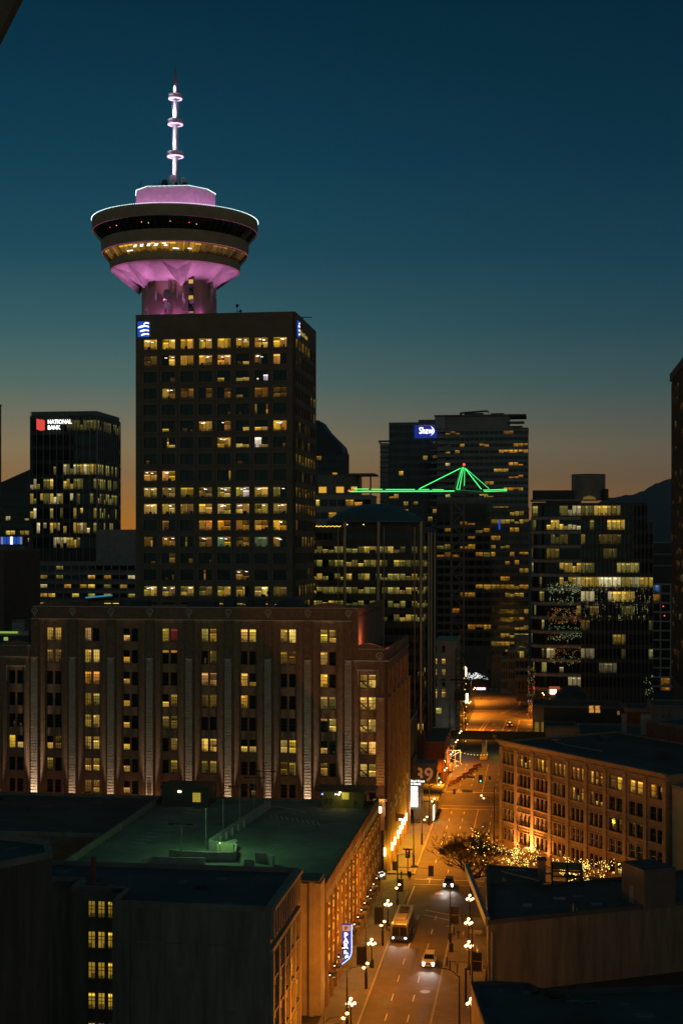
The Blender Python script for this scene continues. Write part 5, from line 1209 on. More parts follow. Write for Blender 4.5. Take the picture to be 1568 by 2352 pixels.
for f in range(nf):
    zt = z1-1.2-f*5.15; mb = MB(); q = quarter(r_+.08)
    for (xa, ya), (xb_, yb_) in zip(q, q[1:]):
        c = random.random() < (.35 if f in (0, 1, 4) else .1); mb.face([(xa, ya-.08, zt-3.6), (xb_, yb_-.08, zt-3.6), (xb_, yb_-.08, zt), (xa, ya-.08, zt)], int(c), (*sc(OLIVE, random.uniform(.3, .9)), f), [(0, 0), (1, 0), (1, 1), (0, 1)])
    mb.build('window_band', [GLASS, LIT], t)
    mb = MB(); q = [(W, -.35)]+[(x, y-.35) for x, y in quarter(r_+.35)]; q2 = [(W, 0)]+[(x, y+.05) for x, y in quarter(r_-.05)]
    mb.prism(q+q2[::-1], zt-5.05, zt-4.0); mb.build('floor_band', 'concrete', t)
mb = MB(); mb.prism([(W+.3, -.6)]+[(x, y-.6) for x, y in quarter(r_+.6)]+[(-r_, 10), (W+.3, 10)], z1+.5, z1+1.1); mb.build('roof_slab', 'concrete', t)
MB().lathe([(6.15, 0), (6.15, Z(1090, VO)-z1-.9), (6.0, Z(1090, VO)-z1-.9), (5.9, Z(1092, VO)-z1-.9)], 40, (K(1350), 9, z1+1)).build('roof_drum', mat('drum_metal', (.2, .18, .16), .5, .15, .3, metal=.4), t, smooth=False)
mb = MB(); mb.box(-5, K(1316), 6, 18, z1+1, Z(1126, VO)); mb.box(K(1384), K(1394), 4, 10, z1+1, Z(1124, VO)); mb.build('plant_screen', 'panel_black', t)
mb = MB(); mb.lathe([(2.4, 0), (2.0, .8), (.1, 1.3)], 20, (K(1350), .6, z1+1.1)); mb.build('lit_skylight', mat('glow_sky', (.3, .2, .1), emit=(.5, .3, .06), power=.25), t)
x0 = W+.01; x1 = K(1478); x2 = K(1491); zr_ = Z(1200, VO)
mb = MB(); mb.box(x0, x1, .4, 34, 0, z1-.2); mb.box(x1+.01, x2, 0.2, 34, 0, zr_); mb.build('east_wing', 'panel_black', t)
for f in range(nf):
    zt = z1-1.2-f*5.15; mb = MB(xf_front(0, .4)); L = (x1 if f < 2 else x2)-x0; n = int(L/1.5); cells = big(f, n, 1)
    for i in range(n):
        c = cells[i]; mb.pane(x0+i*L/n+.08, x0+(i+1)*L/n-.08, .28, zt-3.6, zt, 1 if c else 0, c, random.random()*30, u0=i*1.5)
    mb.build('window_band', [GLASS, LIT], t)
mb = MB(xf_front(0, .4))
for i in range(19): a = x0+i*(x2-x0)/18; mb.box(a-.06, a+.06, .29, .6, 4, zr_ if a > x1 else z1-.5)
mb.build('mullions', 'metal_grey', t)
# glowing bulbs before the rounded part's glass, in place of its reflections
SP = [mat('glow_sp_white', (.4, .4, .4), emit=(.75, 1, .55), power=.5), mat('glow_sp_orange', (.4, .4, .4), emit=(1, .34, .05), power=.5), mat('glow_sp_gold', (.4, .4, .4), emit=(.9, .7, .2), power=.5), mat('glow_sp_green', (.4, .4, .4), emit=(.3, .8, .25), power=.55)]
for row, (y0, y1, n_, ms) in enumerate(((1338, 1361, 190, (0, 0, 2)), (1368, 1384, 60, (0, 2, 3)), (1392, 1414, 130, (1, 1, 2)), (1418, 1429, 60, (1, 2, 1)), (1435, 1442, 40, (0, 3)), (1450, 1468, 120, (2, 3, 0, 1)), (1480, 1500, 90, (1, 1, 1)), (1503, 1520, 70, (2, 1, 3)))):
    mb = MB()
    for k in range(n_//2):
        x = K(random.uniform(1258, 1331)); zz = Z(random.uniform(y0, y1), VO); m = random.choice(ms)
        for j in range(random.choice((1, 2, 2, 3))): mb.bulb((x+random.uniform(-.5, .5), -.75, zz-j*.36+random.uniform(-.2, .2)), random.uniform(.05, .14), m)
    mb.build('reflection_bulbs', SP, t, kind='stuff')
mb = MB()  # more bulbs standing in for reflections, on the east wing glass
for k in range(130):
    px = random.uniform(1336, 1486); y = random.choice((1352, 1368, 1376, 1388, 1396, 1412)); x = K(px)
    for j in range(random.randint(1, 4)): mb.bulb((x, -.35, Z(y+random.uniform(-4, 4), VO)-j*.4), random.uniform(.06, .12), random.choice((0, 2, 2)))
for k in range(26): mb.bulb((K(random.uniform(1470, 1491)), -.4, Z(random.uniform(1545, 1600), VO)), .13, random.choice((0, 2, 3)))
mb.build('reflection_bulbs', SP, t, kind='stuff')
MB().box(K(1262), K(1276), -.5, -.1, Z(1590, VO), Z(1580, VO)).build('lobby_glow', 'glow_globe', t)
MB().box(K(1260), K(1284), -.6, -.1, Z(1579, VO), Z(1573, VO)).build('lobby_fascia', mat('glow_lobby', (.3, .1, .1), emit=(.6, .12, .04), power=.5), t)
# made-up bulb column at its foot, in place of a glass column's reflections
q = uv(U(1219, 505), 505); fp = thing('reflection_column', 'slim column of coloured bulbs standing in for glass reflections, left of the rounded glass office', 'bulb column', (q.x, q.y, 0))
mb = MB(); mb.tube((0, 0, 0), (0, 0, 19), .35, .1, 8); mb.build('trunk', 'bark', fp)  # core post, made up along with the bulb column and its spokes
mb = MB(); cols_ = [SP[0], SP[1], SP[2], MATS['glow_red'], mat('glow_sp_blue', (.3, .3, .5), emit=(.1, .25, 1), power=1.4)]
for k in range(170):
    f = random.random(); a = k*2.4; r = .9+.5*random.random(); zz = 1+f*17.5; c = 3 if 9.7 < zz < 11.4 or zz < 2.6 else 4 if 5.4 < zz < 6.6 else random.choice((1, 2, 2, 1, 0)); mb.bulb((r*math.cos(a), r*math.sin(a), zz), random.uniform(.05, .13), c)
mb.build('coloured_reflection_bulbs', cols_, fp, kind='stuff')
mb = MB()
for k in range(260): a = k*2.4; f = k/260; r = 1.25-.5*f; zz = .8+f*17.5; mb.tube((0, 0, zz+.6), (r*math.cos(a), r*math.sin(a), zz), .05, .02, 3)
mb.build('bulb_spokes', 'bark', fp)
# white gridded block and the tower at the right edge
random.seed(79)
u0, u1 = U(1492, 610), U(1560, 610); t = thing('white_lattice_block', 'dark office behind a white square lattice, between the big office and the right edge', 'office', uv(u0, 610), GRID)
W = u1-u0; z1 = Z(1340, 610); zl = Z(1245, 610); MB().box(0, W, .6, 20, 0, zl).build('wall', 'panel_black', t)
mb = MB()
for y in (1246, 1272, 1298): mb.box(0, W, .2, .6, Z(y, 610)-.25, Z(y, 610)+.1)
for k in range(15): zz = z1-k*3.9; mb.box(0, W, 0, .5, zz-.33, zz+.33)
for x in (.25, 4.2, 8.4, 12.4): mb.box(x-.32, x+.32, -.1, .0, Z(1622, 610), z1 if x > 2 else Z(1285, 610))
mb.build('lattice', 'stone_trim', t)
for k in range(14):
    zz = z1-k*3.9; mb = MB(xf_front(0, .6))
    for i, a in enumerate((.5, 4.5, 8.7)):
        c = random.choice((sc(ORANGE, .35), sc((.1, .2, .5), .5), sc(OLIVE, .5))) if random.random() < .22 else None; mb.pane(a, a+3.5, .04, zz-3.4, zz-.4, 1 if c else 0, c, k)
    mb.build('window_band', [GLASS, LIT], t)
mb = MB()
for a, k in ((5.4, 2), (5.9, 3), (1.0, 2)): mb.bulb((a, .4, z1-k*3.9-1.5), .3)
mb.build('red_lights', 'glow_red', t)
random.seed(80)
t, W, z1, *_ = office('brown_edge_tower', 'tall brown concrete tower with narrow lit windows at the right edge', 1590, 1700, 824, 400, 60, 3.9, 1.3, mat('edge_concrete', (.12, .09, .065), .9, .25, .3, .1), 1600, lambda f, n: .22 if f < 8 else .4, [AMBER, ORANGE, WARMW], band=.55, run=(1, 1), fins=(3, .3, .3, 'edge_concrete'), kmax=.8, side='L')
MB().box(-.8, W, -.8, 60.5, z1+.51, z1+3.0).build('parapet_cap', 'edge_concrete', t); 
# ---- dark low roofs between the warehouse and the big office
random.seed(83)
def low(name, label, pl, pr, pt, v, dp, wall, roof='roof_dark'):
    return prism_building(name, label, [uv(U(pl, v), v), uv(U(pr, v), v), uv(U(pr, v), v+dp), uv(U(pl, v), v+dp)], Z(pt, depth(U((pl+pr)/2, v), v)), wall, roof)
t = low('hip_roof_hall', 'black hall with a low hipped roof in front of the big office', 1278, 1352, 1604, 470, 20, 'panel_black')
mb = MB(); W = U(1352, 470)-U(1278, 470); zz = Z(1604, 470)
o_ = uv(0, 0)
i = [mb.P(tuple(Vector((x*GC+y*GS, -x*GS+y*GC, h)))) for x, y, h in ((-.4, -.4, zz), (W+.4, -.4, zz), (W+.4, 20.4, zz), (-.4, 20.4, zz), (3.5, 9, zz+4), (W-3.5, 9, zz+4))]
for q in ((0, 1, 5, 4), (1, 2, 5), (2, 3, 4, 5), (3, 0, 4)): mb.f.append([i[k] for k in q]); mb.m.append(0); mb.c.append(None); mb.uv.append(None)
mb.build('hipped_roof', 'roof_dark', t)
t = low('long_dark_house', 'long dark house with two orange lit windows above the warehouse roof', 1248, 1432, 1622, 420, 16, 'panel_black')
for p in (1352, 1366): mb = MB(); x = U(p, 420)-U(1248, 420); zz = Z(1636, depth(10, 420)); mb.box(x*GC, x*GC+1.35, -x*GS-.2, -x*GS-.12, zz, zz+2.0); mb.box(x*GC-.1, x*GC+1.45, -x*GS-.26, -x*GS-.2, zz+.95, zz+1.05, 1); mb.build('window', [mat('glow_house', (.3, .2, .1), emit=(.62, .28, .05), power=.9), 'frame_dark'], t)
mb = MB(); x = U(1416, 420)-U(1248, 420); zz = Z(1640, depth(10, 420)); mb.box(x*GC, x*GC+.7, -x*GS-.25, -x*GS-.15, zz, zz+1.1); mb.build('small_window', mat('glow_dimwin', (.3, .2, .1), emit=(.3, .14, .04), power=.5), t)
t = low('red_brick_house', 'small red brick house with a pale cornice at right above the warehouse', 1438, 1528, 1628, 400, 14, 'red_brick_wall', 'roof_dark')
mb = MB(); W = U(1528, 400)-U(1438, 400); i = Z(1628, depth(20, 400)); mb.box(-.6, W*.97, -.8, -.05, i-.35, i+.3); mb.box(-.3, W*.95, -.4, -.05, i-.8, i-.35); k = mb.build('cornice', 'stone_pale', t); k.rotation_euler = (0, 0, GRID)
t = low('olive_wall_house', 'low house with a blank orange-lit street wall right beside the overpass', 1252, 1322, 1668, 400, 12, 'wall_beige'); 
t = low('bare_corner_block', 'dark corner block with tall dim shopfront windows right of the overpass', 1222, 1250, 1618, 432, 16, 'sandstone')
for k in range(2): MB().box(.6+k*2, 1.8+k*2, -.9, -.62, 2, 8).build('shop_window', mat('glow_dimshop', (.2, .15, .05), emit=(.35, .22, .03), power=.4), t)
t = low('right_edge_podium', 'dark olive podium with a lit gable wall under the brown edge tower', 1494, 1660, 1620, 385, 14, 'concrete_dark')
vents(t, [(5, -2, 3, 3, 3), (14, -3, 3, 3, 2.2)], 15, 'concrete_dark')
for k, p in enumerate((1476, 1488, 1432)):
    q = uv(U(p, 330), 330); y0, y1 = (1668, 1640); zt = Z(1641, depth(U(p, 330), 330))
    c_ = thing('pale_chimney', ('first pale chimney post from the left among the dark roofs at right', 'second pale chimney post from the left among the dark roofs at right', 'third pale chimney post from the left among the dark roofs at right')[(1, 2, 0)[k]], 'chimney', (q.x, q.y, 8), GRID, 'pale chimneys on the dark roofs')
    MB().box(-.55, .55, -.5, .5, 0, zt-8).build('stack', 'concrete', c_); MB().box(-.68, .68, -.62, .62, zt-8+.002, zt-7.8).build('cap', 'concrete_dark', c_)
prism_building('dark_filler_house', 'black flat roof between the warehouse rear block and the red brick house', [uv(U(1330, 322), 322), uv(U(1600, 322), 322), uv(U(1600, 322), 345), uv(U(1330, 322), 345)], Z(1690, depth(10, 322)), 'panel_black')
# ---- left side of the far street
random.seed(85)
VB = 428
t = thing('beige_corner_house', 'tall beige house with one column of yellow lit windows behind the overpass', 'building', uv(U(1000, VB), VB), GRID)
W = U(1047, VB)-U(1000, VB); z1 = Z(1476, depth(-30, VB)); MB().box(0, W, 0, 22, 0, z1).build('wall', 'concrete', t)
mb = MB(); mb.box(-.4, W+.4, -.4, 22, z1+.002, z1+.6); mb.box(-.1, W+.1, -.25, 0, Z(1565, VB)-.2, Z(1565, VB)+.2); mb.box(-.1, W+.1, -.3, 0, Z(1668, VB)-.2, Z(1668, VB)+.2); mb.build('cornice', 'concrete', t)
for y0, y1, st in ((1483, 1497, 'D'), (1513, 1526, 'L'), (1537, 1551, 'L'), (1559, 1575, 'D'), (1583, 1604, 'L'), (1626, 1641, 'W')):
    for p0, p1 in ((1014.5, 1022), (1000.6, 1002.6)) if y0 < 1620 else ((1001, 1013),):
        mb = MB(xf_front(0, 0)); a0, a1 = (p0-1000)/FPX*VB, (p1-1000)/FPX*VB; za, zb = Z(y1, VB), Z(y0, VB)
        pane_state(mb, st, a0, a1, .05, za, zb, GOLD); mb.box(a0-.08, a1+.08, .06, .14, (za+zb)/2-.05, (za+zb)/2+.05, 2); mb.box(a0-.15, a1+.15, 0, .2, za-.2, za-.02, 2); mb.build('window', [GLASS, LIT, 'frame_dark'], t)
sf = thing('scaffold_tower', 'dark lattice scaffold hoist against the beige corner house', 'scaffold', uv(U(1046, 424), 424), GRID)
mb = MB(); hs = Z(1490, 424); w_ = 2.6
for x in (0, w_):
    for y in (0, w_): mb.tube((x, y, 0), (x, y, hs), .12, .12, 4)
mb.build('posts', 'bark', sf); mb = MB(); zz = 0; k = 0
while zz < hs-2:
    for y in (0, w_): mb.tube((0, y, zz), (w_, y, zz), .07, .07, 4); mb.tube((0 if k % 2 else w_, y, zz), (w_ if k % 2 else 0, y, zz+2), .06, .06, 4)
    for x in (0, w_): mb.tube((x, 0, zz), (x, w_, zz), .07, .07, 4)
    zz += 2; k += 1
mb.box(-1.6, 3.2, -1, .2, Z(1562, 424), Z(1559, 424)); mb.box(-.4, 3, -.6, .3, 15, 17.6); mb.build('braces', 'bark', sf)
mb = MB()
for k in range(14): mb.bulb((w_+random.uniform(-.3, .9), -.5, 3+k*1.7), .13, 0)
mb.build('work_lights', 'glow_fairy', sf)
# ---- overpass
VP_ = 408; ob = thing('overpass', 'dark steel road bridge crossing high over the street', 'bridge', uv(-40, VP_), GRID)
mb = MB(); mb.box(-6, 48, 0, 9, 6.0, 6.9); mb.build('deck', 'concrete_dark', ob)
mb = MB(); mb.box(-6, 48, -.35, -.003, 5.7, 8.0); mb.box(-6, 48, -.55, .1, 8.0, 8.2)
for k in range(18): mb.box(-5.5+k*3, -5.2+k*3, -.5, -.35, 5.8, 8.0)
mb.build('girder', mat('girder_green', (.035, .05, .035), .7, .3, 1.), ob)
mb = MB()
for k in range(45): mb.tube((-6+k*1.2, -.2, 8.2), (-6+k*1.2, -.2, 9.0), .035, .035, 4)
mb.tube((-6, -.2, 9.0), (48, -.2, 9.0), .05, .05, 4); mb.build('railing', 'metal_black', ob)
for x in (24.2, 13.5, 38): MB().box(x, x+1.1, 1.5, 7.5, 0, 6).build('pillar', 'concrete', ob)
mb = MB(); mb.box(23.6, 25.6, 0, 9, 0, .8); mb.build('pillar_base', mat('yellow_barrier', (.5, .36, .04), .7, .3, 1.), ob)
mb = MB(); mb.box(27.3, 28.3, -.7, -.56, 6.4, 7.2); mb.build('height_plate', 'concrete', ob)
lamp('underpass_light', 'POINT', (31, 6, 4.8), (1, .85, .25), 700, ob, .3); lamp('underpass_light', 'POINT', (19, 10, 5), (.9, .95, .8), 420, ob, .3); lamp('underpass_light', 'POINT', (4, -5, 6), (.8, .8, .1), 260, ob, .3)
# ---- buildings on the left pavement beyond the brick store
random.seed(87)
t = thing('shopping_pavilion', 'dark pavilion with a lit white sign tower at the street corner', 'shop', uv(-27.1, 312), GRID)
MB().box(0, 4.2, .5, 18, 0, 5.2).build('wall', 'panel_black', t); MB().box(-.4, 5.6, .4, 19, 5.21, 5.8).build('roof', 'roof_dark', t); MB().box(-.6, 2.2, -.6, -.05, 3.4, 10.2).build('sign_board', 'panel_black', t)
for k in range(4): MB().box(-.45, 1.05, -.72, -.61, 4.0+k*1.16, 5.0+k*1.16).build('sign_square', mat('glow_signwhite', (.7, .7, .7), emit=(1, 1, 1), power=1.6), t)
words('sign_lettering', 'Food Court\n& Stores', .62, (-.45, -.64, 9.45), (R(90), 0, 0), 'glow_white', t, .03, .02)
lamp('sign_light', 'POINT', (.4, -3, 4.2), (1, .95, .8), 260, t, .4)
for k in range(3): MB().box(4.21, 4.3, 2+k*4, 5+k*4, .6, 3.6).build('shop_window', 'glow_globe' if k == 0 else mat('glow_dimshop', (.2, .15, .05)), t)
t = thing('numeral_wall', 'concrete corner wall with tall orange numerals', 'wall', uv(-30, 346), GRID)
MB().box(0, 5.6, 0, 6, 0, 8.2).build('wall', 'concrete', t); words('numerals', '39', 4.8, (.6, -.12, 3.6), (R(90), 0, 0), mat('glow_numeral', (.5, .3, .15), emit=(.9, .3, .08), power=.9).name, t, .08, .1) if False else None
MATS.setdefault('glow_numeral', mat('glow_numeral', (.5, .3, .15), emit=(.9, .3, .08), power=.28)); words('numerals', '39', 4.6, (.3, -.1, 3.9), (R(90), 0, 0), 'glow_numeral', t, .08, .08)
t = thing('brown_hoarding_house', 'narrow brown house between the numeral wall and the overpass', 'building', uv(-29.6, 362), GRID)
MB().box(0, 6, 0, 26, 0, 11).build('wall', 'red_brick_wall', t); MB().box(-.2, 6.2, -.2, 26, 11.01, 11.4).build('parapet', 'concrete_dark', t)
for k in range(4): MB().box(6, 6.06, 2+k*6, 4.5+k*6, 5.5, 8).build('window', 'dark_glass', t)
MB().box(3.5, 5.0, -.05, 0, .2, 3).build('door', 'panel_black', t)
t = thing('striped_arcade', 'dark sloping arcade with orange lit ribs beside the brick store', 'arcade', uv(-29.2, 318), GRID)
mb = MB()
for k in range(16): mb.box(.2, .5, 12+k*.9, 12.3+k*.9, 5.9, 10.5-k*.12)
mb.build('ribs', 'sandstone', t); MB().box(-4, .19, 12, 27, 5.9, 11).build('wall', 'panel_black', t)
# ---- tower crane outlined in green
random.seed(89)
YC = 478
def cp(px, py): return Vector(((px-CX)/FPX*YC, 0, Z(py, YC)))
base = cp(1050, 1246); cr = thing('tower_crane', 'tower crane with its jib and stays outlined in green light', 'crane', (base.x, YC, 0))
def loc(px, py, y=0): q = cp(px, py); return Vector((q.x-base.x, y, q.z))
mb = MB(); zt = loc(1050, 1130).z; w_ = 2.1
for x in (-w_, w_):
    for y in (-w_, w_): mb.tube((x, y, 0), (x, y, zt), .22, .22, 4)
zz = 0; k = 0
while zz < zt-4:
    for y in (-w_, w_): mb.tube((-w_ if k % 2 else w_, y, zz), (w_ if k % 2 else -w_, y, zz+4), .14, .14, 4); mb.tube((-w_, y, zz), (w_, y, zz), .12, .12, 4)
    for x in (-w_, w_): mb.tube((x, -w_ if k % 2 else w_, zz), (x, w_ if k % 2 else -w_, zz+4), .14, .14, 4)
    zz += 4; k += 1
mb.build('mast', mat('crane_steel', (.2, .17, .12), .6, .2, 1.), cr)
mb = MB()
for y in (-.7, .7): mb.tube(loc(800, 1131, y), loc(1050, 1131, y), .18, .18, 4); mb.tube(loc(1050, 1130, y), loc(1163, 1130, y), .18, .18, 4)
mb.tube(loc(808, 1124), loc(1020, 1124), .15, .15, 4)
for k in range(42):
    a, b = 803+k*5.2, 803+(k+1)*5.2; mb.tube(loc(a, 1131, -.7), loc((a+b)/2, 1124), .09, .09, 3); mb.tube(loc((a+b)/2, 1124), loc(b, 1131, .7), .09, .09, 3)
mb.build('jib', 'metal_grey', cr)
mb = MB()
for a, b in (((1060, 1072), (1040, 1127)), ((1064, 1072), (1052, 1130)), ((1066, 1074), (1064, 1128))): mb.tube(loc(*a), loc(*b), .22, .22, 4)
mb.build('tower_top', 'metal_grey', cr)
mb = MB(); mb.box(*sorted((loc(1042, 1130).x, loc(1072, 1130).x)), -1.5, 1.5, loc(1050, 1140).z, loc(1050, 1131).z); mb.box(*sorted((loc(1120, 1130).x, loc(1160, 1130).x)), -1.2, 1.2, loc(1050, 1139).z, loc(1050, 1132).z); mb.build('counterweight', 'concrete_dark', cr)
mb = MB()
def led(a, b, r=.34, m=0): mb.tube(loc(*a, -1.0), loc(*b, -1.0), r*.36, r*.36, 6, m)
led((803, 1129), (1042, 1128), .42); led((812, 1123.5), (846, 1123.5), .3); led((852, 1124), (878, 1124), .28); led((885, 1124.5), (952, 1124.5), .3); led((960, 1124.5), (985, 1124.5), .26); led((992, 1124.5), (1018, 1125), .26)
led((962, 1123), (1056, 1076), .36); led((1060, 1074), (1047, 1124), .3); led((1063, 1073), (1054, 1124), .3); led((1066, 1076), (1065, 1116), .22); led((1066, 1075), (1104, 1124), .4); led((1069, 1077), (1122, 1123), .2)
led((1020, 1127), (1070, 1126), .2, 1); led((1070, 1127), (1105, 1129), .2, 1); led((1108, 1126), (1163, 1124), .3); led((1110, 1129), (1163, 1127.5), .3); led((1048, 1124), (1056, 1124), .2)
mb.build('green_lights', ['glow_green_led', 'glow_green_led_dim'], cr)
mb = MB(); mb.ball(loc(1065, 1067), .42, 0, 8, 5); mb.build('warning_lamp', 'glow_red', cr); MB().ball(loc(801, 1127), .3, 0, 8, 5).build('warning_lamp', 'glow_red', cr)
# ================================================================== street furniture
random.seed(101)
def ordinal(k): return ('first', 'second', 'third', 'fourth', 'fifth', 'sixth', 'seventh', 'eighth', 'ninth')[k]
# --- globe clusters
gc0 = None
def cluster(u, v, label):
    global gc0
    p = uv(u, v, .13)
    if gc0 is None:
        gc0 = thing('cluster_lamp', label, 'street lamp', p, GRID, 'five globe street lamps')
        MB().lathe([(.32, 0), (.32, .35), (.2, .5), (.16, .9), (.1, 1.0)], 12).build('base', 'metal_black', gc0)
        MB().lathe([(.09, 1), (.065, 3.55), (.12, 3.6), (.05, 3.7), (.05, 3.85)], 10).build('post', 'metal_black', gc0)
        for k in range(4):
            a = math.pi/2*k+.4; c, s = math.cos(a), math.sin(a)
            mb = MB(); mb.path([(0, 0, 3.2), (.25*c, .25*s, 3.0), (.5*c, .5*s, 3.1), (.5*c, .5*s, 3.25)], .03); mb.build('arm', 'metal_black', gc0)
            MB().ball((.5*c, .5*s, 3.45), .185, 0, 12, 8).build('globe', 'glow_globe', gc0, smooth=True)
        MB().ball((0, 0, 4.04), .195, 0, 12, 8).build('globe', 'glow_globe', gc0, smooth=True)
        lamp('lamp_light', 'POINT', (0, 0, 3.35), (1, .36, .035), 850, gc0, .12)
        return gc0
    o = copy_tree(gc0); o.location = p; o['label'] = label; return o
def place(x4, y4): p = at((1400+x4/2.613)/1.7418, (3500+y4/2.613)/1.7418, 1); yy = CAM_H*FPX/((3500+y4/2.613)/1.7418-HY); return at((1400+x4/2.613)/1.7418, (3500+y4/2.613)/1.7418, yy)
for (x, y), lab in (((225, 975), 'lit five globe lamp on the left pavement in front of the blue blade sign'), ((395, 540), 'lit five globe lamp on the left pavement beside the bus'),
                    ((1250, 480), 'lit five globe lamp on the right pavement, farthest up the street by the bare tree'), ((1237, 745), 'lit five globe lamp on the right pavement above the two walkers'),
                    ((1240, 1000), 'lit five globe lamp on the right pavement at the corner of the olive wall'), ((1262, 1640), 'lit five globe lamp at the lower right beside the nearest black roof'), ((8, 1640), 'lit five globe lamp on the left pavement at the bottom edge')):
    p = place(x, y); u, v = to_uv(p); cluster(u, v, lab)
# --- tall poles with twin lamps and banners
tp0 = None
def tallpole(u, v, label, side, banner=True, lit=True):
    global tp0
    p = uv(u, v, .13); first = tp0 is None
    if first:
        tp0 = thing('street_lamp', label, 'street lamp', p, GRID, 'tall kerbside lamp poles')
        MB().lathe([(.2, 0), (.2, 2.2), (.13, 2.3), (.11, 5), (.08, 9.1), (.02, 9.15)], 10).build('pole', 'metal_black', tp0)
        mb = MB(); mb.path([(0, 0, 8.2), (.5, 0, 8.75), (1.2, 0, 8.95), (2.5, 0, 9.0)], .05); mb.build('arm', 'metal_black', tp0)
        for x, dz in ((2.1, -.12), (2.55, .42)):
            h = MB().ball((x, 0, 9.0+dz), .2, 0, 12, 8, .72).build('lamp_head', 'glow_sodium', tp0, smooth=True)
        l_ = lamp('lamp_light', 'POINT', (2.3, 0, 8.45), (1, .29, .012), 5200, tp0, .2)
        o = tp0
    else:
        o = copy_tree(tp0); o.location = p; o['label'] = label
        if v > 262:
            for ch in list(o.children):
                if ch.type == 'LIGHT':
                    n_ = bpy.data.lights.new('lamp_light', 'SPOT'); n_.color = ch.data.color; n_.energy = 3300*(3.7 if v < 405 else 10); n_.shadow_soft_size = .2; n_.spot_size = R(156); n_.spot_blend = .5
                    l2 = bpy.data.objects.new('lamp_light', n_); COL.objects.link(l2); l2.parent = o; l2.location = ch.location; bpy.data.objects.remove(ch)
    o.rotation_euler = (0, 0, GRID+(0 if side > 0 else math.pi))
    return o
def banner(p, label, rz=0.):
    b = thing('street_banner', label, 'banner', (p.x, p.y, 0), GRID+rz, 'dark banners hung on the lamp poles')
    mb = MB(); mb.box(.08, 1.3, -.02, .02, 3.4, 5.9, 0); mb.box(.08, 1.3, -.026, -.021, 4.7, 4.76, 1); mb.build('cloth', ['banner_cloth', 'stone_trim'], b)
    for zz in (6, 3.32): MB().tube((0, 0, zz), (1.4, 0, zz), .035).build('bracket', 'metal_black', b)
    return b
POLES = []
for k, (x, y) in enumerate(((150, 1900), (160, 1200), (337, 745))):
    p = place(x, y) if k else uv(-23.5, 176); u, v = to_uv(p); v = max(v, 60); o = tallpole(-23.55, v, f'tall left kerb pole with twin orange lamps, {("nearest, before the blade sign", "second, right by the blade sign", "third, just before the bus")[k]}', 1); POLES.append(uv(-23.55, v))
tallpole(-23.55, 157, 'tall left kerb pole with twin orange lamps, at the bottom edge', 1)
for k, v in enumerate((271.5, 291, 311, 331)): tallpole(-23.5, v, f'tall left kerb pole with twin orange lamps, {ordinal(k)} along the brick store pavement', 1)
for k, v in enumerate((356, 378, 396)): tallpole(-23.6, v, f'tall left kerb pole with twin orange lamps, {ordinal(k)} between the numeral wall and the overpass', 1)
o = tallpole(-9.0, 296, 'tall right kerb pole with twin orange lamps over the road behind the bare tree', -1)
for k, (u, v, s) in enumerate(((-24.5, 470, 1), (-25, 515, 1), (4.2, 500, -1), (5.2, 545, -1), (-4, 600, -1), (-26, 560, 1), (-20, 628, 1))):
    tallpole(u, v, f'far orange street lamp beyond the overpass, {ordinal(k)} counted from the bridge and kerb to kerb', s)
for k, p in enumerate(POLES[1:]): banner(p, ('dark banner on the pole beside the blade sign', 'dark banner on the pole beside the bus')[k], math.pi)
# right kerb poles without a lit lamp
rp = place(1045, 740); q = thing('banner_pole', 'black pole with signal box and unlit arm on the right kerb beside the walkers', 'pole', (rp.x, rp.y, .13), GRID)
MB().lathe([(.2, 0), (.2, 1.1), (.12, 1.2), (.08, 8.6)], 10).build('shaft', 'metal_black', q); MB().box(-.28, .28, -.5, -.1, .9, 1.9).build('control_box', 'metal_black', q); banner(rp, 'dark banner on the right kerb pole above the lone walker', 0)
rp2 = place(1275, 1262); q = thing('banner_pole', 'black pole at the corner of the olive wall on the right', 'pole', (rp2.x, rp2.y, .13), GRID)
MB().lathe([(.2, 0), (.2, 1.1), (.12, 1.2), (.08, 9.2)], 10).build('shaft', 'metal_black', q); MB().ball((0, 0, 9.2), .12, 0, 8, 5).build('finial', 'metal_black', q); banner(rp2, 'dark banner beside the olive wall at right', 0)
rp3 = place(1140, 1760); q = thing('curved_arm_lamp', 'unlit lamp pole with a long curved arm at the bottom of the road', 'street lamp', (rp3.x, rp3.y, .13), GRID)
MB().lathe([(.2, 0), (.2, 1.6), (.12, 1.7), (.08, 8.2)], 10).build('pole', 'metal_black', q); mb = MB(); mb.path([(0, 0, 8), (-.6, 0, 8.6), (-1.4, 0, 9), (-2.6, 0, 9.1)], .06); mb.build('arm', 'metal_black', q); MB().ball((-2.8, 0, 9.05), .2, 0, 10, 6, .5).build('lamp_head', 'metal_grey', q)
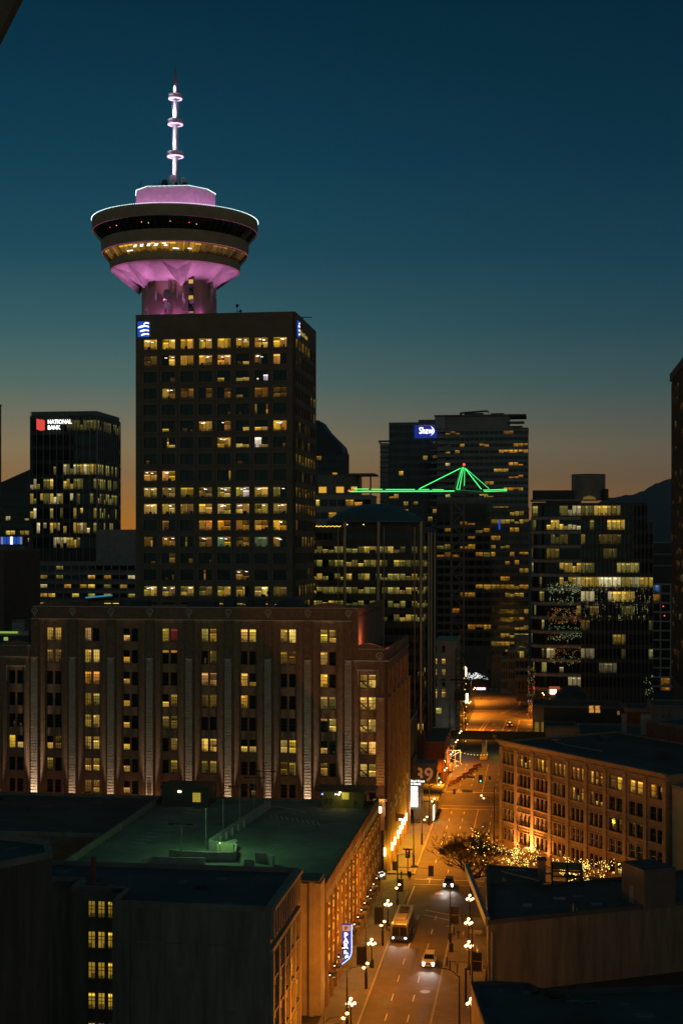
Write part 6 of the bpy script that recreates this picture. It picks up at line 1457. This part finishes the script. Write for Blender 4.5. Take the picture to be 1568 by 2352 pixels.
# --- traffic signals
def signal_head(par, loc_, on, back=False, m=1.0):
    x, y, zz = loc_; mb = MB(); mb.box(x-.2*m, x+.2*m, y-.14, y+.14, zz-.55*m, zz+.55*m); mb.box(x-.34*m, x+.34*m, y+.141, y+.16, zz-.7*m, zz+.7*m); h = mb.build('signal_head', 'metal_black', par)
    if not back:
        for k, c in enumerate(('red', 'amber', 'green')):
            MB().ball((x, y-.15, zz+.34*m-.34*m*k), .12*m, 0, 10, 6).build('signal_lens', 'glow_'+('traffic_green' if c == 'green' else c) if c == on else 'metal_grey', h)
    return h
sp0 = uv(-23.7, 242); ts = thing('traffic_signal', 'traffic signal pole with a long arm over the road at the brick store corner', 'traffic light', (sp0.x, sp0.y, .13), GRID)
MB().lathe([(.22, 0), (.22, 1), (.14, 1.1), (.1, 8.6)], 10).build('pole', 'metal_black', ts); mb = MB(); mb.tube((0, 0, 6.4), (5.8, 0, 6.4), .07, .05); mb.path([(0, 0, 8.2), (.6, 0, 8.6), (2.4, 0, 8.75)], .05); mb.build('mast_arm', 'metal_grey', ts)
signal_head(ts, (5.7, -.1, 5.9), 'red', True, 1.3); signal_head(ts, (-.5, -.1, 6.6), 'red', True, 1.1); MB().ball((2.6, 0, 8.7), .2, 0, 8, 5, .5).build('lamp_head', 'metal_grey', ts); MB().box(.12, 1.0, -.05, .05, 2.2, 4.4).build('banner', 'banner_cloth', ts)
MB().box(2.3, 3.5, -.08, -.05, 6.5, 6.8).build('street_name_plate', 'copper_green', ts)
for k, (u, v, on, lab) in enumerate(((-24, 264.6, 'red', 'traffic signal showing red in front of the brick store corner'), (-23.8, 333, 'green', 'traffic signal showing green at the far crossing by the numeral wall'), (-24.2, 352.8, 'green', 'small traffic signal showing green beyond the far crossing'), (-23.6, 402.8, 'red', 'traffic signal showing red at the left under the overpass'), (-24.6, 400, 'red', 'second red traffic signal left of the overpass, nearer the wall'))):
    p = uv(u, v); t = thing('traffic_signal', lab, 'traffic light', (p.x, p.y, .13), GRID); MB().lathe([(.14, 0), (.1, .8), (.07, 4.4)], 8).build('pole', 'metal_black', t); signal_head(t, (0, -.2, 3.9), on, False, 1.25); MB().box(-.9, .9, -.03, .03, 4.5, 4.75).build('street_name_plate', 'copper_green', t)
# signal hung over the road on a span wire
w0, w1 = uv(-24, 338, 8.4), uv(-4, 338, 8.4); t = thing('hanging_signal', 'green traffic signal and street sign hung on a wire across the road', 'traffic light', uv(-13.6, 338), GRID)
mb = MB(); mb.path([(-10.4, 0, 7.6), (-5, 0, 6.9), (0, 0, 6.7), (5, 0, 6.9), (8.6, 0, 7.6)], .03, 4); mb.build('span_wire', 'metal_black', t); signal_head(t, (.2, -.1, 6.0), 'green', False, 1.4); MB().box(-3.4, -1.2, -.04, .04, 6.2, 6.6).build('street_name_plate', 'copper_green', t); MB().box(2.1, 2.6, -.1, .1, 5.9, 6.7).build('back_signal', 'metal_black', t)
t = thing('hanging_street_sign', 'green street name plate on a sagging wire over the middle of the road', 'street sign', uv(-15.6, 318), GRID)
mb = MB(); mb.path([(-8, 0, 7.6), (-3, 0, 7.0), (0, 0, 6.9), (6, 0, 7.6)], .03, 4); mb.build('span_wire', 'metal_black', t); MB().box(-1.2, 1.2, -.04, .04, 6.3, 6.75).build('plate', 'copper_green', t); MB().box(-3.1, -2.6, -.1, .1, 5.8, 6.9).build('back_signal', 'metal_black', t)
for u, v in ((-24, 338), (-5, 338), (-23.6, 318), (-9.6, 318)):
    t = thing('span_pole', f'slim dark wire pole {"by the far crossing" if v == 338 else "short of the far crossing"}, {"left" if u < -20 else "right"} kerb', 'pole', uv(u, v, .0), GRID); MB().lathe([(.12, 0), (.07, 7.7)], 8).build('shaft', 'metal_black', t); MB().ball((0, 0, 7.7), .09, 0, 6, 4).build('cap', 'metal_black', t)
# lit lamps on the brick store's street front and its signs
for k, v in enumerate((267.5, 270.5, 275.5, 282, 286.5, 291, 295.5, 300)):
    t = thing('wall_sconce', f'bright ribbed wall sconce on the brick store street front, {ordinal(k)} from the crossing', 'wall lamp', uv(-27.5 if k else -28.4, v if k else 265.4, 3.2), GRID, 'ribbed wall sconces')
    mb = MB(); mb.lathe([(.18, 0), (.18, 1.5)], 10); mb.build('tube', 'glow_globe', t)
    mb = MB()
    for j in range(5): mb.lathe([(.24, .1+j*.32), (.24, .16+j*.32)], 10)
    mb.build('rings', 'metal_black', t); lamp('lamp_light', 'POINT', (.9, -.5, .6), (1, .6, .03), 620, t, .2)
t = thing('red_wall_sign', 'dark red projecting sign reading SFU on the brick store', 'sign', uv(-27.9, 281), GRID)
MB().box(0, 1.7, -.1, .1, 6.7, 8.1).build('panel', mat('maroon', (.12, .01, .02), .6, .1), t); words('sign_lettering', 'SFU', .62, (.62, -.13, 6.85), (R(90), 0, 0), 'glow_white', t, .02, .03)
MB().tube((-.2, 0, 8.2), (1.7, 0, 8.2), .04).build('bracket', 'metal_black', t)
# newspaper boxes, bins, bollards and bike racks on the right pavement
for k, (x, y, kind, lab) in enumerate(((1055, 810, 'bin', 'black litter bin on the right kerb below the signal box'), (1012, 960, 'post', 'dark meter post on the right kerb, by the car'), (1042, 1000, 'post', 'short dark bollard on the right pavement, left of the bike rack'), (1118, 1035, 'post', 'short dark bollard on the right pavement, below the bike rack'), (1250, 1050, 'post', 'leaning dark bollard at the foot of the corner pole'), (1085, 640, 'post', 'dark meter post behind the pole on the right kerb'), (1207, 1350, 'tall', 'thick dark post on the right pavement near the lower lamps'), (240, 985, 'post', 'dark meter post on the left kerb before the nearest globe lamp'), (385, 585, 'post', 'dark meter post on the left kerb beside the bus'))):
    p = place(x, y); t = thing('litter_bin' if kind == 'bin' else 'bollard', lab, 'bin' if kind == 'bin' else 'bollard', (p.x, p.y, .13))
    h = {'bin': 1.1, 'post': 1.25, 'tall': 4.6}[kind]; r = {'bin': .32, 'post': .09, 'tall': .16}[kind]
    MB().lathe([(r*1.2, 0), (r*1.2, .12), (r, .15), (r, h)], 12).build('body', 'metal_black', t); MB().ball((0, 0, h), r*1.15, 0, 10, 6, .6).build('top', 'metal_black', t)
p = place(1115, 975); t = thing('bike_rack', 'low tube bicycle rack on the right pavement', 'bike rack', (p.x, p.y, .13), GRID)
for s in (-.9, .9): mb = MB(); mb.path([(s-.7, 0, 0), (s-.7, 0, .8), (s+.7, 0, .8), (s+.7, 0, 0)], .035); mb.build('hoop', 'metal_black', t)
# --- construction fencing on the left before the overpass
for k, (u, v) in enumerate(((-20, 372), (-18.6, 379), (-17.4, 386), (-16.6, 393), (-21.4, 366))):
    t = thing('road_barrier', f'orange plastic road barrier at the roadworks, {ordinal(k) if k < 4 else "nearest"} {"toward the overpass" if k < 4 else "to the viewer"}', 'barrier', uv(u, v), GRID+R(70), 'orange road barriers')
    mb = MB(); mb.box(-3, 3, -.05, .05, .25, 1.05); mb.build('panel', mat('barrier_orange', (.5, .13, .03), .6, .3, 3.), t)
    for s in (-2.8, 0, 2.8): mb = MB(); mb.box(s-.06, s+.06, -.3, .3, 0, .2); mb.tube((s, 0, .2), (s, 0, 1.15), .04); mb.build('foot', 'rubber', t)
t = thing('work_trailer', 'cluttered work trailer with lamps at the roadworks on the left', 'trailer', uv(-24, 384), GRID)
MB().box(-1, 1.2, -2, 2.6, .6, 2.3).build('body', 'sandstone', t); mb = MB()
for y in (-1, 1.6):
    for x in (-1.05, 1.05): mb.lathe([(.35, 0), (.35, .2)], 12, (x, y, .35))
mb.build('wheel', 'rubber', t); mb = MB()
for k in range(14): mb.bulb((random.uniform(-1.2, 4), random.uniform(-2.2, 2), random.uniform(.8, 3.2)), .1, 0)
mb.build('work_lamps', 'glow_fairy', t); lamp('lamp_light', 'POINT', (1, -2.6, 3.4), (1, .65, .2), 330, t, .2)
t = thing('lit_site_gate', 'white lit timber site gate under the overpass', 'gate', uv(-24.4, 400), GRID)
mb = MB(); mb.path([(0, 0, 0), (0, 0, 3.6), (2.9, 0, 3.6), (2.9, 0, 0)], .12, 4); mb.tube((0, 0, 1.6), (2.9, 0, 3.4), .08, .08, 4); mb.tube((0, 0, 1.4), (2.9, 0, .3), .08, .08, 4); mb.tube((1.45, 0, 0), (1.45, 0, 3.6), .06, .06, 4); mb.build('frame', 'white_paint', t)
mb = MB()
for k in range(9): mb.bulb((3.2+k*.9, 0, 3-.35*math.sin(k/8*math.pi)-k*.05), .14, 0)
mb.build('bunting_lights', 'glow_amber', t); lamp('lamp_light', 'POINT', (1.4, -1.6, 2.6), (1, .85, .55), 200, t)
# far lit signs beside the street beyond the bridge
for k, (px, py, Y, w_, h_, m, lab) in enumerate(((1069, 1604, 505, 1.6, 3.4, 'glow_globe', 'bright upright shop sign left of the far street'), (1104, 1582, 560, 3.6, .9, 'glow_pink', 'row of pinkish shop lights left of the far street'), (1067, 1543, 590, 1.4, 3.6, 'glow_globe', 'warm glowing facade lights left of the white tree'))):
    q = at(px, py, Y); t = thing('shop_sign', lab, 'sign', (q.x, q.y, 0)); MB().box(-w_/2, w_/2, 0, .3, q.z-h_/2, q.z+h_/2).build('face', m, t); mb = MB(); mb.tube((0, .15, 0), (0, .15, q.z), .1); mb.box(-w_/2-.1, w_/2+.1, .31, .5, q.z-h_/2-.1, q.z+h_/2+.1); mb.build('mount', 'metal_black', t)
# ================================================================== trees
def grow(mb, p, d, L, r, n, spread, tips, rnd, full=False):
    if n == 0 or r < .006: tips.append(p); return
    segs = 3; q = p
    for s in range(segs):
        d = (d+Vector((rnd.uniform(-1, 1), rnd.uniform(-1, 1), rnd.uniform(-.6, .8)))*.16).normalized(); q2 = q+d*(L/segs); r2 = r*(1-.12)
        mb.tube(q, q2, r, r2, 6 if r > .08 else 4 if r > .03 else 3); q = q2; r = r2
        if n <= 3 and s: tips.append(q)
        if n <= 4:
            for _ in range(2):
                w = (d+Vector((rnd.uniform(-1, 1), rnd.uniform(-1, 1), rnd.uniform(-.5, .9)))).normalized(); mb.tube(q, q+w*rnd.uniform(.25, .7), .03 if full else .018, .012, 3)
    k = 3 if full else rnd.choice((2, 3, 3)) if n > 1 else 3
    for i in range(k):
        a = rnd.uniform(0, 6.283); ax = Vector((math.cos(a), math.sin(a), rnd.uniform(-.2, .7))).normalized()
        grow(mb, q, (d*(1-spread)+ax*spread).normalized(), L*rnd.uniform(.62, .88), r*(rnd.uniform(.62, .8) if full else rnd.uniform(.55, .75)), n-1, spread, tips, rnd, full)
def bare_tree(label, loc_, h, r0, seed, nl, spread=.55, depth_=7, lights='glow_fairy', lsz=.065, zmin=0., group='bare street trees hung with fairy lights', dirbias=None, full=False):
    rnd = random.Random(seed); t = thing('bare_tree', label, 'tree', loc_, 0, group)
    mb = MB(); mb.path([(0, 0, -.1), (.1, 0, h*.12), (.0, .1, h*.24)], r0, 8); mb.build('trunk', 'bark', t)
    mb = MB(); tips = []
    for k in range(8 if full else 5):
        a = k*1.26+rnd.uniform(-.3, .3); grow(mb, Vector((0, .1, h*.22)), Vector((math.cos(a)*.8, math.sin(a)*.8, .75 if not full else (.15, .9, .4, 1.2, .25, .7, .1, .5)[k])).normalized(), h*(.21 if full else .24), r0*.6, depth_-1, spread, tips, rnd, full)
    mb.build('crown', 'bark', t)
    if nl:
        mb = MB(); c = [p for p in tips if p.z > zmin and (dirbias is None or p.dot(dirbias) > 0)]; rnd.shuffle(c)
        for p in c[:nl]: mb.bulb(p+Vector((rnd.uniform(-.3, .3), rnd.uniform(-.3, .3), rnd.uniform(-.3, .3))), lsz*rnd.uniform(.7, 1.5))
        mb.build('fairy_lights', lights, t, kind='stuff')
    return t
q = at(1082, 2040, 250); bare_tree('big bare tree with sparse fairy lights leaning over the road at the crossing', (q.x, q.y, 0), 13.5, .36, 4, 90, depth_=8, zmin=5, dirbias=Vector((1, 0, 0)), full=True)
q = at(1185, 2030, 262); bare_tree('bare tree thick with yellow fairy lights at the left end of the warehouse', (q.x, q.y, -2), 10.5, .22, 9, 520, zmin=3, lsz=.052)
q = at(1352, 2060, 237); bare_tree('small bare tree covered with yellow fairy lights in front of the warehouse', (q.x, q.y, 0), 11.8, .2, 12, 420, zmin=5.0, lsz=.055, spread=.5)
q = at(1092, 1560, 600); bare_tree('far tree wrapped in cold white lights at the end of the street', (q.x, q.y, -1), 10, .2, 15, 170, lights='glow_sparkwhite', lsz=.09, depth_=6)
# ================================================================== vehicles
def extrude_profile(mb, prof, y0, y1, m=0):
    f = [mb.P((x, y0, zz)) for x, zz in prof]; k = [mb.P((x, y1, zz)) for x, zz in prof]; L = len(prof)
    for q in [f, k[::-1]]+[[f[i], k[i], k[(i+1) % L], f[(i+1) % L]] for i in range(L)]: mb.f.append(q); mb.m.append(m); mb.c.append(None); mb.uv.append(None)
def bevel(o, w=.06, s=2):
    b = o.modifiers.new('bevel', 'BEVEL'); b.width = w; b.segments = s; b.limit_method = 'ANGLE'; b.angle_limit = R(30); return o
mat('bus_paint', (.22, .22, .22), .35, .1, 1.); mat('bus_blue', (.05, .08, .2), .35, .1, 1.); mat('car_white', (.5, .48, .45), .3, .06, 1.); mat('car_dark', (.03, .03, .032), .25, .1, 1.); mat('windscreen', (.008, .009, .01), .05, 0)
bp_ = place(512, 722); u, v = to_uv(bp_)
bus = thing('trolley_bus', 'single deck trolley bus with rooftop gear heading toward the viewer in the left lane', 'bus', uv(u, v+.2), GRID)
bw, bl = 1.28, 12.2
bevel(MB().box(-bw, bw, .12, bl, .34, 1.15).build('lower_body', 'bus_blue', bus), .1); bevel(MB().box(-bw, bw, .12, bl, 1.151, 3.0).build('upper_body', 'bus_paint', bus), .18, 3)
mb = MB(); mb.box(-1.12, -.03, .04, .12, 1.15, 2.5); mb.box(.03, 1.12, .04, .12, 1.15, 2.5); bevel(mb.build('windscreen', 'windscreen', bus), .02)
mb = MB(); mb.box(-1.0, 1.0, .05, .12, 2.56, 2.86); mb.build('destination_sign', 'panel_black', bus)
for s in (-1, 1):
    for k in range(6): MB().box(*sorted((s*bw, s*(bw+.012))), 1.2+k*1.8, 2.8+k*1.8, 1.35, 2.5).build('side_window', 'windscreen', bus)
    MB().box(s*.95-.13, s*.95+.13, .03, .13, .72, .92).build('headlight', 'glow_headlight', bus)
    mb = MB(); mb.tube((s*1.2, .1, 2.5), (s*1.55, -.25, 2.35), .03); mb.box(s*1.55-.1, s*1.55+.1, -.32, -.22, 1.9, 2.35); mb.build('mirror', 'metal_black', bus)
    for y in (2.2, 9.2):
        w_ = MB(xf=lambda x, y_, zz, s=s, y=y: (s*(bw-.28)+zz*s, y+x, .48+y_)).lathe([(.46, 0), (.48, .04), (.48, .26), (.44, .3)], 20).build('wheel', 'rubber', bus); MB(xf=lambda x, y_, zz, s=s, y=y: (s*(bw+.025)+zz*s, y+x, .48+y_)).lathe([(.26, 0), (.2, .02)], 14).build('rim', 'metal_grey', w_)
mb = MB()
for x in (-1.05, -.95, -.3, -.15, 0, .15, .3, .95, 1.05): mb.ball((x, .14, 2.98), .05, 0, 8, 5)
mb.build('marker_lights', 'glow_amber', bus)
mb = MB(); mb.box(-.85, .85, 2.2, 5.2, 3.0, 3.36); rg = bevel(mb.build('roof_unit', 'bus_paint', bus), .12, 3)
mb = MB(); mb.box(-.75, .75, 6.5, 9.5, 3.0, 3.3); mb.box(-.4, .4, 7, 8, 3.3, 3.55); bevel(mb.build('pole_base', 'metal_black', bus), .05)
for s in (-1, 1): mb = MB(); mb.tube((s*.25, 7.4, 3.5), (s*.45, 13.4, 4.4), .04, .03); mb.build('trolley_pole', 'metal_black', bus)
for k in range(4): MB().box(-.7, .7, 6.7+k*.7, 6.85+k*.7, 3.31, 3.45).build('roof_rib', 'metal_black', bus)
MB().box(-1.2, 1.2, -.02, .11, .36, .6).build('bumper', 'rubber', bus); mb = MB(); mb.tube((-1, -.1, .7), (1, -.1, .7), .03); mb.tube((-.8, -.1, .7), (-.8, -.1, 1.2), .03); mb.tube((.8, -.1, .7), (.8, -.1, 1.2), .03); mb.build('bike_carrier', 'metal_black', bus)
for s in (-1, 1): lamp('headlight_beam', 'SPOT', (s*.95, -.1, .85), (1, .92, .75), 260, bus, .08, (s*.95, -9, -.2), 60, .7)
def car(name, label, p, rz, paint, lights=True, rear=False, suv=True, taxi=False):
    t = thing(name, label, 'car', (p.x, p.y, .03), rz)
    L = 4.7; h = 1.68 if suv else 1.46; hw = .93
    side = [(0, .35), (0, .72), (.12, .98), (1.15, 1.08), (L-.1, 1.06), (L, .9), (L, .4), (L-.2, .28), (.2, .28)]
    mb = MB(xf=lambda x, y, zz: (y, x, zz)); extrude_profile(mb, side, -hw, hw); bevel(mb.build('body', paint, t), .09, 3)
    cab = [(1.05, 1.07), (1.9, h-.04), (2.2, h), (L-.75, h-.03), (L-.15, 1.06)]
    mb = MB()
    f = [mb.P((-.84+.13*(zz > 1.2), x, zz)) for x, zz in cab]; k = [mb.P((.84-.13*(zz > 1.2), x, zz)) for x, zz in cab]; n = len(cab)
    for q in [f, k[::-1]]+[[f[i], k[i], k[(i+1) % n], f[(i+1) % n]] for i in range(n)]: mb.f.append(q); mb.m.append(0); mb.c.append(None); mb.uv.append(None)
    bevel(mb.build('cabin', paint, t), .05)
    MB().box(-.68, .68, 2.25, L-.85, h, h+.012).build('roof_panel', paint, t)
    mb = MB(); mb.face([(-.76, 1.09, 1.12), (.76, 1.09, 1.12), (.64, 1.84, h-.09), (-.64, 1.84, h-.09)]); o_ = mb.build('windscreen', 'windscreen', t); o_.location = (0, -.035, .02)
    mb = MB(); mb.face([(-.7, L-.2, 1.14), (.7, L-.2, 1.14), (.62, L-.68, h-.1), (-.62, L-.68, h-.1)]); o_ = mb.build('rear_window', 'windscreen', t); o_.location = (0, .05, .02)
    for s in (-1, 1):
        mb = MB(); mb.face([(s*.845, 1.35, 1.14), (s*.845, L-.55, 1.14), (s*.73, L-.9, h-.12), (s*.73, 1.95, h-.12)]); mb.build('side_window', 'windscreen', t)
        mb = MB(); mb.box(*sorted((s*.93, s*1.1)), 1.35, 1.5, 1.02, 1.18); mb.build('mirror', paint, t)
        for y in (.85, L-.9):
            w_ = MB(xf=lambda a, b, c, s=s, y=y: (s*(hw-.2)+c*s, y+a, .34+b)).lathe([(.32, 0), (.34, .03), (.34, .2), (.31, .23)], 18).build('wheel', 'rubber', t); MB(xf=lambda a, b, c, s=s, y=y: (s*(hw+.035)+c*s, y+a, .34+b)).lathe([(.21, 0), (.12, .02)], 12).build('rim', 'metal_grey', w_)
        MB().box(s*.68-.2, s*.68+.2, -.03, .06, .72, .9).build('headlight', 'glow_headlight' if lights else 'metal_grey', t)
        if lights: MB().box(s*.7-.1, s*.7+.1, -.03, .05, .42, .52).build('fog_lamp', 'glow_headlight', t)
        MB().box(s*.72-.17, s*.72+.17, L-.04, L+.03, .78, .98).build('tail_light', 'glow_tail' if rear else 'red_brick_wall', t)
    if suv:
        for s in (-1, 1): mb = MB(); mb.tube((s*.66, 2.3, h+.06), (s*.66, L-.9, h+.06), .025); mb.build('roof_rail', 'metal_grey', t)
    MB().box(-.45, .45, -.02, .02, .62, .8).build('grille', 'rubber', t); MB().box(-.26, .26, -.03, .0, .42, .54).build('number_plate', 'white_paint', t)
    if taxi: bevel(MB().box(-.35, .35, 2.4, 2.65, h+.01, h+.2).build('roof_sign', 'glow_amber', t), .03)
    if lights:
        for s in (-1, 1): lamp('headlight_beam', 'SPOT', (s*.68, -.12, .8), (1, .93, .82), 420, t, .06, (s*.4, -11, -.3), 62, .7)
    return t
car('suv', 'pale estate car with headlights on, driving toward the viewer in the middle lane', place(815, 985), GRID, 'car_white')
car('sedan', 'dark car with headlights on waiting at the crossing by the bare tree', place(1024, 150), GRID, 'car_dark', suv=False)
car('sedan', 'car with lit tail lights and roof sign, beyond the overpass', uv(-9.3, 484), GRID, 'car_dark', lights=False, rear=True, suv=False, taxi=True).rotation_euler = (0, 0, GRID+math.pi)
car('sedan', 'far car with headlights on at the bend of the street beyond the overpass', uv(-4.2, 578), GRID-.2, 'car_dark', suv=False)
# ================================================================== people
def limb_skin(name, chains, m, par, sub=1):
    """one continuous skinned body from chains of (point, radius); the first chain starts at the pelvis"""
    vs, es, rs = [], [], []; idx = {}
    for ch in chains:
        last = None
        for p, r in ch:
            key = tuple(round(c, 4) for c in p)
            if key not in idx: idx[key] = len(vs); vs.append(p); rs.append(r)
            if last is not None: es.append((last, idx[key]))
            last = idx[key]
    me = bpy.data.meshes.new(name); me.from_pydata(vs, es, []); me.materials.append(MATS[m]); o = bpy.data.objects.new(name, me); COL.objects.link(o); o.parent = par
    o.modifiers.new('skin', 'SKIN'); me.skin_vertices.new() if not me.skin_vertices else None
    for k, s in enumerate(me.skin_vertices[0].data): s.radius = (rs[k], rs[k]*.85); s.use_root = (k == 0)
    ss = o.modifiers.new('sub', 'SUBSURF'); ss.levels = sub; ss.render_levels = sub; return o
mat('skin', (.35, .2, .14), .6, .1, 4.); mat('coat_black', (.025, .025, .03), .9, .2, 3.); mat('coat_grey', (.16, .14, .12), .9, .2, 3.); mat('jeans', (.03, .035, .05), .9, .2, 3.); mat('hair', (.02, .013, .01), .7, .3, 6.); mat('coat_tan', (.32, .22, .12), .9, .2, 3.)
def person(label, p, rz, s=1., coat='coat_black', trousers='jeans', stride=.16, zz=.13):
    t = thing('person', label, 'person', (p.x, p.y, zz), rz, None); t.scale = (s, s, s); st = stride
    pel = (0, 0, .92)
    def arm(sd, sw):
        sh = (sd*.18, 0, 1.40); el = (sd*.25, sw*.4, 1.12); wr = (sd*.24, sw-.05, .9); pm = (sd*.24, sw-.06, .84)
        ch = [[((0, 0, 1.42), .085), (sh, .06), (el, .043), (wr, .028), (pm, .03)]]
        for k in range(4): ch.append([(pm, .03), ((sd*(.235), sw-.085+.02*k, .79-.004*abs(k-1)), .009), ((sd*.225, sw-.085+.02*k, .755), .008)])
        ch.append([(pm, .03), ((sd*.215, sw-.1, .82), .01), ((sd*.2, sw-.105, .79), .009)]); return ch
    def leg(sd, f): return [(pel, .13), ((sd*.09, 0, .86), .09), ((sd*.1, -f*.6, .5), .058), ((sd*.1, f*.9-.02 if f < 0 else f, .1), .038), ((sd*.1, f-.03, .045), .04), ((sd*.11, f-.2, .03), .032)]
    head = [(pel, .13), ((0, 0, 1.15), .125), ((0, 0, 1.42), .085), ((0, -.01, 1.52), .05), ((0, -.02, 1.58), .075), ((0, -.02, 1.68), .088), ((0, -.02, 1.74), .07)]
    limb_skin('body', [head]+arm(1, st*.8)+arm(-1, -st*.8)+[leg(1, -st), leg(-1, st)], 'skin', t)
    limb_skin('coat', [[((0, 0, .86), .165), ((0, 0, 1.0), .15), ((0, 0, 1.2), .15), ((0, 0, 1.42), .115), ((.19, 0, 1.40), .075), ((.25, st*.32, 1.12), .058), ((.24, st*.8-.05, .92), .045)], [((0, 0, 1.42), .115), ((-.19, 0, 1.40), .075), ((-.25, -st*.32, 1.12), .058), ((-.24, -st*.8-.05, .92), .045)]], coat, t)
    limb_skin('trousers', [[((0, 0, .9), .15), ((.09, 0, .84), .105), ((.1, st*.6, .5), .072), ((.1, -st*.9-.02, .12), .055)], [((0, 0, .9), .15), ((-.09, 0, .84), .105), ((-.1, -st*.6, .5), .072), ((-.1, st, .12), .055)]], trousers, t)
    MB().ball((0, .012, 1.715), .1, 0, 10, 7, 1.0).build('hair', 'hair', t, smooth=True)
    mb = MB(); mb.ball((-.03, -.105, 1.69), .011, 0, 6, 4); mb.ball((.03, -.105, 1.69), .011, 0, 6, 4); mb.build('eyes', 'hair', t)
    mb = MB(); mb.tube((0, -.1, 1.685), (0, -.125, 1.655), .012, .016, 5); mb.tube((-.025, -.1, 1.62), (.025, -.1, 1.62), .008, .008, 4); mb.ball((-.09, -.01, 1.67), .02, 0, 6, 4); mb.ball((.09, -.01, 1.67), .02, 0, 6, 4); mb.build('nose_and_ears', 'skin', t)
    return t
person('person in a dark coat walking on the right pavement, left of a pair', place(1130, 685), GRID+.2, .97); person('shorter person in a light coat walking beside the dark-coated one', place(1182, 690), GRID+.1, .86, 'coat_tan', 'coat_grey')
person('lone person in black walking away near the upper right globe lamps', place(1172, 515), GRID+3.0, .95)
def place3(x, y): return at((1400+x/2.613)/1.7418, (3000+y/2.613)/1.7418, CAM_H*FPX/((3000+y/2.613)/1.7418-HY))
person('person in dark clothes waiting at the brick store corner by the signal pole', place3(535, 1357), GRID+1, .92, stride=.05)
q = place3(623, 1345); t = thing('newspaper_box', 'dark newspaper box at the brick store corner', 'newspaper box', (q.x, q.y, .13), GRID); MB().box(-.3, .3, -.25, .25, .25, 1.25).build('cabinet', 'metal_black', t); MB().box(-.25, .25, -.2, .2, 0, .25).build('pedestal', 'metal_grey', t)
# parking shelter fittings on the right pavement
t = thing('bus_shelter_bench', 'low pale bench beside the right pavement lamps', 'bench', place(1310, 640), GRID); MB().box(-1, 1, -.25, .25, .42, .5).build('seat', 'wall_beige', t)
for s in (-.8, .8): MB().box(s-.06, s+.06, -.2, .2, 0.13, .42).build('leg', 'metal_black', t)
MB().box(-1, 1, .2, .26, .55, .9).build('backrest', 'wall_beige', t)
# ================================================================== thin evening haze
hb = MB(); hb.box(-3200, 3200, -60, 6600, -1.2, 620)
hz = bpy.data.materials.new('haze_air'); hz.use_nodes = True
hz.node_tree.nodes.remove(hz.node_tree.nodes['Principled BSDF'])
pv = hz.node_tree.nodes.new('ShaderNodeVolumePrincipled'); pv.inputs['Color'].default_value = (.85, .92, 1, 1); pv.inputs['Density'].default_value = 4.5e-5; pv.inputs['Anisotropy'].default_value = .3
hz.node_tree.links.new(pv.outputs[0], hz.node_tree.nodes['Material Output'].inputs['Volume'])
MATS['haze_air'] = hz
ho = hb.build('haze', 'haze_air'); ho['kind'] = 'stuff'
SC.cycles.volume_bounces = 0; SC.cycles.volume_max_steps = 64
